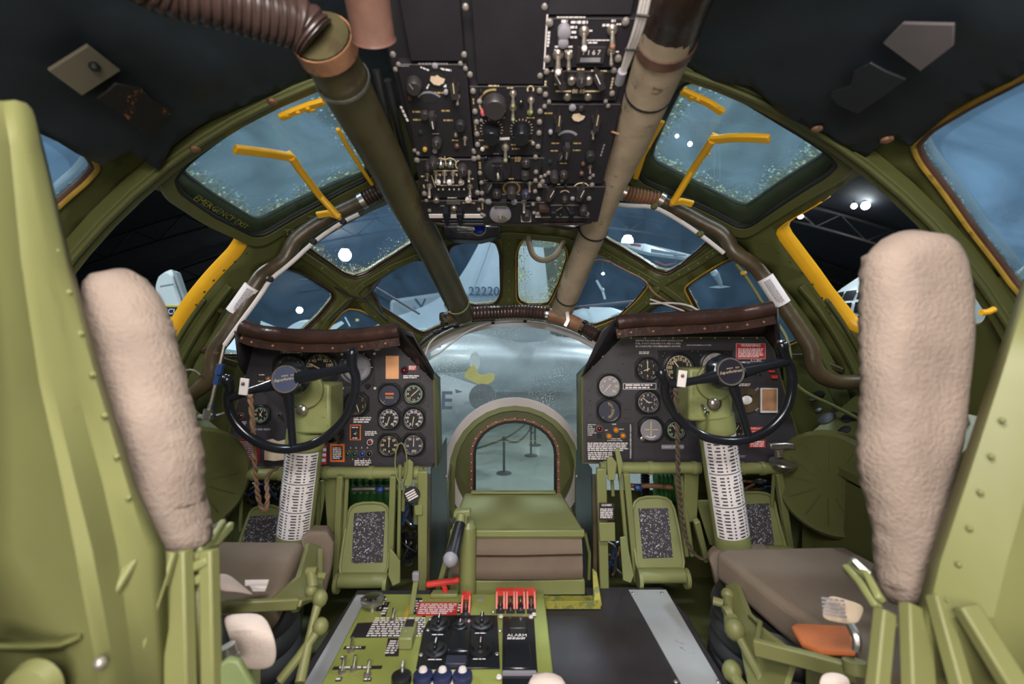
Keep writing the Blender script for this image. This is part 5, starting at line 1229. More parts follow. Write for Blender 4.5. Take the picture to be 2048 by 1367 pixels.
# ------------------------------------------------------------------ aisle control stand
ZS = -.76
st = thing('control_stand', 'low green aisle control stand with black modules, placards and red guards', 'control stand', (-.17, 1.15, -.80))
add('stand_top', MB().slab([(-.435, 1.375, ZS), (.098, 1.375, ZS), (.092, .80, ZS), (-.42, .80, ZS)], (0, 0, -.038)), M_['stand_green'], st, bev=.004)
def Q(x, y, dz=0.0): return frame(PZ(x, y, ZS) + V((0, 0, dz)), (0, 0, 1), V((0, 1, 0)))
def qs(x0, y0, x1, y1): a = PZ(x0, y0, ZS); b = PZ(x1, y1, ZS); return abs(b.x - a.x), abs(b.y - a.y)
def zplate(name, pts, m, h=.002, z=0.0, parent=None, bev=0.0):
    return add(name, MB().slab([PZ(x, y, ZS) + V((0, 0, z)) for x, y in pts], (0, 0, h)), M_[m], parent or st, bev=bev)
p = zplate('red_placard', [(838,1205),(916,1205),(914,1231),(832,1231)], 'red_sign'); w_, h_ = qs(836,1205,915,1231)
add('lettering', MB().print_lines(Q(875,1218,.0022), w_ * .85, h_ * .85, 6, 31), M_['white_print'], p)
for pts, n in (([(715,1246),(838,1240),(852,1225),(846,1262),(828,1273),(700,1275)], 9), ([(776,1276),(800,1276),(797,1312),(770,1312)], 6), ([(760,1192),(772,1192),(765,1222),(752,1222)], 4), ([(832,1196),(845,1196),(836,1228),(824,1228)], 5), ([(765,1212),(776,1212),(772,1232),(763,1232)], 3), ([(758,1204),(780,1204),(776,1212),(755,1212)], 1), ([(918,1205),(925,1205),(922,1226),(914,1226)], 3), ([(690,1292),(732,1292),(730,1298),(686,1298)], 1), ([(685,1311),(694,1311),(690,1317),(680,1317)], 1), ([(668,1333),(765,1331),(763,1337),(664,1339)], 1), ([(674,1354),(686,1354),(682,1362),(670,1362)], 1), ([(728,1355),(744,1355),(742,1362),(726,1362)], 1), ([(910,1230),(942,1230),(942,1236),(910,1236)], 1)):
    p = zplate('placard', pts, 'black_paint', .0012); xs = [q[0] for q in pts]; ys = [q[1] for q in pts]
    cx, cy = sum(xs) / len(xs), sum(ys) / len(ys); w_, h_ = qs(min(xs), cy, max(xs), cy)[0], qs(cx, min(ys), cx, max(ys))[1]
    add('lettering', MB().print_lines(Q(cx, cy, .0014), w_ * .72, h_ * .78, max(1, n), int(cx), cw=.006), M_['white_print'], p)
def zlathe(name, x, y, prof, m, parent=None, key=None, n=18):
    return add(name, MB().lathe(prof, None, n), M_[m], parent or st, Q(x, y))
k = zlathe('trim_knob', 745, 1218, [(.014, 0), (.012, .012), (.030, .020), (.033, .032), (.027, .036), (.004, .036)], 'steel'); zlathe('knob_cap', 745, 1218, [(.024, .036), (.020, .039)], 'chrome', k)
# shifting box, switches
b = zplate('switch_box', [(808,1262),(836,1262),(824,1300),(796,1300)], 'olive_pale', .03, bev=.004); zlathe('screw', 812, 1284, [(.004, .03), (.003, .033)], 'screw', b); 
p = zplate('placard', [(813,1262),(830,1262),(826,1276),(809,1276)], 'black_paint', .0015, .03, b)
def toggle(x, y, m='chrome', parent=None, s=1.0):
    g = zlathe('toggle_switch', x, y, [(.009 * s, 0), (.009 * s, .005 * s), (.004 * s, .007 * s)], 'nickel', parent, n=10)
    c = PZ(x, y, ZS); add('bat', MB().cyl(c + V((0, 0, .005 * s)), c + V((.002, .008 * s, .030 * s)), .0028 * s, .0042 * s, 8), M_[m], g); return g
for x, y in ((702,1302),(684,1345),(707,1340),(735,1350),(803,1350),(785,1240)): toggle(x, y)
# black throttle-quadrant cluster
zplate('module_base', [(868,1232),(995,1232),(1000,1338),(832,1338),(846,1262),(858,1240)], 'gloss_black', .004, bev=.001)
def knob_unit(x, y, s=1.0):
    g = zlathe('rotary_knob', x, y, [(.028 * s, .004), (.028 * s, .009), (.020 * s, .011), (.018 * s, .017), (.012 * s, .018)], 'satin_black')
    c = PZ(x, y, ZS); add('pointer', MB().box(.009 * s, .034 * s, .008 * s, None, (c.x, c.y, c.z + .021 * s)), M_['gloss_black'], g, bev=.003)
    add('index_line', MB().box(.002, .018 * s, .001, None, (c.x, c.y + .006, c.z + .0256 * s)), M_['white_print'], g)
    add('small_print', MB().print_lines(Q(x, y + 18 * s, .0055), .036, .006, 1, int(x)), M_['white_print'], g); return g
for x, y, s in ((878,1253,1.1),(964,1250,1.1),(871,1304,1.05),(961,1303,1.05)): knob_unit(x, y, s)
knob_unit(920, 1256, .7)
b = zplate('mode_unit', [(902,1274),(942,1274),(940,1318),(894,1318)], 'gloss_black', .022, bev=.005); zplate('metal_front', [(894,1320),(934,1320),(932,1338),(890,1338)], 'dial_blue', .014, bev=.002, parent=st)
for x, y in ((856,1262),(926,1248),(986,1224),(1000,1262),(994,1310),(842,1312),(938,1244),(860,1240)): zlathe('screw', x, y, [(.006, .003), (.004, .006)], 'screw', n=10)
# right black module
b = zplate('module_base', [(1005,1236),(1068,1236),(1078,1395),(1004,1395)], 'gloss_black', .006, bev=.001)
zplate('raised_block', [(1020,1248),(1052,1248),(1054,1270),(1018,1270)], 'satin_black', .02, bev=.003, parent=b); zplate('lower_block', [(1010,1292),(1060,1292),(1066,1345),(1008,1345)], 'gloss_black', .012, bev=.004, parent=b); zplate('cross_bar', [(1006,1350),(1072,1350),(1073,1356),(1005,1356)], 'dial_grey', .012, parent=b)
add('lettering', MB().text('ALARM', .016, Q(1034, 1275, .0065)).print_lines(Q(1036, 1243, .0065), .03, .007, 1, 5).print_lines(Q(1034, 1281, .0065), .05, .009, 2, 6), M_['white_print'], b)
for x, y in ((1002,1236),(1062,1238),(1070,1354),(998,1358),(1068,1232)): zlathe('screw', x, y, [(.007, .005), (.005, .009)], 'white_trim', b, n=10)
toggle(1040, 1256, 'nickel', b, .8)
# red guarded switches at the top edge
def guard(x, y):
    c = PZ(x, y + 12, ZS)
    g = add('guarded_switch', MB().box(.024, .034, .008, None, (c.x, c.y - .008, c.z + .004)), M_['black_paint'], st)
    add('red_guard', MB().slab([c + V((-.013, .012, .006)), c + V((-.013, -.020, .010)), c + V((-.013, -.014, .022)), c + V((-.013, .010, .046)), c + V((-.013, .022, .044)), c + V((-.013, .022, .010))], (.005, 0, 0)).slab([c + V((.008, .012, .006)), c + V((.008, -.020, .010)), c + V((.008, -.014, .022)), c + V((.008, .010, .046)), c + V((.008, .022, .044)), c + V((.008, .022, .010))], (.005, 0, 0)).slab([c + V((-.013, .008, .046)), c + V((.013, .008, .046)), c + V((.013, .026, .046)), c + V((-.013, .026, .046))], (0, 0, -.014)), M_['red'], g)
    add('bat', MB().cyl(c + V((0, -.004, .008)), c + V((0, .003, .030)), .0035, .005, 10), M_['chrome'], g)
    add('small_print', MB().print_lines(frame(c + V((0, -.034, .0006)), (0, 0, 1), V((0, 1, 0))), .022, .006, 1, int(x)), M_['dial_grey'], g)
for x, y in ((1001,1204),(1021,1204),(1041,1204),(1062,1204),(932,1212)): guard(x, y)
zplate('name_plate', [(955,1195),(968,1195),(967,1200),(954,1200)], 'dial_grey', .002)
# red T handle
a = PZ(893, 1190, ZS); tb = a + V((0, 0, .052)); b0 = P(857, 1168, tb.y); b1 = P(914, 1160, tb.y)
g = add('emergency_handle', MB().cyl(b0, b1, .0095, n=14).sph(b0, .0095, 12).sph(b1, .0095, 12), M_['red'], st, label='red T handle'); m = (b0 + b1) / 2 + V((.002, 0, 0)); add('stem', MB().cyl(m, V((a.x, a.y, ZS)), .0085, n=12), M_['red'], g)
add('handle_base', MB().slab([PZ(860,1196,ZS), PZ(915,1196,ZS), PZ(916,1186,ZS), PZ(866,1186,ZS)], (0, 0, .012)), M_['olive_pale'], st, bev=.003)
a = PZ(822, 1228, ZS); b0 = P(832, 1160, 1.28)
g = add('trim_lever', MB().bar([a, a.lerp(b0, .5), b0], .014, .008, (0, -1, 0)), M_['olive_pale'], st, bev=.002); add('lever_tip', MB().box(.020, .016, .026, None, tuple(b0 + V((0, 0, .012)))), M_['dial_grey'], g, bev=.004)
zplate('lever_slot', [(824,1192),(832,1192),(814,1236),(806,1236)], 'ochre', .0015)
p = zplate('white_plate', [(842,1342),(937,1342),(938,1395),(820,1395)], 'white_trim', .003)
for x, y in ((846,1362),(885,1362),(925,1362)):
    g = zlathe('push_knob', x, y, [(.022, .003), (.022, .016), (.016, .020), (.0005, .021)], 'navy', p); zlathe('knob_cap', x, y - 4, [(.010, .020), (.008, .026), (.0005, .028)], 'white_trim', g)
g = zlathe('push_knob', 803, 1364, [(.022, 0), (.022, .016), (.016, .020), (.0005, .021)], 'satin_black')
o = add('paper_bundle', MB().sph(PZ(1094, 1376, ZS) + V((0, 0, .010)), .038, 12, (1.1, .8, .35)), M_['webbing'], sharp=80); tag(o, 'crumpled cream cloth at the near right corner of the control stand', 'cloth')
# crank post with black grip
t = thing('brake_lever', 'upright olive post with black-gripped crank handle, left of the folding seat', 'lever', (P(935, 1190, 1.40).x, 1.40, -.80))
add('post', MB().cyl(V((P(935, 1150, 1.405).x, 1.405, -.80)), P(936, 1052, 1.405), .0258, n=20).cyl(P(936, 1052, 1.405), P(936, 1042, 1.405), .0258, .018, 20), M_['olive_pale'], t)
add('clevis', MB().slab([P(908,1022,1.37), P(940,1020,1.37), P(941,1032,1.37), P(934,1034,1.37), P(934,1050,1.37), P(911,1052,1.37), P(912,1036,1.37), P(905,1034,1.37)], (0, .03, 0)), M_['olive_pale'], t, bev=.004)
add('crank_arm', MB().cyl(P(922,1030,1.36), P(920,1052,1.34), .013, n=14), M_['olive_pale'], t)
ga, gb = P(920,1048,1.34), P(904,1112,1.25)
g = add('grip', MB().cyl(ga, gb, 0.016, .020, 14).sph(gb, .020, 14), M_['satin_black'], t, label='black ribbed grip'); add('grip_end', MB().sph(P(901,1118,1.24), .021, 14), M_['dial_grey'], g)
add('brace', MB().bar([P(872,1192,1.43), P(912,1048,1.40)], .016, .010, (0, -1, 0)), M_['olive_pale'], t, bev=.002)
add('cable', MB().tube(smooth([P(900,1125,1.36), P(892,1150,1.40), P(897,1190,1.42)], 2), .004, 6), M_['steel'], t)

# ------------------------------------------------------------------ pilot seats
def blob(outline, Ya, Yb, m, name, parent, puff=.03, lab=None):
    # padded cushion: sheet filled to the outline, front and back faces swell away from the rim
    Ym = (Ya + Yb) / 2; hd = (Yb - Ya) / 2; ol = chaikin(outline, 2)
    xs = [p[0] for p in ol]; x0, x1 = min(xs), max(xs); pts = []
    for x, y in ol:
        f = (x - x0) / (x1 - x0); f = f if x0 > 1024 else 1 - f      # 0 at the side facing the aisle, 1 at the outer side
        q = P(x, y, Ym + hd * (.25 - .8 * f)); pts.append((q.x, q.z))
    ed = [tuple(p) for p in dens(pts, .009)]
    vv, ff = cdt_sheet(ed, [], .012); E = [V(e) for e in ed]; pr = []
    for p in vv:
        d = min(1.0, min((V(p) - e).length for e in E) / .042); pr.append(math.sqrt(max(0, 1 - (1 - d) ** 2)) if d > .02 else 0.0)
    mb = MB(); n = len(vv)
    for sg in (-1, 1):
        for p, k in zip(vv, pr):
            w3 = V((p[0], sg, p[1])); nz = (mn.noise(w3 * 9) * .004 + mn.noise(w3 * 26) * .0016) * k
            mb.v.append(V((p[0], Ym + sg * hd * k + nz, p[1])))
    mb.f = [tuple(t) for t in ff] + [tuple(n + i for i in reversed(t)) for t in ff]
    return add(name, mb, m, parent, sharp=180, label=lab, recalc=True)
def armour(t, outline, Ya, folds, m, sgn):
    # outline given with a depth for each corner so that the plate leans and wraps
    pts = [P(*p) for p in outline]
    return add('armour_plate', MB().slab(pts, (0, .012, 0)), m, t, bev=.005, seg=3)
# left seat
sl_ = thing('pilot_seat', 'left pilot seat with olive armour back plate and brown cloth cushion', 'seat', (-.75, 1.0, -.98))
def sheet(t, name, rows, m, th=.008):   # rows: list of polylines (pixel x, y, depth) of equal length
    mb = MB(); n = len(rows[0])
    for r in rows: mb.v += [P(*p) for p in r]
    for i in range(len(rows) - 1):
        for k in range(n - 1): mb.f.append((i * n + k, i * n + k + 1, (i + 1) * n + k + 1, (i + 1) * n + k))
    return add(name, mb, m, t, solid=th, sharp=25, bev=0)
sheet(sl_, 'armour_plate', [
  [(-60,205,.52),(-20,200,.52),(5,202,.515),(30,200,.52),(52,206,.54),(64,218,.56),(72,236,.58)],
  [(-60,290,.52),(-20,290,.52),(20,290,.51),(42,290,.52),(66,290,.54),(80,292,.56),(88,294,.58)],
  [(-80,520,.52),(0,520,.52),(42,520,.50),(66,520,.51),(100,524,.53),(130,530,.55),(146,535,.57)],
  [(-80,760,.52),(20,760,.52),(78,760,.49),(102,760,.50),(150,764,.53),(195,770,.55),(214,775,.57)],
  [(-80,960,.52),(30,960,.52),(122,960,.48),(150,960,.49),(205,964,.53),(255,970,.55),(276,975,.57)],
  [(-80,1100,.52),(30,1100,.52),(150,1100,.48),(185,1100,.49),(235,1100,.53),(295,1100,.55),(330,1092,.57)],
  [(-80,1400,.52),(30,1400,.52),(205,1400,.48),(240,1400,.49),(275,1400,.52),(320,1400,.55),(345,1400,.57)]], M_['seat_green'])
blob([(152,570),(170,540),(205,530),(248,535),(275,562),(310,608),(330,670),(358,760),(392,870),(404,925),(402,990),(422,1060),(424,1084),(395,1100),(340,1096),(300,1025),(250,950),(210,830),(170,700)], .60, .70, M_['canvas'], 'back_cushion', sl_, lab='pale pink-tan canvas back cushion')
def beam(t, px, w_, d, m='seat_green', name='frame_rail', up=(0, -1, 0), bev=.003):
    return add(name, MB().bar([P(*p) for p in px], w_, d, up), M_[m], t, bev=bev)
beam(sl_, [(356,1102,.60),(362,1400,.56)], .030, .02); beam(sl_, [(418,1098,.62),(424,1400,.58)], .018, .02); beam(sl_, [(338,1102,.585),(250,1370,.53)], .022, .012, name='brace'); beam(sl_, [(285,1085,.56),(190,1230,.50)], .018, .010, name='brace')
beam(sl_, [(388,1132,.61),(420,1116,.615)], .012, .02, name='cross_brace'); beam(sl_, [(390,1160,.61),(420,1144,.615)], .012, .02, name='cross_brace')
sheet(sl_, 'side_panel', [[(370,1105,.62),(400,1105,.62)],[(375,1400,.58),(408,1400,.58)]], M_['seat_green'], .004)
sheet(sl_, 'formed_rib', [[(-40,1272,.49),(60,1280,.49),(120,1276,.49),(160,1262,.49)],[(-40,1290,.47),(60,1295,.47),(118,1292,.47),(158,1276,.475)],[(-40,1300,.49),(60,1306,.49),(125,1300,.49),(165,1280,.49)]], M_['seat_green'], .003)
add('bump_knob', MB().lathe([(.028, 0), (.024, .012), (.010, .018)], None, 20), M_['seat_green'], sl_, frame(P(75, 1370, .47), (0, -1, 0)))
for x, y, Y in ((200,1325,.475),): add('bolt', MB().sph(P(x, y, Y), .006, 10), M_['screw'], sl_)
rnd = random.Random(3)
for k in range(8): inst('rivet', 'ar', lambda m: m.sph((0, 0, 0), .0035, 8), M_['seat_green'], sl_, Matrix.Translation(P(100 + k * 24 - 10, 420 + k * 82, .545)))
# seat pan
sc = [(-.835, 1.29), (-.60, 1.285), (-.578, 1.27), (-.522, 1.02), (-.53, .80), (-.95, .80), (-.95, 1.29)]
add('seat_cushion', MB().slab([(x, y, -.635) for x, y in sc], (0, 0, .075)), M_['seat_cloth'], sl_, bev=.018, seg=4)
add('front_roll', MB().slab([(-.69, 1.30, -.585), (-.54, 1.30, -.585), (-.535, 1.36, -.60), (-.54, 1.375, -.66), (-.60, 1.375, -.78), (-.69, 1.375, -.78), (-.70, 1.36, -.60)], (0, 0, -.09)), M_['seat_cloth'], sl_, bev=.022, seg=4) if 0 else add('front_roll', MB().slab([P(600,1078,1.34), P(618,1064,1.36), P(655,1064,1.38), P(668,1085,1.38), P(665,1130,1.37), P(652,1185,1.35), P(640,1190,1.33), P(610,1110,1.32)], (-.02, .06, .0)), M_['seat_cloth'], sl_, bev=.012, seg=3)
add('pan_box', MB().slab([(-.93, .98, -.64), (-.54, .98, -.64), (-.54, .80, -.64), (-.93, .80, -.64)], (0, 0, -.24)), M_['seat_green'], sl_, bev=.004)
add('side_plate', MB().slab([P(618,1084,1.30), P(643,1092,1.29), P(646,1150,1.22), P(598,1222,.98), P(548,1195,.99), P(600,1150,1.12)], (-.012, .0, -.004)), M_['seat_green'], sl_, bev=.002)
beam(sl_, [(440,1212,.90),(520,1210,.93),(596,1206,.96)], .024, .012, name='armrest_bar', up=(0, -1, 0)); beam(sl_, [(596,1206,.96),(640,1190,1.08),(640,1100,1.22)], .014, .014, name='armrest_bar')
add('lever', MB().tube([P(638,1200,.99), P(628,1235,.97), P(600,1365,.88)], [.010, .008, .010], 10).sph(P(640,1196,.99), .016, 14, (1, 1, 1.2)), M_['seat_green'], sl_); add('lever', MB().tube([P(640,1254,.95), P(600,1310,.92), P(560,1360,.90)], .009, 10).sph(P(641,1252,.95), .016, 14, (1, 1, 1.1)), M_['seat_green'], sl_)
add('adjuster', MB().cyl(P(622,1145,1.05), P(626,1175,1.03), .012, n=12).cyl(P(614,1142,1.05), P(634,1142,1.05), .010, n=12).cyl(P(634,1150,1.06), P(652,1152,1.06), .008, n=10).sph(P(622,1180,1.03), .014), M_['seat_green'], sl_)
for px in ([(395,1100,.64),(420,1085,.68),(445,1045,.74)], [(405,1095,.66),(430,1085,.70),(462,1050,.76)]): beam(sl_, px, .014, .010, 'olive_pale', 'buckle_bracket')
add('buckle', MB().slab([P(418,1055,.72), P(446,1036,.74), P(450,1050,.74), P(426,1078,.72)], (0, .006, 0)), M_['steel'], sl_, bev=.002)
def drape(t, rows, m, name, lab=None, th=.004):
    mb = MB(); n = len(rows[0])
    for r in rows: mb.v += [P(*p) for p in r]
    for i in range(len(rows) - 1):
        for k in range(n - 1): mb.f.append((i * n + k, i * n + k + 1, (i + 1) * n + k + 1, (i + 1) * n + k))
    return add(name, mb, m, t, solid=th, sharp=80, sub=2, label=lab)
def strap_thing(lab, rows, m, cat='strap', nm='lap_belt', th=.005):
    t = thing(nm, lab, cat, P(*rows[len(rows) // 2][0])); drape(t, rows, M_[m], 'webbing', None, th); return t
lb = strap_thing('wide cream lap belt hanging over the side of the left seat', [[(440,1226,.80),(480,1222,.80),(530,1220,.82)],[(450,1262,.76),(500,1256,.75),(548,1262,.78)],[(462,1300,.78),(510,1298,.77),(556,1300,.79)],[(470,1335,.80),(505,1345,.80),(552,1340,.81)]], 'webbing')
add('buckle', MB().cyl(P(455,1290,.74), P(462,1315,.74), .012, n=12).box(.03, .01, .02, None, tuple(P(460,1318,.74))), M_['steel'], lb)
lb = strap_thing('tan harness strap crumpled on the left seat cushion', [[(432,1150,.84),(440,1142,.86),(462,1145,.90)],[(436,1165,.82),(460,1160,.84),(490,1172,.90)],[(440,1185,.82),(480,1180,.85),(520,1192,.92)]], 'webbing')
add('strap_end', MB().slab([P(490,1159,.95), P(538,1158,.97), P(535,1166,.96), P(490,1167,.94)], (0, 0, -.004)).slab([P(500,1171,.92), P(534,1170,.94), P(530,1178,.93), P(505,1178,.91)], (0, 0, -.004)), M_['white_trim'], lb)
add('dark_hose_loop', MB().tube(smooth([P(448,1240,.86), P(436,1262,.84), P(446,1285,.84)], 2), .016, 10), M_['rubber'], lb)
t = thing('seat_lever_cover', 'green angular flap at the very bottom beside the left seat', 'cover', P(450, 1365, .60)); add('cover', MB().slab([P(395,1380,.58), P(402,1352,.58), P(455,1318,.60), P(475,1322,.60), (P(510,1380,.60)), P(510,1400,.60), P(395,1400,.58)], (0, .01, 0)), mat('cover_green', (.13, .17, .06), .5), t, bev=.003)

# right seat
sr_ = thing('pilot_seat', 'right pilot seat with olive armour back plate and tall canvas back cushion', 'seat', (.78, 1.0, -.98))
sheet(sr_, 'armour_plate', [
  [(2062,560,.60),(2075,556,.58),(2100,552,.57),(2140,550,.56),(2230,545,.55),(2330,545,.55)],
  [(1992,770,.60),(2008,768,.58),(2060,765,.57),(2110,760,.55),(2220,760,.55),(2330,760,.55)],
  [(1932,950,.60),(1950,948,.58),(2005,945,.565),(2060,940,.55),(2200,940,.54),(2330,940,.54)],
  [(1872,1130,.60),(1892,1128,.58),(1955,1125,.56),(2010,1120,.54),(2200,1120,.53),(2330,1120,.53)],
  [(1842,1235,.60),(1866,1235,.58),(1930,1232,.55),(1985,1230,.53),(2200,1230,.52),(2330,1230,.52)],
  [(1830,1400,.60),(1860,1400,.58),(1960,1400,.55),(2040,1400,.52),(2200,1400,.52),(2330,1400,.52)]], M_['seat_green'], -.008)
blob([(1792,462),(1848,455),(1900,466),(1936,500),(1955,560),(1960,660),(1948,800),(1928,900),(1903,1000),(1874,1100),(1850,1178),(1822,1208),(1782,1210),(1762,1182),(1755,1080),(1738,1010),(1716,945),(1712,905),(1724,800),(1718,700),(1718,560),(1735,495)], .62, .70, M_['canvas'], 'back_cushion', sr_, lab='pale tan canvas back cushion')
for px, w_ in (([(1770,1220,.60),(1752,1400,.56)], .020), ([(1830,1212,.60),(1838,1400,.55)], .034), ([(1872,1190,.58),(1930,1400,.52)], .018), ([(1930,1210,.54),(2048,1400,.49)], .024)): beam(sr_, px, w_, .018)
for px in ([(1690,1135,.70),(1722,1165,.66),(1756,1215,.62)], [(1700,1128,.70),(1735,1150,.66),(1762,1200,.62)]): beam(sr_, px, .014, .010, 'olive_pale', 'buckle_bracket')
add('buckle', MB().slab([P(1702,1120,.68), P(1712,1116,.68), P(1745,1145,.66), P(1736,1156,.66)], (0, .006, 0)), M_['steel'], sr_, bev=.002)
beam(sr_, [(1782,1235,.60),(1760,1262,.60)], .010, .02, name='cross_brace')
for k in range(6): inst('rivet', 'ar', lambda m: m.sph((0, 0, 0), .0035, 8), M_['seat_green'], sr_, Matrix.Translation(P(2005 - k * 22, 840 + k * 72, .565)))
sc = [(.565, 1.265), (.60, 1.285), (.95, 1.30), (1.0, .80), (.66, .80), (.60, 1.02)]
add('seat_cushion', MB().slab([(x, y, -.66) for x, y in sc], (0, 0, .08)), M_['seat_cloth'], sr_, bev=.018, seg=4)
add('front_roll', MB().slab([P(1418,1118,1.36), P(1432,1102,1.38), P(1535,1098,1.38), P(1556,1112,1.38), P(1500,1160,1.32), P(1448,1190,1.30), P(1436,1185,1.32), P(1426,1140,1.35)], (.01, .05, 0)), M_['seat_cloth'], sr_, bev=.012, seg=3)
add('pan_box', MB().slab([(.94, .98, -.665), (.96, .80, -.665), (.68, .80, -.665), (.63, .98, -.665)], (0, 0, -.22)), M_['seat_green'], sr_, bev=.004)
add('side_plate', MB().slab([P(1450,1132,1.27), P(1458,1128,1.27), P(1500,1240,1.02), P(1590,1310,.92), P(1560,1400,.86), P(1500,1400,.92), P(1475,1270,1.06), P(1450,1200,1.18)], (.012, 0, 0)), M_['seat_green'], sr_, bev=.003)
beam(sr_, [(1507,1292,.90),(1600,1315,.86),(1712,1345,.80)], .032, .014, name='armrest_bar'); add('bar_end', MB().cyl(P(1708,1320,.795), P(1712,1345,.79), .018, n=12), M_['seat_green'], sr_)
beam(sr_, [(1512,1290,.90),(1520,1245,.98),(1500,1230,1.02)], .012, .010, name='armrest_bracket')
add('lever', MB().tube([P(1474,1260,1.02), P(1484,1285,1.0), P(1520,1350,.94), P(1535,1400,.92)], [.011, .009, .010, .010], 10).sph(P(1470,1258,1.02), .022, 14, (1, 1, 1.1)), M_['seat_green'], sr_)
add('lever', MB().tube([P(1464,1345,.98), P(1480,1368,.95), P(1505,1400,.92)], .012, 10).sph(P(1464,1342,.98), .020, 14, (1, 1, 1.15)), M_['seat_green'], sr_)
add('adjuster', MB().cyl(P(1455,1190,1.16), P(1460,1262,1.06), .012, n=12).sph(P(1455,1188,1.16), .016).cyl(P(1426,1200,1.14), P(1446,1206,1.13), .010, n=10).cyl(P(1450,1228,1.1), P(1462,1224,1.1), .018, n=12).sph(P(1466,1237,1.09), .014), M_['seat_green'], sr_)
t = thing('flat_pad', 'orange leather pad lying on the right seat cushion', 'pad', P(1645, 1270, .86)); add('pad', MB().slab([P(x, y, Y) for x, y, Y in ((1582,1250,.93),(1592,1245,.94),(1700,1250,.88),(1712,1300,.80),(1640,1298,.84),(1605,1285,.88))], (0, 0, -.012)), M_['leather_orange'], t, bev=.004, seg=3)
lb = strap_thing('pale printed webbing tag on the right seat, above the orange pad', [[(1652,1184,.80),(1644,1215,.79),(1638,1238,.78)],[(1690,1198,.80),(1680,1225,.79),(1676,1246,.78)],[(1735,1210,.78),(1725,1235,.77),(1718,1252,.76)]], 'cream', 'strap', 'harness_tag')
add('printing', MB().print_lines(frame(P(1668, 1214, .775), (-.25, -.9, .35)), .035, .030, 5, 8), M_['dial_grey'], lb)
lb = strap_thing('cream cloth strap at the bottom edge beside the right seat', [[(1640,1342,.74),(1670,1338,.74),(1702,1350,.74)],[(1636,1370,.72),(1670,1372,.70),(1706,1376,.72)],[(1640,1400,.74),(1670,1402,.74),(1706,1400,.74)]], 'webbing')
add('grey_hose', MB().tube(smooth([P(1700,1250,.74), P(1716,1278,.72), P(1712,1300,.72)], 2), .007, 8), M_['steel'], lb)
def bellows(lab, c, r, z0, z1, n=7):
    mb = MB(); prof = []
    for k in range(n * 8 + 1):
        f = k / (n * 8); z = z0 + (z1 - z0) * f; prof.append((r * (1.05 - .12 * f) + .010 * abs(math.sin(PI * n * f)), z))
    o = add('bellows_boot', mb.lathe(prof, Matrix.Translation((c[0], c[1], 0)), 40), M_['rubber']); tag(o, lab, 'rubber boot'); return o
bellows('black ribbed rubber boot under the front of the right seat', (.69, 1.17), .165, -.998, -.668)
bellows('black ribbed rubber boot under the front of the left seat', (-.67, 1.13), .13, -.998, -.655)

# ------------------------------------------------------------------ round covers, side consoles
def round_cover(lab, c, n_, r, sy):
    t = thing('round_cover', lab, 'cover', c); Mx = frame(c, n_)
    add('disc', MB().lathe([(r, -.03), (r, 0), (r * .93, .010), (r * .80, .006), (.001, .012)], None, 44), M_['olive'], t, Mx)
    for k in range(12):
        a = k * PI / 6; inst('radial_bead', 'rb%.2f' % r, lambda m: m.bar([(r * .25, 0, .010), (r * .78, 0, .007)], .005, .004, (0, 0, 1)), M_['olive'], t, Mx @ Matrix.Rotation(a, 4, 'Z'))
round_cover('large round olive cover on the right side, beyond the right seat', P(1658, 968, 1.42), V((-.82, -.57, 0)), .165, 1)
round_cover('large round olive cover on the left side, half hidden by the left cushion', P(388, 962, 1.40), V((.80, -.60, 0)), .165, 1)
for s_, c, lab in ((1, P(1690, 875, 1.50), 'olive side console with dark switches outside the right instrument panel'), (-1, P(400, 885, 1.55), 'olive side console outside the left instrument panel')):
    t = thing('side_console', lab, 'console', V((c.x, c.y, -.99)))
    x0 = c.x - s_ * .10; x1 = c.x + s_ * .14
    a = MB().slab([(x0, 1.15, -.40), (x0 , 1.60, -.36), (x1, 1.60, -.16), (x1, 1.15, -.20)], (0, 0, -.03)); add('console_top', a, M_['olive'], t, bev=.004)
    add('console_body', MB().slab([(x0 + s_ * .01, 1.17, -.44), (x0 + s_ * .01, 1.58, -.40), (x1, 1.58, -.30), (x1, 1.17, -.30)], (0, 0, -.55)), M_['olive'], t)
    if s_ > 0:
        nrm = V((-.40, .0, .9)).normalized()
        for x, y in ((1634,793),(1665,818),(1650,842),(1688,830),(1705,850),(1640,820),(1678,856)):
            q = plane_hit(x, y, V((x0, 1.15, -.40)), V((-(.2), -.025, .32)).normalized()) if 0 else None
        n2 = (V((x1, 1.66, -.16)) - V((x0, 1.15, -.40))).cross(V((x0, 1.66, -.36)) - V((x1, 1.15, -.20))); n2.normalize(); n2 = n2 if n2.z > 0 else -n2
        for x, y, r in ((1634,793,.030),(1638,822,.014),(1655,838,.030),(1672,820,.018),(1700,836,.026),(1690,862,.02)):
            q = plane_hit(x, y, V((x0, 1.15, -.40)), n2); add('side_switch', MB().lathe([(r, 0), (r, .006), (r * .5, .010)], None, 16), M_['black_paint'], t, frame(q, n2, V((0, 1, 0))))
t = thing('map_light', 'grey metal swivel lamp beneath the outer corner of the right panel', 'lamp', P(1565, 900, 1.50))
add('arm', MB().bar([P(1538,892,1.50), P(1570,890,1.50), P(1592,893,1.50)], .020, .016, (0, -1, 0)), M_['steel'], t, bev=.004); add('neck', MB().cyl(P(1556,898,1.5), P(1558,912,1.5), .014, n=12), M_['nickel'], t)
add('bowl', MB().lathe([(.040, 0), (.042, .006), (.034, .022), (.020, .028), (.001, .029)], frame(P(1566,922,1.50), (0, .15, -1)), 26), M_['steel'], t)
add('small_yellow_hook', MB().tube([P(1962,625,.9), P(1975,624,.9), P(1988,618,.9)], .006, 8), M_['yellow'], sr_)
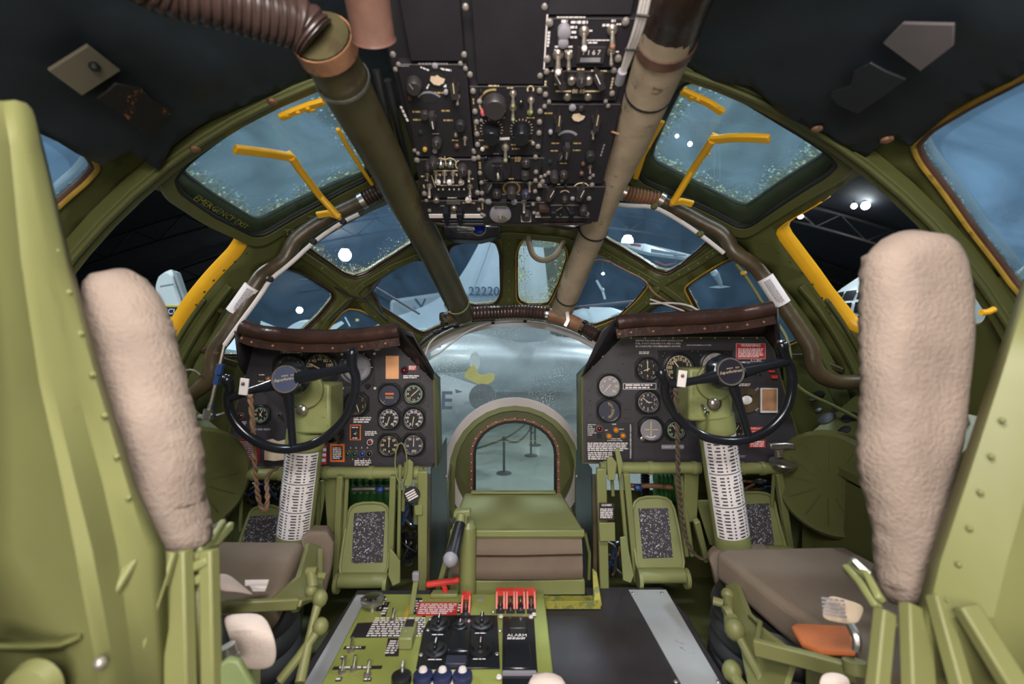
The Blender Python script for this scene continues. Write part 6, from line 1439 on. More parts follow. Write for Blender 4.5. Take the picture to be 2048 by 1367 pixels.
# worn brown channel strips on the bow frame near the panels
rib('trim_40', [(1585,705),(1630,705),(1700,735)], .022, .012, M_['brown_duct'], .02); rib('trim_41', [(392,690),(430,712),(462,722)], .022, .012, M_['brown_duct'], .02)

# ------------------------------------------------------------------ overhead radio console
oC = V((0, 1.34, .352)); dC = V((0, -.41, .224)).normalized(); nC = V((0, dC.z, -dC.y)); nC = nC if nC.z < 0 else -nC
MC = Matrix(((1, dC.x, 0, 0), (0, dC.y, nC.y, 0), (0, dC.z, nC.z, 0), (0, 0, 0, 1)))
def UV(x, y, up=0.0):
    q = plane_hit(x, y, oC + nC * up, nC); r = q - oC; return q.x, r.dot(dC)
def CM(x, y, up=0.0, rot=0.0):
    u, v = UV(x, y, up); p = oC + V((u, 0, 0)) + dC * v + nC * up
    u_ = V((1, 0, 0)); return Matrix(((1, dC.x, nC.x, p.x), (0, dC.y, nC.y, p.y), (0, dC.z, nC.z, p.z), (0, 0, 0, 1))) @ Matrix.Rotation(rot, 4, 'Z')
MC0 = Matrix(((1, dC.x, nC.x, oC.x), (0, dC.y, nC.y, oC.y), (0, dC.z, nC.z, oC.z), (0, 0, 0, 1)))
oc = thing('overhead_console', 'black overhead radio console crowded with knobs, switches and screws', 'console', oC + V((0, -.2, .15)))
ub0, vb0 = UV(862, 441); ub1, _ = UV(1186, 441)
vt = .70
base = [(ub0, vb0 + .02), (ub0 + .02, vb0 - .003), (ub1 - .02, vb0 - .003), (ub1, vb0 + .02), (ub1 + .015, .30), (ub1 + .02, vt), (ub0 - .02, vt), (ub0 - .015, .30)]
add('back_box', MB().prism(base, -.10, MC0 @ Matrix.Translation((0, 0, 0))) if 0 else MB().prism(base, .05, MC0, -.062), M_['black_paint'], oc, bev=.006)
mb = MB().tube([MC0 @ V((u, v, -.004)) for u, v in [(ub0 - .006, .12), (ub0 - .004, .02), (ub0 + .006, vb0 - .008), (ub0 + .03, vb0 - .016), (ub1 - .03, vb0 - .016), (ub1 - .006, vb0 - .008), (ub1 + .002, .02), (ub1 + .004, .12)]], .006, 10); add('edge_tube', mb, M_['ribbed'], oc)
def module(x0, y0, x1, y1, d=.012, m='console_black', edge=True, inset=.0015):
    u0, v1 = UV(x0, y0); u1, v0 = UV(x1, y1)
    g = add('control_box', MB().prism([(u0 + inset, v0 + inset), (u1 - inset, v0 + inset), (u1 - inset, v1 - inset), (u0 + inset, v1 - inset)], d + .012, MC0, -.012), M_[m], oc, bev=.0015)
    if edge:
        add('worn_edge', MB().prism([(u0 + inset, v1 - inset - .0012), (u1 - inset, v1 - inset - .0012), (u1 - inset, v1 - inset), (u0 + inset, v1 - inset)], .0012, MC0, d), M_['steel'], g)
    return g
UPm = .012
def cadd(g, name, mb, m, x, y, rot=0.0, up=UPm): return add(name, mb, M_[m], g, CM(x, y, up, rot))
def cscrew(g, x, y, r=.0050): inst('screw', 'cs%.4f' % r, lambda q: q.lathe([(r, 0), (r * .95, r * .6), (r * .5, r * .85)], None, 10), M_['screw'], g, CM(x, y, UPm))
def cknob(g, x, y, r, h=.022, m='knob_black', idx=True, rot=0.0, skirt=None):
    mb = MB()
    if skirt: mb.lathe([(skirt, 0), (skirt, .003), (skirt * .9, .004)], None, 24)
    n = 20; mb.lathe([(r, .002), (r * 1.02, h * .3), (r * .9, h * .9), (r * .8, h)], None, n)
    k = cadd(g, 'rotary_knob', mb, m, x, y, rot)
    if idx: cadd(k, 'index_line', MB().box(r * .12, r * .75, .0008, None, (0, r * .42, h + .0002)), 'dial_grey', x, y, rot)
    return k
def cpointer(g, x, y, l, w_=.010, rot=0.0, m='knob_black', h=.018, lm='cream_print'):
    k = cadd(g, 'pointer_knob', MB().lathe([(w_ * 1.1, 0), (w_, h * .5)], None, 14).prism([(-w_ * .6, -l * .45), (w_ * .6, -l * .45), (w_ * .7, l * .2), (0, l * .6), (-w_ * .7, l * .2)], h, None), m, x, y, rot)
    cadd(k, 'index_line', MB().box(.0018, l * .55, .0008, None, (0, l * .18, h + .0004)), lm, x, y, rot); return k
def ctoggle(g, x, y, s=1.0, tip=None, ang=-1):
    k = inst('toggle_switch', 'ct%.2f%d' % (s, ang), lambda q: q.lathe([(.0072 * s, 0), (.0072 * s, .003 * s), (.004 * s, .005 * s), (.004 * s, .008 * s)], None, 10).cyl((0, 0, .006 * s), (0, ang * .009 * s, .022 * s), .0024 * s, .0038 * s, 8), M_['nickel'], g, CM(x, y, UPm))
    if tip: cadd(k, 'switch_tip', MB().sph((0, ang * .010 * s, .024 * s), .0042 * s, 10), tip, x, y)
    return k
def cbutton(g, x, y, r, m, h=.008): return cadd(g, 'button', MB().lathe([(r, 0), (r, h * .7), (r * .7, h), (.0003, h * 1.05)], None, 14), m, x, y)
def cprint(g, x, y, w_, h_, n=1, m='dial_grey', rot=0.0, seed=None): return cadd(g, 'small_print', MB().print_lines(Matrix.Translation((0, 0, .0004)), w_ * Yc(y), h_ * Yc(y), n, seed or int(x + y), cw=.004, fill=.75), m, x, y, rot)
def Yc(y): return plane_hit(1024, y, oC, nC).y / F * 1.0
def cbar(g, x, y, w_, h_, m, d=.002, rot=0.0): return cadd(g, 'trim_bar', MB().box(w_ * Yc(y), h_ * Yc(y), d, None, (0, 0, d / 2)), m, x, y, rot)
def chole(g, x, y, r):
    k = cadd(g, 'open_hole', MB().lathe([(r * 1.12, 0), (r * 1.15, .002), (r, .0022), (r, .0006), (.0003, .0006)], None, 24), 'rubber', x, y)
    cadd(k, 'exposed_foam', MB().prism([(-r * .85, -r * .35), (-r * .5, -r * .8), (r * .1, -r * .95), (r * .7, -r * .65), (r * .9, -r * .2), (r * .4, -.0005), (r * .1, r * .25), (-r * .3, r * .1), (-r * .7, r * .12)], .0012, None, .0008), 'cream', x, y); return k
def carc(g, x, y, r0, r1, a0, a1, m, h=.001):
    n = 16; mb = MB(); A = [math.radians(a0 + (a1 - a0) * i / n) for i in range(n + 1)]
    mb.prism([(math.sin(a) * r1, math.cos(a) * r1) for a in A] + [(math.sin(a) * r0, math.cos(a) * r0) for a in reversed(A)], h); return cadd(g, 'scale_arc', mb, m, x, y)
# blank covers
for x0, y0, x1, y1 in ((783,-90,932,116),(936,-90,1088,162)):
    g = module(x0, y0, x1, y1, .014, 'console_black', False)
for x, y in ((931,13),(1089,12),(928,108),(940,148),(1080,150),(786,108)): cscrew(oc, x, y, .006)
g = module(1092,-90,1262,26,.010,'black_paint',False)
# left tall receiver box
g = module(793,120,950,308)
for x, y in ((797,128),(921,126),(931,136),(791,138),(829,300),(947,300),(948,303),(836,306)): cscrew(g, x, y)
cknob(g, 829, 165, .017, .024, rot=.5); chole(g, 874, 154, .018); cpointer(g, 909, 172, .040, .011, 0, h=.020); cbutton(g, 870, 131, .006, 'dial_grey', .004)
carc(g, 861, 212, .030, .034, -48, 48, 'dial_grey'); carc(g, 861, 214, .012, .029, -46, 46, 'black_paint'); cknob(g, 850, 226, .010, .014, idx=False); cpointer(g, 866, 234, .034, .009, PI, h=.02, lm='white_print')
for x, y in ((835,223),(893,221),(836,239),(897,240),(879,185)): cprint(g, x, y, 20, 5, 1, 'gold_print')
cprint(g, 870, 127, 66, 4, 1); cprint(g, 852, 138, 22, 4, 1, 'white_print', -.4); cprint(g, 893, 139, 24, 5, 1, 'white_print', -.15); cprint(g, 856, 172, 12, 4, 1, 'white_print', 1.0); cprint(g, 891, 171, 8, 8, 1, 'white_print'); cprint(g, 811, 232, 44, 6, 1, 'white_print', -1.35); cprint(g, 873, 267, 18, 3, 1)
ctoggle(g, 915, 192, .9); cbutton(g, 892, 182, .005, 'dial_grey'); cbutton(g, 820, 194, .005, 'dark_rust'); cknob(g, 921, 246, .012, .018, idx=False, m='rubber'); cbutton(g, 841, 264, .006, 'teal_sheet', .004); cknob(g, 874, 280, .013, .02)
cbutton(g, 912, 268, .005, 'nickel'); cbutton(g, 914, 290, .006, 'dark_rust'); ctoggle(g, 930, 276, .8); cbutton(g, 850, 297, .0055, 'ochre'); cbutton(g, 870, 300, .006, 'dial_grey'); cprint(g, 911, 280, 14, 4, 1, 'gold_print'); cprint(g, 812, 130, 22, 6, 2, 'dial_grey')
# left lower switch box
g = module(828,311,960,390)
for x, y in ((834,319),(948,316),(849,386),(955,384)): cscrew(g, x, y, .007)
cknob(g, 858, 326, .010, .022); cknob(g, 868, 316, .012, .030); cbutton(g, 882, 326, .009, 'chrome', .012); cbutton(g, 901, 326, .009, 'chrome', .012); carc(g, 882, 325, .013, .015, -110, 60, 'cream_print'); carc(g, 901, 325, .013, .015, -60, 110, 'cream_print'); cknob(g, 926, 333, .013, .024); carc(g, 924, 330, .015, .017, -150, -20, 'cream_print')
cbar(g, 891, 322, 1.6, 22, 'cream_print', .001); cbar(g, 894, 341, 54, 1.6, 'cream_print', .001)
for x in (872, 889, 906, 922): ctoggle(g, x, 346, .95, 'screw')
ctoggle(g, 938, 344, .95, 'screw'); ctoggle(g, 855, 348, .8); ctoggle(g, 859, 371, 1.2, 'screw'); ctoggle(g, 940, 372, 1.1, 'screw')
for x in (876, 899, 923): cbutton(g, x, 363, .0075, 'white_trim', .008)
for x in (877, 886, 899, 908, 918, 928): cbutton(g, x, 378, .003, 'screw', .004)
cbar(g, 867, 362, 1.8, 30, 'cream_print', .001, .12); cprint(g, 905, 370, 52, 3, 1, 'cream_print'); cprint(g, 846, 352, 8, 5, 1, 'cream_print'); cprint(g, 848, 372, 3, 12, 1, 'cream_print'); cprint(g, 942, 357, 14, 4, 1, 'cream_print'); cprint(g, 880, 349, 4, 8, 1, 'cream_print'); cprint(g, 914, 349, 4, 8, 1, 'cream_print'); cprint(g, 854, 360, 8, 3, 1, 'cream_print')
# bottom left box with the bare metal strip
g = module(842,394,968,436)
cbar(g, 912, 431, 106, 9, 'white_trim', .003)
for x, y in ((853,400),(859,420),(960,399),(958,418),(964,428),(964,399)): cscrew(g, x, y, .0055)
cbutton(g, 873, 399, .009, 'nickel', .008); cbutton(g, 937, 398, .009, 'white_trim', .008); cbutton(g, 908, 414, .009, 'nickel', .010); cbar(g, 907, 402, 26, 9, 'steel', .006); cprint(g, 905, 395, 20, 3, 1, 'white_print'); cprint(g, 939, 405, 28, 3, 1, 'cream_print'); cprint(g, 886, 411, 10, 3, 1)
cpointer(g, 894, 425, .050, .011, PI, 'gloss_black', .026, 'gloss_black'); cpointer(g, 921, 426, .046, .011, PI, 'gloss_black', .026, 'chrome'); cprint(g, 907, 424, 12, 3, 1, 'gold_print'); cbutton(g, 948, 407, .002, 'red', .002)
# centre selector box
g = module(938,164,1086,305)
for x, y in ((946,181),(1079,180),(950,222),(1080,222),(954,267),(1079,243),(1078,265),(955,288),(1076,292),(953,243)): cscrew(g, x, y, .0062)
cknob(g, 990, 207, .027, .026, idx=False, m='knob_black'); carc(g, 988, 207, .030, .034, -150, 10, 'gold_print', .001)
cbutton(g, 967, 222, .0065, 'pink_tip', .012); ctoggle(g, 1026, 187, 1.1, 'green_tip'); ctoggle(g, 1026, 215, 1.1, 'green_tip'); ctoggle(g, 1062, 200, 1.1, 'green_tip'); cbutton(g, 1060, 224, .0065, 'green_tip', .006); cbutton(g, 959, 202, .0055, 'dial_grey', .004); cbutton(g, 962, 181, .0055, 'gloss_black', .008); cbutton(g, 1042, 203, .006, 'gloss_black', .008); cbutton(g, 963, 240, .004, 'dial_grey', .003)
for x in (983, 1043):
    cknob(g, x, 262, .021, .030, 'gloss_black', idx=False)
    mb = MB()
    for k in range(14):
        a = math.radians(-120 + k * 18); mb.add([(math.sin(a) * r - math.cos(a) * q, math.cos(a) * r + math.sin(a) * q, .0006) for r, q in ((.0225, -.0008), (.027, -.0008), (.027, .0008), (.0225, .0008))], [(0, 1, 2, 3)])
    cadd(g, 'scale_ticks', mb, 'cream_print', x, 258)
for x, y, w_ in ((1002,235,16),(1062,235,18),(988,171,22),(1022,175,16),(965,280,14),(1060,281,14),(1028,289,12)): cprint(g, x, y, w_, 4, 1, 'gold_print' if y > 230 else 'cream_print')
cbar(g, 1009, 277, 20, 5, 'white_trim', .001, .05); cprint(g, 947, 202, 3, 14, 2, 'gold_print'); cprint(g, 951, 252, 3, 20, 3, 'gold_print'); carc(g, 1061, 178, .005, .008, -130, 130, 'cream_print')
cprint(g, 974, 293, 14, 9, 1, 'gold_print', PI / 2 * 0, 2); cbutton(g, 992, 289, .005, 'lens_dark', .007); cbutton(g, 965, 297, .005, 'white_trim', .005); ctoggle(g, 1011, 294, 1.3, 'green_tip'); cprint(g, 1032, 297, 16, 5, 1, 'gold_print'); cbutton(g, 1050, 288, .005, 'gloss_black', .010); cbutton(g, 1066, 286, .005, 'screw', .004)
# centre crank box
g = module(952,308,1086,354)
for x, y in ((957,314),(960,345),(1071,313),(1072,343)): cscrew(g, x, y, .006)
k = cadd(g, 'crank_dial', MB().lathe([(.033, 0), (.035, .006), (.033, .016), (.028, .018)], None, 30), 'black_paint', 995, 334); cadd(k, 'crank_arm', MB().box(.014, .030, .006, None, (0, .006, .021)).lathe([(.006, .018), (.006, .034), (.003, .036)], Matrix.Translation((.010, -.008, 0)), 12), 'gloss_black', 995, 334); cadd(k, 'crank_pin', MB().cyl((0, 0, .018), (.003, -.004, .040), .004, n=10), 'nickel', 995, 334)
cbar(g, 994, 318, 19, 9, 'black_paint', .018); cbar(g, 994, 321, 19, 1.6, 'steel', .019); cbutton(g, 972, 314, .0045, 'lens_dark', .006); cbutton(g, 1018, 313, .0045, 'lens_dark', .006); cknob(g, 1052, 322, .012, .014); cknob(g, 1050, 343, .011, .024, idx=False); cprint(g, 1036, 318, 12, 12, 3, 'gold_print'); cprint(g, 960, 330, 4, 18, 3, 'gold_print'); cprint(g, 993, 307, 12, 3, 1)
# amber ring box
g = module(958,357,1086,394)
for x, y in ((963,364),(964,385),(1071,360),(1070,382)): cscrew(g, x, y, .006)
mb = MB()
for kx in range(22):
    a = math.radians(-140 + kx * 13.3); mb.add([(math.sin(a) * r - math.cos(a) * q, math.cos(a) * r + math.sin(a) * q, .0006) for r, q in ((.019, -.0012), (.024, -.0012), (.024, .0012), (.019, .0012))], [(0, 1, 2, 3)])
cadd(g, 'amber_scale', mb, 'orange' if 0 else 'ochre', 1023, 376); cknob(g, 1023, 378, .013, .028, idx=False); cknob(g, 994, 382, .013, .018); cknob(g, 1052, 383, .013, .020, m='dial_blue'); cpointer(g, 978, 368, .034, .008, -.5, lm='dial_grey'); ctoggle(g, 1059, 366, .9, 'rust'); cprint(g, 1023, 357, 12, 4, 1, 'cream_print'); cprint(g, 1008, 388, 8, 3, 1); cprint(g, 1038, 388, 8, 3, 1); cprint(g, 972, 360, 10, 3, 1)
# lower crank box
g = module(962,397,1086,440)
for x, y in ((966,400),(962,399),(1068,425),(1066,408),(968,430)): cscrew(g, x, y, .0055)
k = cadd(g, 'crank_dial', MB().lathe([(.029, 0), (.031, .006), (.030, .012), (.012, .016)], None, 30), 'dial_grey', 1001, 424); cadd(k, 'crank_arm', MB().prism([(-.006, .006), (.006, .006), (.022, -.010), (.014, -.018), (-.004, -.004)], .006, None, .012).lathe([(.006, .012), (.004, .026), (.005, .030), (.001, .031)], None, 12), 'nickel', 1001, 424)
cbar(g, 1001, 401, 25, 10, 'black_paint', .016); cbar(g, 1001, 405, 25, 1.8, 'steel', .017); cbutton(g, 977, 402, .009, 'dial_grey', .006); cbutton(g, 1028, 402, .009, 'dial_grey', .008); ctoggle(g, 1048, 402, 1.2, 'nickel'); cknob(g, 1052, 424, .014, .026, idx=False); cbar(g, 1052, 430, 20, 1.4, 'dial_grey', .026); cprint(g, 966, 412, 5, 18, 3, 'gold_print'); cprint(g, 1056, 411, 10, 3, 1)
# upper right box
g = module(1091,28,1262,130)
cadd(g, 'edge_angle', MB().box(.003, .10, .004, None, (0, 0, .002)), 'white_trim', 1091, 85)
for x, y in ((1099,44),(1251,42),(1094,117),(1236,116)): cscrew(g, x, y, .0072)
k = cadd(g, 'selector_handle', MB().lathe([(.0125, 0), (.0125, .014), (.009, .016)], Matrix.Translation((0, .008, 0)), 18).lathe([(.010, 0), (.010, .014), (.007, .016)], Matrix.Translation((0, -.010, 0)), 18), 'dial_grey', 1127, 68)
ctoggle(g, 1168, 62, 1.4, 'white_trim'); ctoggle(g, 1224, 58, 1.4, 'rust'); ctoggle(g, 1116, 108, 1.5, 'white_trim'); ctoggle(g, 1137, 110, 1.2, 'nickel'); ctoggle(g, 1222, 102, 1.1, 'nickel')
for x, y, w_, h_ in ((1148,34,68,3),(1130,42,14,6),(1149,44,14,6),(1168,44,24,7),(1148,54,14,6),(1150,64,14,6),(1148,74,16,5),(1182,61,8,4),(1212,50,14,6),(1227,41,8,6),(1238,48,10,4),(1200,80,70,3),(1186,85,20,4),(1128,93,36,5),(1116,100,14,5),(1138,102,18,6),(1236,103,8,4)): cprint(g, x, y, w_, h_, 1, 'white_print')
cprint(g, 1097, 78, 5, 30, 5, 'white_print'); b = cadd(g, 'counter_window', MB().box(.055, .030, .006, None, (0, 0, .003)), 'knob_black', 1181, 108); cadd(b, 'counter_digits', MB().text('1 1 6 7', .013, Matrix.Translation((0, .006, .0062))), 'white_print', 1181, 108); cadd(b, 'counter_plate', MB().box(.040, .008, .001, None, (0, -.008, .0065)), 'dial_grey', 1181, 108)
# second right box
g = module(1088,134,1232,196)
for x, y in ((1093,142),(1228,140),(1091,188),(1224,186)): cscrew(g, x, y, .006)
cpointer(g, 1118, 152, .042, .011, .55, lm='white_print', h=.022); cpointer(g, 1197, 152, .042, .011, .55, lm='white_print', h=.022); cknob(g, 1161, 152, .012, .026); cbutton(g, 1143, 160, .009, 'nickel', .008); cbutton(g, 1177, 160, .009, 'nickel', .008)
b = cadd(g, 'frequency_window', MB().box(.026, .014, .004, None, (0, 0, .002)), 'knob_black', 1157, 180); cadd(b, 'digits', MB().text('08 85', .012, Matrix.Translation((0, 0, .0044)), bold=.0002), 'cream_print', 1157, 180)
cbar(g, 1127, 182, 30, 2.5, 'cream_print', .001); cbar(g, 1184, 182, 30, 2.5, 'cream_print', .001)
for x, y, w_ in ((1112,141,16),(1162,138,16),(1188,141,12),(1208,142,14),(1112,168,6),(1120,138,8)): cprint(g, x, y, w_, 5, 1, 'cream_print')
cprint(g, 1224, 166, 4, 24, 4, 'cream_print'); cprint(g, 1091, 166, 4, 12, 2, 'cream_print')
# right tall receiver box
g = module(1086,200,1206,362)
for x, y in ((1089,212),(1098,203),(1217 - 6,202),(1216,211),(1082,353),(1090,350),(1180,355),(1186,350)): cscrew(g, x, y)
cbutton(g, 1134, 193, .008, 'nickel', .006); cbutton(g, 1176, 193, .008, 'nickel', .006); cpointer(g, 1117, 236, .046, .010, 0, h=.022); cpointer(g, 1192, 235, .046, .010, 0, h=.022); chole(g, 1157, 229, .017); cbutton(g, 1145, 214, .008, 'dial_grey', .006); cbutton(g, 1162, 213, .007, 'knob_black', .010)
carc(g, 1133, 284, .026, .032, -48, 48, 'dial_grey'); carc(g, 1133, 286, .010, .025, -46, 46, 'black_paint'); cpointer(g, 1133, 296, .036, .009, PI, h=.02, lm='dial_grey'); cpointer(g, 1121, 310, .020, .005, -.3, h=.012, lm='dial_grey'); cknob(g, 1180, 307, .012, .02, m='rubber', idx=False); ctoggle(g, 1186, 264, .8); cbutton(g, 1101, 262, .005, 'dial_grey')
for x, y in ((1112,286),(1156,286),(1110,301),(1155,300),(1128,326),(1098,226)): cprint(g, x, y, 18, 4, 1, 'gold_print')
cknob(g, 1108, 345, .011, .030, idx=False); cknob(g, 1127, 345, .011, .016); cbutton(g, 1100, 323, .006, 'teal_sheet', .004); cbutton(g, 1166, 326, .005, 'dark_rust'); cbutton(g, 1163, 345, .006, 'dark_rust'); ctoggle(g, 1180, 333, .8); cbutton(g, 1124, 358, .005, 'nickel'); cscrew(g, 1097, 345, .006)
cprint(g, 1205, 300, 3, 30, 4, 'dial_grey', -.1)
# bottom right box
g = module(1074,366,1196,438)
for x, y in ((1080,370),(1184,369),(1077,397),(1178,396),(1076,427),(1174,427),(1085,362)): cscrew(g, x, y, .0068)
cpointer(g, 1101, 378, .044, .011, -.35, lm='white_print', h=.026); cpointer(g, 1161, 378, .044, .011, -.25, lm='white_print', h=.026); carc(g, 1162, 378, .020, .023, -60, 60, 'cream_print'); cknob(g, 1129, 394, .009, .016); carc(g, 1129, 388, .012, .014, -60, 60, 'cream_print'); cbutton(g, 1145, 396, .006, 'dial_grey', .005); cbutton(g, 1131, 369, .005, 'lens_dark')
cbar(g, 1088, 412, 20, 9, 'ribbed', .018); cbar(g, 1130, 410, 58, 1.5, 'steel', .002); cbar(g, 1106, 424, 9, 20, 'gloss_black', .022); cbar(g, 1141, 424, 9, 20, 'gloss_black', .022); k = cknob(g, 1166, 413, .012, .026, idx=False)
for a, b in (((1112,418),(1124,411)),((1138,418),(1134,411))):
    u0, v0 = UV(*a, UPm); u1, v1 = UV(*b, UPm); add('guard_wire', MB().tube([MC0 @ V((u0, v0, UPm + .006)), MC0 @ V((u1, v1, UPm + .006))], .0015, 6), M_['nickel'], g)
cprint(g, 1090, 369, 8, 3, 1); cprint(g, 1118, 368, 8, 3, 1, 'cream_print'); cbutton(g, 1121, 427, .005, 'gloss_black'); cbar(g, 1130, 434, 96, 2, 'steel', .002); cbar(g, 1076, 432, 10, 4, 'white_trim', .003)
# ------------------------------------------------------------------ the hangar outside
LAMP_LAB = ['large bright lamp in the crazed upper left nose pane', 'large bright lamp at the lower edge of the upper right nose pane', 'bright lamp high in the outer left nose pane', 'small lamp low in the outer left nose pane',
  'bright lamp in the yellowed centre pane', 'tiny lamp in the right centre pane', 'bright lamp beside the yellow edge of the right side window', 'small lone lamp high in the right side window',
  'round lamp left of the brightest lamp in the right side window', 'brightest lamp in the right side window', 'lamp between the left armour plate and left cushion', 'tiny lamp beside the left hull arch',
  'small lower left lamp seen through the right hatch', 'small upper right lamp seen through the right hatch', 'small lamp beside the yellow edge of the left side window', 'lamp just inside the left brown duct', 'small lamp in the aft right pane']
ZF = -3.8
mb = MB().slab([(-90, -30, ZF), (90, -30, ZF), (90, 130, ZF), (-90, 130, ZF)], (0, 0, -.2)); tag_ = add('floor', mb, M_['concrete'], kind='structure')
mb = MB().slab([(-90, 125, ZF), (90, 125, ZF), (90, 125, 22), (-90, 125, 22)], (0, .3, 0)); add('wall_front', mb, M_['hangar_dark'], kind='structure')
for s_ in (-1, 1):
    add('wall_left' if s_ < 0 else 'wall_right', MB().slab([(s_ * 90, -30, ZF), (s_ * 90, 130, ZF), (s_ * 90, 130, 22), (s_ * 90, -30, 22)], (s_ * .3, 0, 0)), M_['hangar_dark'], kind='structure')
def roofz(x): return 21 - (x / 62) ** 2 * 14
mb = MB(); nx = 24
for i in range(nx + 1):
    x = -90 + 180 * i / nx; mb.v += [V((x, -30, max(roofz(x), 4))), V((x, 130, max(roofz(x), 4)))]
mb.f = [(2 * i, 2 * i + 2, 2 * i + 3, 2 * i + 1) for i in range(nx)]
add('ceiling', mb, M_['hangar_dark'], kind='structure', solid=.2)
for j, y in enumerate((18, 28, 40, 54, 70)):
    t = thing('roof_truss', ['nearest', 'second', 'third', 'fourth', 'farthest'][j] + ' dark steel arch truss under the hangar roof, counted from the cockpit', 'truss', (-30, y, 14), 'hangar roof trusses')
    up_, lo = [], []; xs = [-60 + k * 3.0 for k in range(41)]
    up_ = [V((x, y, roofz(x) - .4)) for x in xs]; lo = [V((x, y, roofz(x) - 2.6)) for x in xs]
    add('top_chord', MB().bar(up_, .25, .25, (0, 0, 1)), M_['truss'], t); add('bottom_chord', MB().bar(lo, .25, .25, (0, 0, 1)), M_['truss'], t)
    mb = MB()
    for k in range(40):
        mb.bar([up_[k], lo[k + 1]] if k % 2 else [lo[k], up_[k + 1]], .14, .14, (0, 1, 0))
    add('web_members', mb, M_['truss'], t, kind='stuff')
for i, (x, y, z, r_) in enumerate(LAMP_AT):
    R = r_ / F * y
    t = thing('hangar_lamp', LAMP_LAB[i], 'lamp', (x, y, z), 'lamps hanging under the hangar roof')
    add('lamp_shade', MB().lathe([(R * .25, R * 1.6), (R * .45, R * 1.1), (R * .62, R * .8)], Matrix.Translation((x, y, z)), 18, False), M_['steel'], t)
    add('bulb', MB().sph((x, y, z), R * .85, 20), M_['lamp_glow'], t)
    add('drop_rod', MB().cyl((x, y, z + R * 1.5), (x, y, max(z + R * 2, roofz(x) - .3)), .05, n=6), M_['truss'], t)
# rope posts on the hangar floor
def stanchion(x, ytop, ybase, lab):
    Y = -ZF * F / (ybase - CY); h = (ybase - ytop) / F * Y; X = (x - CX) / F * Y
    t = thing('rope_post', lab, 'post', (X, Y, ZF))
    add('base', MB().lathe([(.22, 0), (.22, .02), (.10, .05), (.03, .07)], Matrix.Translation((X, Y, ZF)), 24), M_['plane_black'], t)
    add('pole', MB().cyl((X, Y, ZF + .05), (X, Y, ZF + h), .035, n=12), M_['plane_black'], t); add('head', MB().cyl((X, Y, ZF + h - .08), (X, Y, ZF + h + .03), .055, n=14), M_['plane_black'], t)
    return V((X, Y, ZF + h - .04))
a = stanchion(1008, 875, 946, 'nearest black rope post on the pale hangar floor'); b = stanchion(1062, 853, 911, 'middle black rope post on the pale hangar floor'); c = stanchion(1070, 846, 890, 'far black rope post, just right of the middle one'); d = stanchion(1048, 835, 853, 'small distant rope post at the top of the nose window') if 0 else None
def belt(a, b, lab):
    pts = [a.lerp(b, i / 10) - V((0, 0, .25 * math.sin(PI * i / 10))) for i in range(11)]; o = add('rope_belt', MB().bar(pts, .012, .06, (0, 0, 1)), M_['plane_black']); tag(o, lab, 'belt')
belt(a, b, 'black belt from the nearest rope post to the middle post'); belt(V((-3.2, a.y - 1.5, a.z)), a, 'black belt running left from the nearest rope post'); belt(b, c, 'short black belt between the middle and far rope posts')
belt(a, V((1.4, 21.5, a.z + .05)), 'black belt running away to the right from the nearest post')

def px_slab(px, Y, d): return MB().slab([P(x, y, Y) for x, y in px], (0, d, 0))
def fuse(px_c, Y, prof, M=None): pass
# big tail with number, seen through the centre panes
t = thing('airplane', 'large silver airplane whose tall tail carries the number 22220', 'airplane', P(1000, 700, 20))
T = .5
def wing_shape(pts, Y, th):     # lens-section fin: outline extruded and edge-thinned
    mb = MB(); n = len(pts); c = sum((P(x, y, Y) for x, y in pts), V((0, 0, 0))) / n
    q = [P(x, y, Y) for x, y in pts]; ins = [c + (p - c) * .86 for p in q]
    mb.v = [p for p in q] + [p + V((0, -th / 2, 0)) for p in ins] + [p + V((0, th / 2, 0)) for p in ins]
    for i in range(n):
        j = (i + 1) % n; mb.f += [(i, j, n + j, n + i), (j, i, 2 * n + i, 2 * n + j)]
    mb.f += [tuple(range(n, 2 * n)), tuple(range(3 * n - 1, 2 * n - 1, -1))]
    return mb
fin = chaikin([(1075,395),(1030,398),(985,430),(965,475),(935,530),(905,575),(870,605),(820,630),(740,655),(700,690),(860,705),(1102,700),(1098,600),(1090,520)], 2, True, .2)
add('tail_fin', wing_shape(fin, 20, .9), M_['plane_silver'], t); 
add('fin_panel_line', px_slab([(941,590),(968,520),(985,470),(987,470),(970,520),(943,590)], 19.5, .03), M_['plane_grey'], t)
add('rudder_line', px_slab([(1052,640),(1046,480),(1047.5,480),(1053.5,640)], 19.5, .03), M_['plane_grey'], t)
Mt = frame(P(968, 583, 19.45), (0, -1, 0)); add('tail_number', MB().text('22220', 20 / F * 19.5 * 1.25, Mt, bold=.006), M_['navy'], t)
add('tailplane', MB().slab([P(930,466,17), P(960,455,17), P(1010,458,17), P(1140,470,16), P(1100,482,15), P(1010,476,16)], (0, .5, -.12)), M_['plane_grey'], t)
add('fuselage', MB().tube([P(640,745,18), P(740,725,19), P(860,720,20), P(1000,722,20.5), P(1150,728,21), P(1330,750,22)], [.8, 1.25, 1.45, 1.4, 1.2, .7], 28), M_['plane_silver'], t)
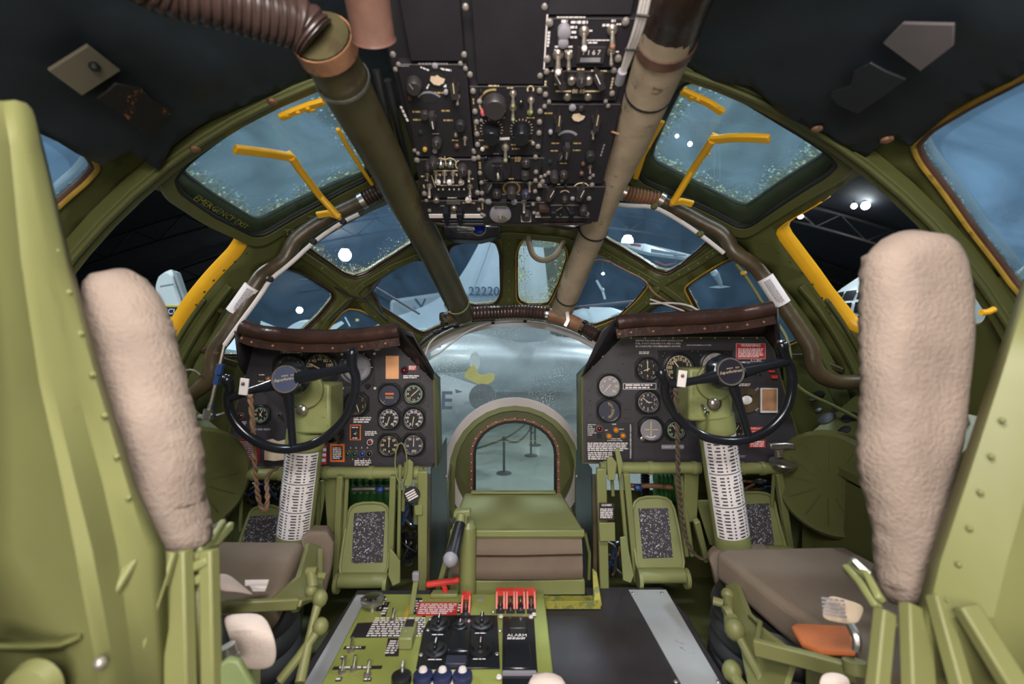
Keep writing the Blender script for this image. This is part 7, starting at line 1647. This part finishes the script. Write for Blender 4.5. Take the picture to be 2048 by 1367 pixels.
# nearer airplane: wing and engine cowl low in the left panes
t = thing('airplane', 'pale airplane with round cowlings and propeller, low in the left panes', 'airplane', P(560, 700, 14))
def cowl(t, x, y, Y, r, m='plane_white', blades=3, rot=.4, bm='plane_white', name='engine_cowling'):
    c = P(x, y, Y); Mx = frame(c, (-x * 0 + (CX - x) / F * .2, -1, 0)); R = r / F * Y
    g = add(name, MB().lathe([(R * .55, .0), (R * .92, .02 * R), (R, -.35 * R), (R * .98, -1.6 * R), (R * .6, -2.6 * R)], Mx, 30, False), M_[m], t)
    add('cowl_interior', MB().lathe([(R * .86, -.05 * R), (.01, -.1 * R)], Mx, 24, False), M_['plane_grey'], g)
    add('prop_hub', MB().lathe([(R * .2, 0), (R * .18, R * .35), (.01, R * .55)], Mx, 16), M_['steel'], g)
    for k in range(blades):
        mb = MB().prism([(-.07 * R, 0), (.10 * R, .3 * R), (.13 * R, 1.1 * R), (.05 * R, 1.75 * R), (-.08 * R, 1.7 * R), (-.12 * R, .9 * R)], .05 * R, None, .25 * R)
        add('prop_blade', mb, M_[bm], g, Mx @ Matrix.Rotation(rot + 2 * PI * k / blades, 4, 'Z'))
    return g
cowl(t, 610, 690, 13, 52, blades=3, rot=1.05); cowl(t, 700, 765, 15, 34, blades=0)
add('wing', MB().slab([P(405,648,15), P(440,640,15), P(620,668,16), P(860,660,18), P(880,676,17), P(640,700,15), P(470,700,13), P(400,690,13)], (0, .3, -.35)), M_['plane_white'], t)
add('spinner_rod', MB().bar([P(690,634,16), P(700,652,16)], .04, .04, (0, 1, 0)), M_['plane_white'], t); add('yellow_mark', px_slab([(711,637),(717,637),(717,642),(711,642)], 17, .05), M_['plane_yellow'], t)
t = thing('airplane', 'grey flat-sided airplane hull behind the left wiper', 'airplane', P(800, 620, 24))
add('hull_side', MB().slab([P(778,598,24), P(905,580,25), P(905,690,25), P(778,690,24)], (0, 3, 0)), M_['plane_grey'], t, bev=.2)
add('strut', MB().slab([P(828,598,23.8), P(843,617,23.8), P(852,598,23.8), P(849,596,23.8), P(843,610,23.8), P(832,596,23.8)], (0, .05, 0)), M_['hangar_dark'], t)
cowl(t, 846, 668, 18, 13, blades=0)
# rescue tail on the left
t = thing('airplane', 'white airplane tail with a navy RESCUE band and number, far left', 'airplane', P(340, 640, 22))
Yt = 22
fin = chaikin([(312,720),(318,600),(319,565),(326,545),(343,538),(354,545),(362,580),(382,640),(400,720)], 2, True, .15)
add('tail_fin', wing_shape(fin, Yt, .7), M_['plane_white'], t)
f0 = Yt - .38
add('yellow_band', px_slab([(317,610),(368,610),(370,636),(317,636)], f0, .03), M_['plane_yellow'], t); add('navy_band', px_slab([(317,613.5),(368.5,613.5),(369.5,632),(317,632)], f0 - .03, .03), M_['navy'], t)
add('lettering', MB().text('RESCUE', .37, frame(P(338, 623, f0 - .05), (0, -1, 0)), bold=.004), M_['plane_white'], t); add('tail_number', MB().text('0-1528', .40, frame(P(351, 648, f0 - .05), (0, -1, 0)), bold=.004), M_['plane_black'], t)
add('rudder_edge', px_slab([(344,540),(352,544),(385,640),(380,640),(362,590)], f0 - .02, .3), M_['plane_grey'], t); add('fin_seam', px_slab([(320,571),(350,566),(350,567),(320,572.5)], f0, .02), M_['plane_grey'], t)
# glazed nose on the right
t = thing('airplane', 'white airplane nose with rows of glazed panes, seen past the right cushion', 'airplane', P(1780, 640, 24))
c = P(1785, 650, 26); R = 3.3
def sph_pt(a, b, rr): return c + V((math.sin(a) * math.cos(b), -math.cos(a) * math.cos(b), math.sin(b))) * rr
mb = MB(); mb.lathe([(.001, -R), (R * .4, -R * .92), (R * .75, -R * .66), (R * .95, -R * .3), (R, 0), (R, 12)], frame(c, (1, .15, 0)), 40, False); add('nose_shell', mb, M_['plane_white'], t)
for bi, b in enumerate((-.20, .04, .28, .52)):
    for ai in range(8):
        a = -2.30 + ai * .30; da, db = .12, .095
        q = [sph_pt(a + i, b + j, R * 1.01) for i, j in ((-da, -db), (da, -db), (da, db), (-da, db))]
        add('nose_pane', MB().slab(q, (q[0] - c).normalized() * .03), M_['lens_dark'], t)
# hung light airplane and far wing at upper right
t = thing('airplane', 'small red and white airplane wing hanging in the upper right pane', 'airplane', P(1330, 500, 30))
add('wing', MB().slab([P(1232,484,30), P(1290,487,30), P(1395,512,28), P(1395,518,28), P(1300,505,29), P(1232,488,30)], (0, .8, 0)), M_['plane_white'], t); add('red_tip', px_slab([(1262,486),(1282,489),(1282,493),(1262,490)], 28.6, .1), M_['red'], t); add('aileron', px_slab([(1303,497),(1382,511),(1376,514),(1303,504)], 28.4, .1), M_['plane_grey'], t)
add('tail_hoop', MB().tube([P(1310,522,29), P(1330,530,29), P(1350,526,29), P(1355,512,29)], .05, 6), M_['red'], t)
t = thing('airplane', 'tiny airplane hanging in the dark beyond the lower right pane', 'airplane', P(1435, 560, 32)); add('prop_blade', px_slab([(1418,574),(1440,570),(1462,573),(1440,576)], 32, .1), M_['plane_white'], t); add('body', MB().tube([P(1430,546,32), P(1440,565,32), P(1442,572,32)], [.25,.15,.1], 10), M_['plane_grey'], t); add('hub', MB().sph(P(1428,545,31.8), .25, 10), M_['plane_white'], t)
t = thing('airplane', 'pale engine nacelle with propeller beyond the right wiper', 'airplane', P(1205, 640, 18)); add('nacelle', MB().tube([P(1150,628,18), P(1175,632,17), P(1215,645,16), P(1240,665,15)], [.15,.35,.55,.7], 22), M_['plane_white'], t); add('prop_blade', MB().bar([P(1172,615,15), P(1186,640,15), P(1200,660,15)], .09, .04, (0, -1, 0)), M_['plane_white'], t)
t = thing('airplane', 'distant airplane propeller in the dark right centre pane', 'airplane', P(1204, 580, 26)); 
for a, b in (((1193,560),(1203,578)), ((1205,580),(1210,598))): add('prop_blade', MB().bar([P(*a, 26), P((a[0] + b[0]) / 2, (a[1] + b[1]) / 2, 26), P(*b, 26)], .13, .04, (0, -1, 0)), M_['plane_white'], t)
add('hub', MB().sph(P(1205,579,26), .12, 10), M_['plane_white'], t)
# airplane below, seen through the clear dome
t = thing('airplane', 'grey airplane with dark letter E and black disc, seen through the dome window', 'airplane', P(920, 790, 13))
add('fuselage', MB().tube([P(760,850,14.0), P(820,815,13), P(890,806,12.6), P(950,806,12.3), P(985,812,12.2)], [1.0,.95,.80,.50,.15], 32), M_['plane_grey'], t)
add('letter', MB().text('E', .62, frame(P(893, 802, 11.3), (.0, -1, .2)), bold=.012), M_['navy'], t)
add('intake_disc', MB().lathe([(.33, 0), (.33, .06), (.0005, .10)], frame(P(965, 794, 11.2), (0, -1, .2)), 26), M_['plane_black'], t); add('black_flash', px_slab([(910,778),(926,783),(912,786)], 11.4, .03), M_['navy'], t)
t = thing('airplane', 'pale teal airplane tail with yellow tip beyond the dome window', 'airplane', P(950, 735, 15))
add('body', MB().tube([P(850,735,16), P(900,722,15), P(950,722,14.5)], [.15,.38,.30], 18), M_['plane_white'], t)
add('yellow_fin', px_slab(chaikin([(944,728),(952,733),(956,752),(985,745),(990,752),(985,765),(962,770),(940,760),(925,752)], 1), 14.3, .12), M_['plane_yellow'], t)
t = thing('airplane', 'large white airplane wing spread beyond the dome window', 'airplane', P(1060, 720, 30)); add('wing', MB().slab([P(870,700,34), P(1180,690,34), P(1190,712,28), P(900,722,28)], (0, .4, -.4)), M_['plane_grey'], t); add('engine', MB().tube([P(1080,690,33), P(1100,695,30)], [.8, .9], 16), M_['plane_white'], t)

for t_, pts in (('airplane.005', [(1290,487,29.6),(1360,503,28.4)]), ('airplane.006', [(1429,544,31.8),(1440,560,31.9)])):
    o_ = bpy.data.objects.get(t_)
    for x, y, Y in pts:
        p = P(x, y, Y); add('hanging_wire', MB().cyl(p, (p.x, p.y, roofz(p.x) - .1), .02, n=6), M_['truss'], o_)
o_ = bpy.data.objects.get('airplane.008'); p = P(1205, 579, 26); add('hanging_wire', MB().cyl(p, (p.x, p.y, roofz(p.x) - .1), .02, n=6), M_['truss'], o_)
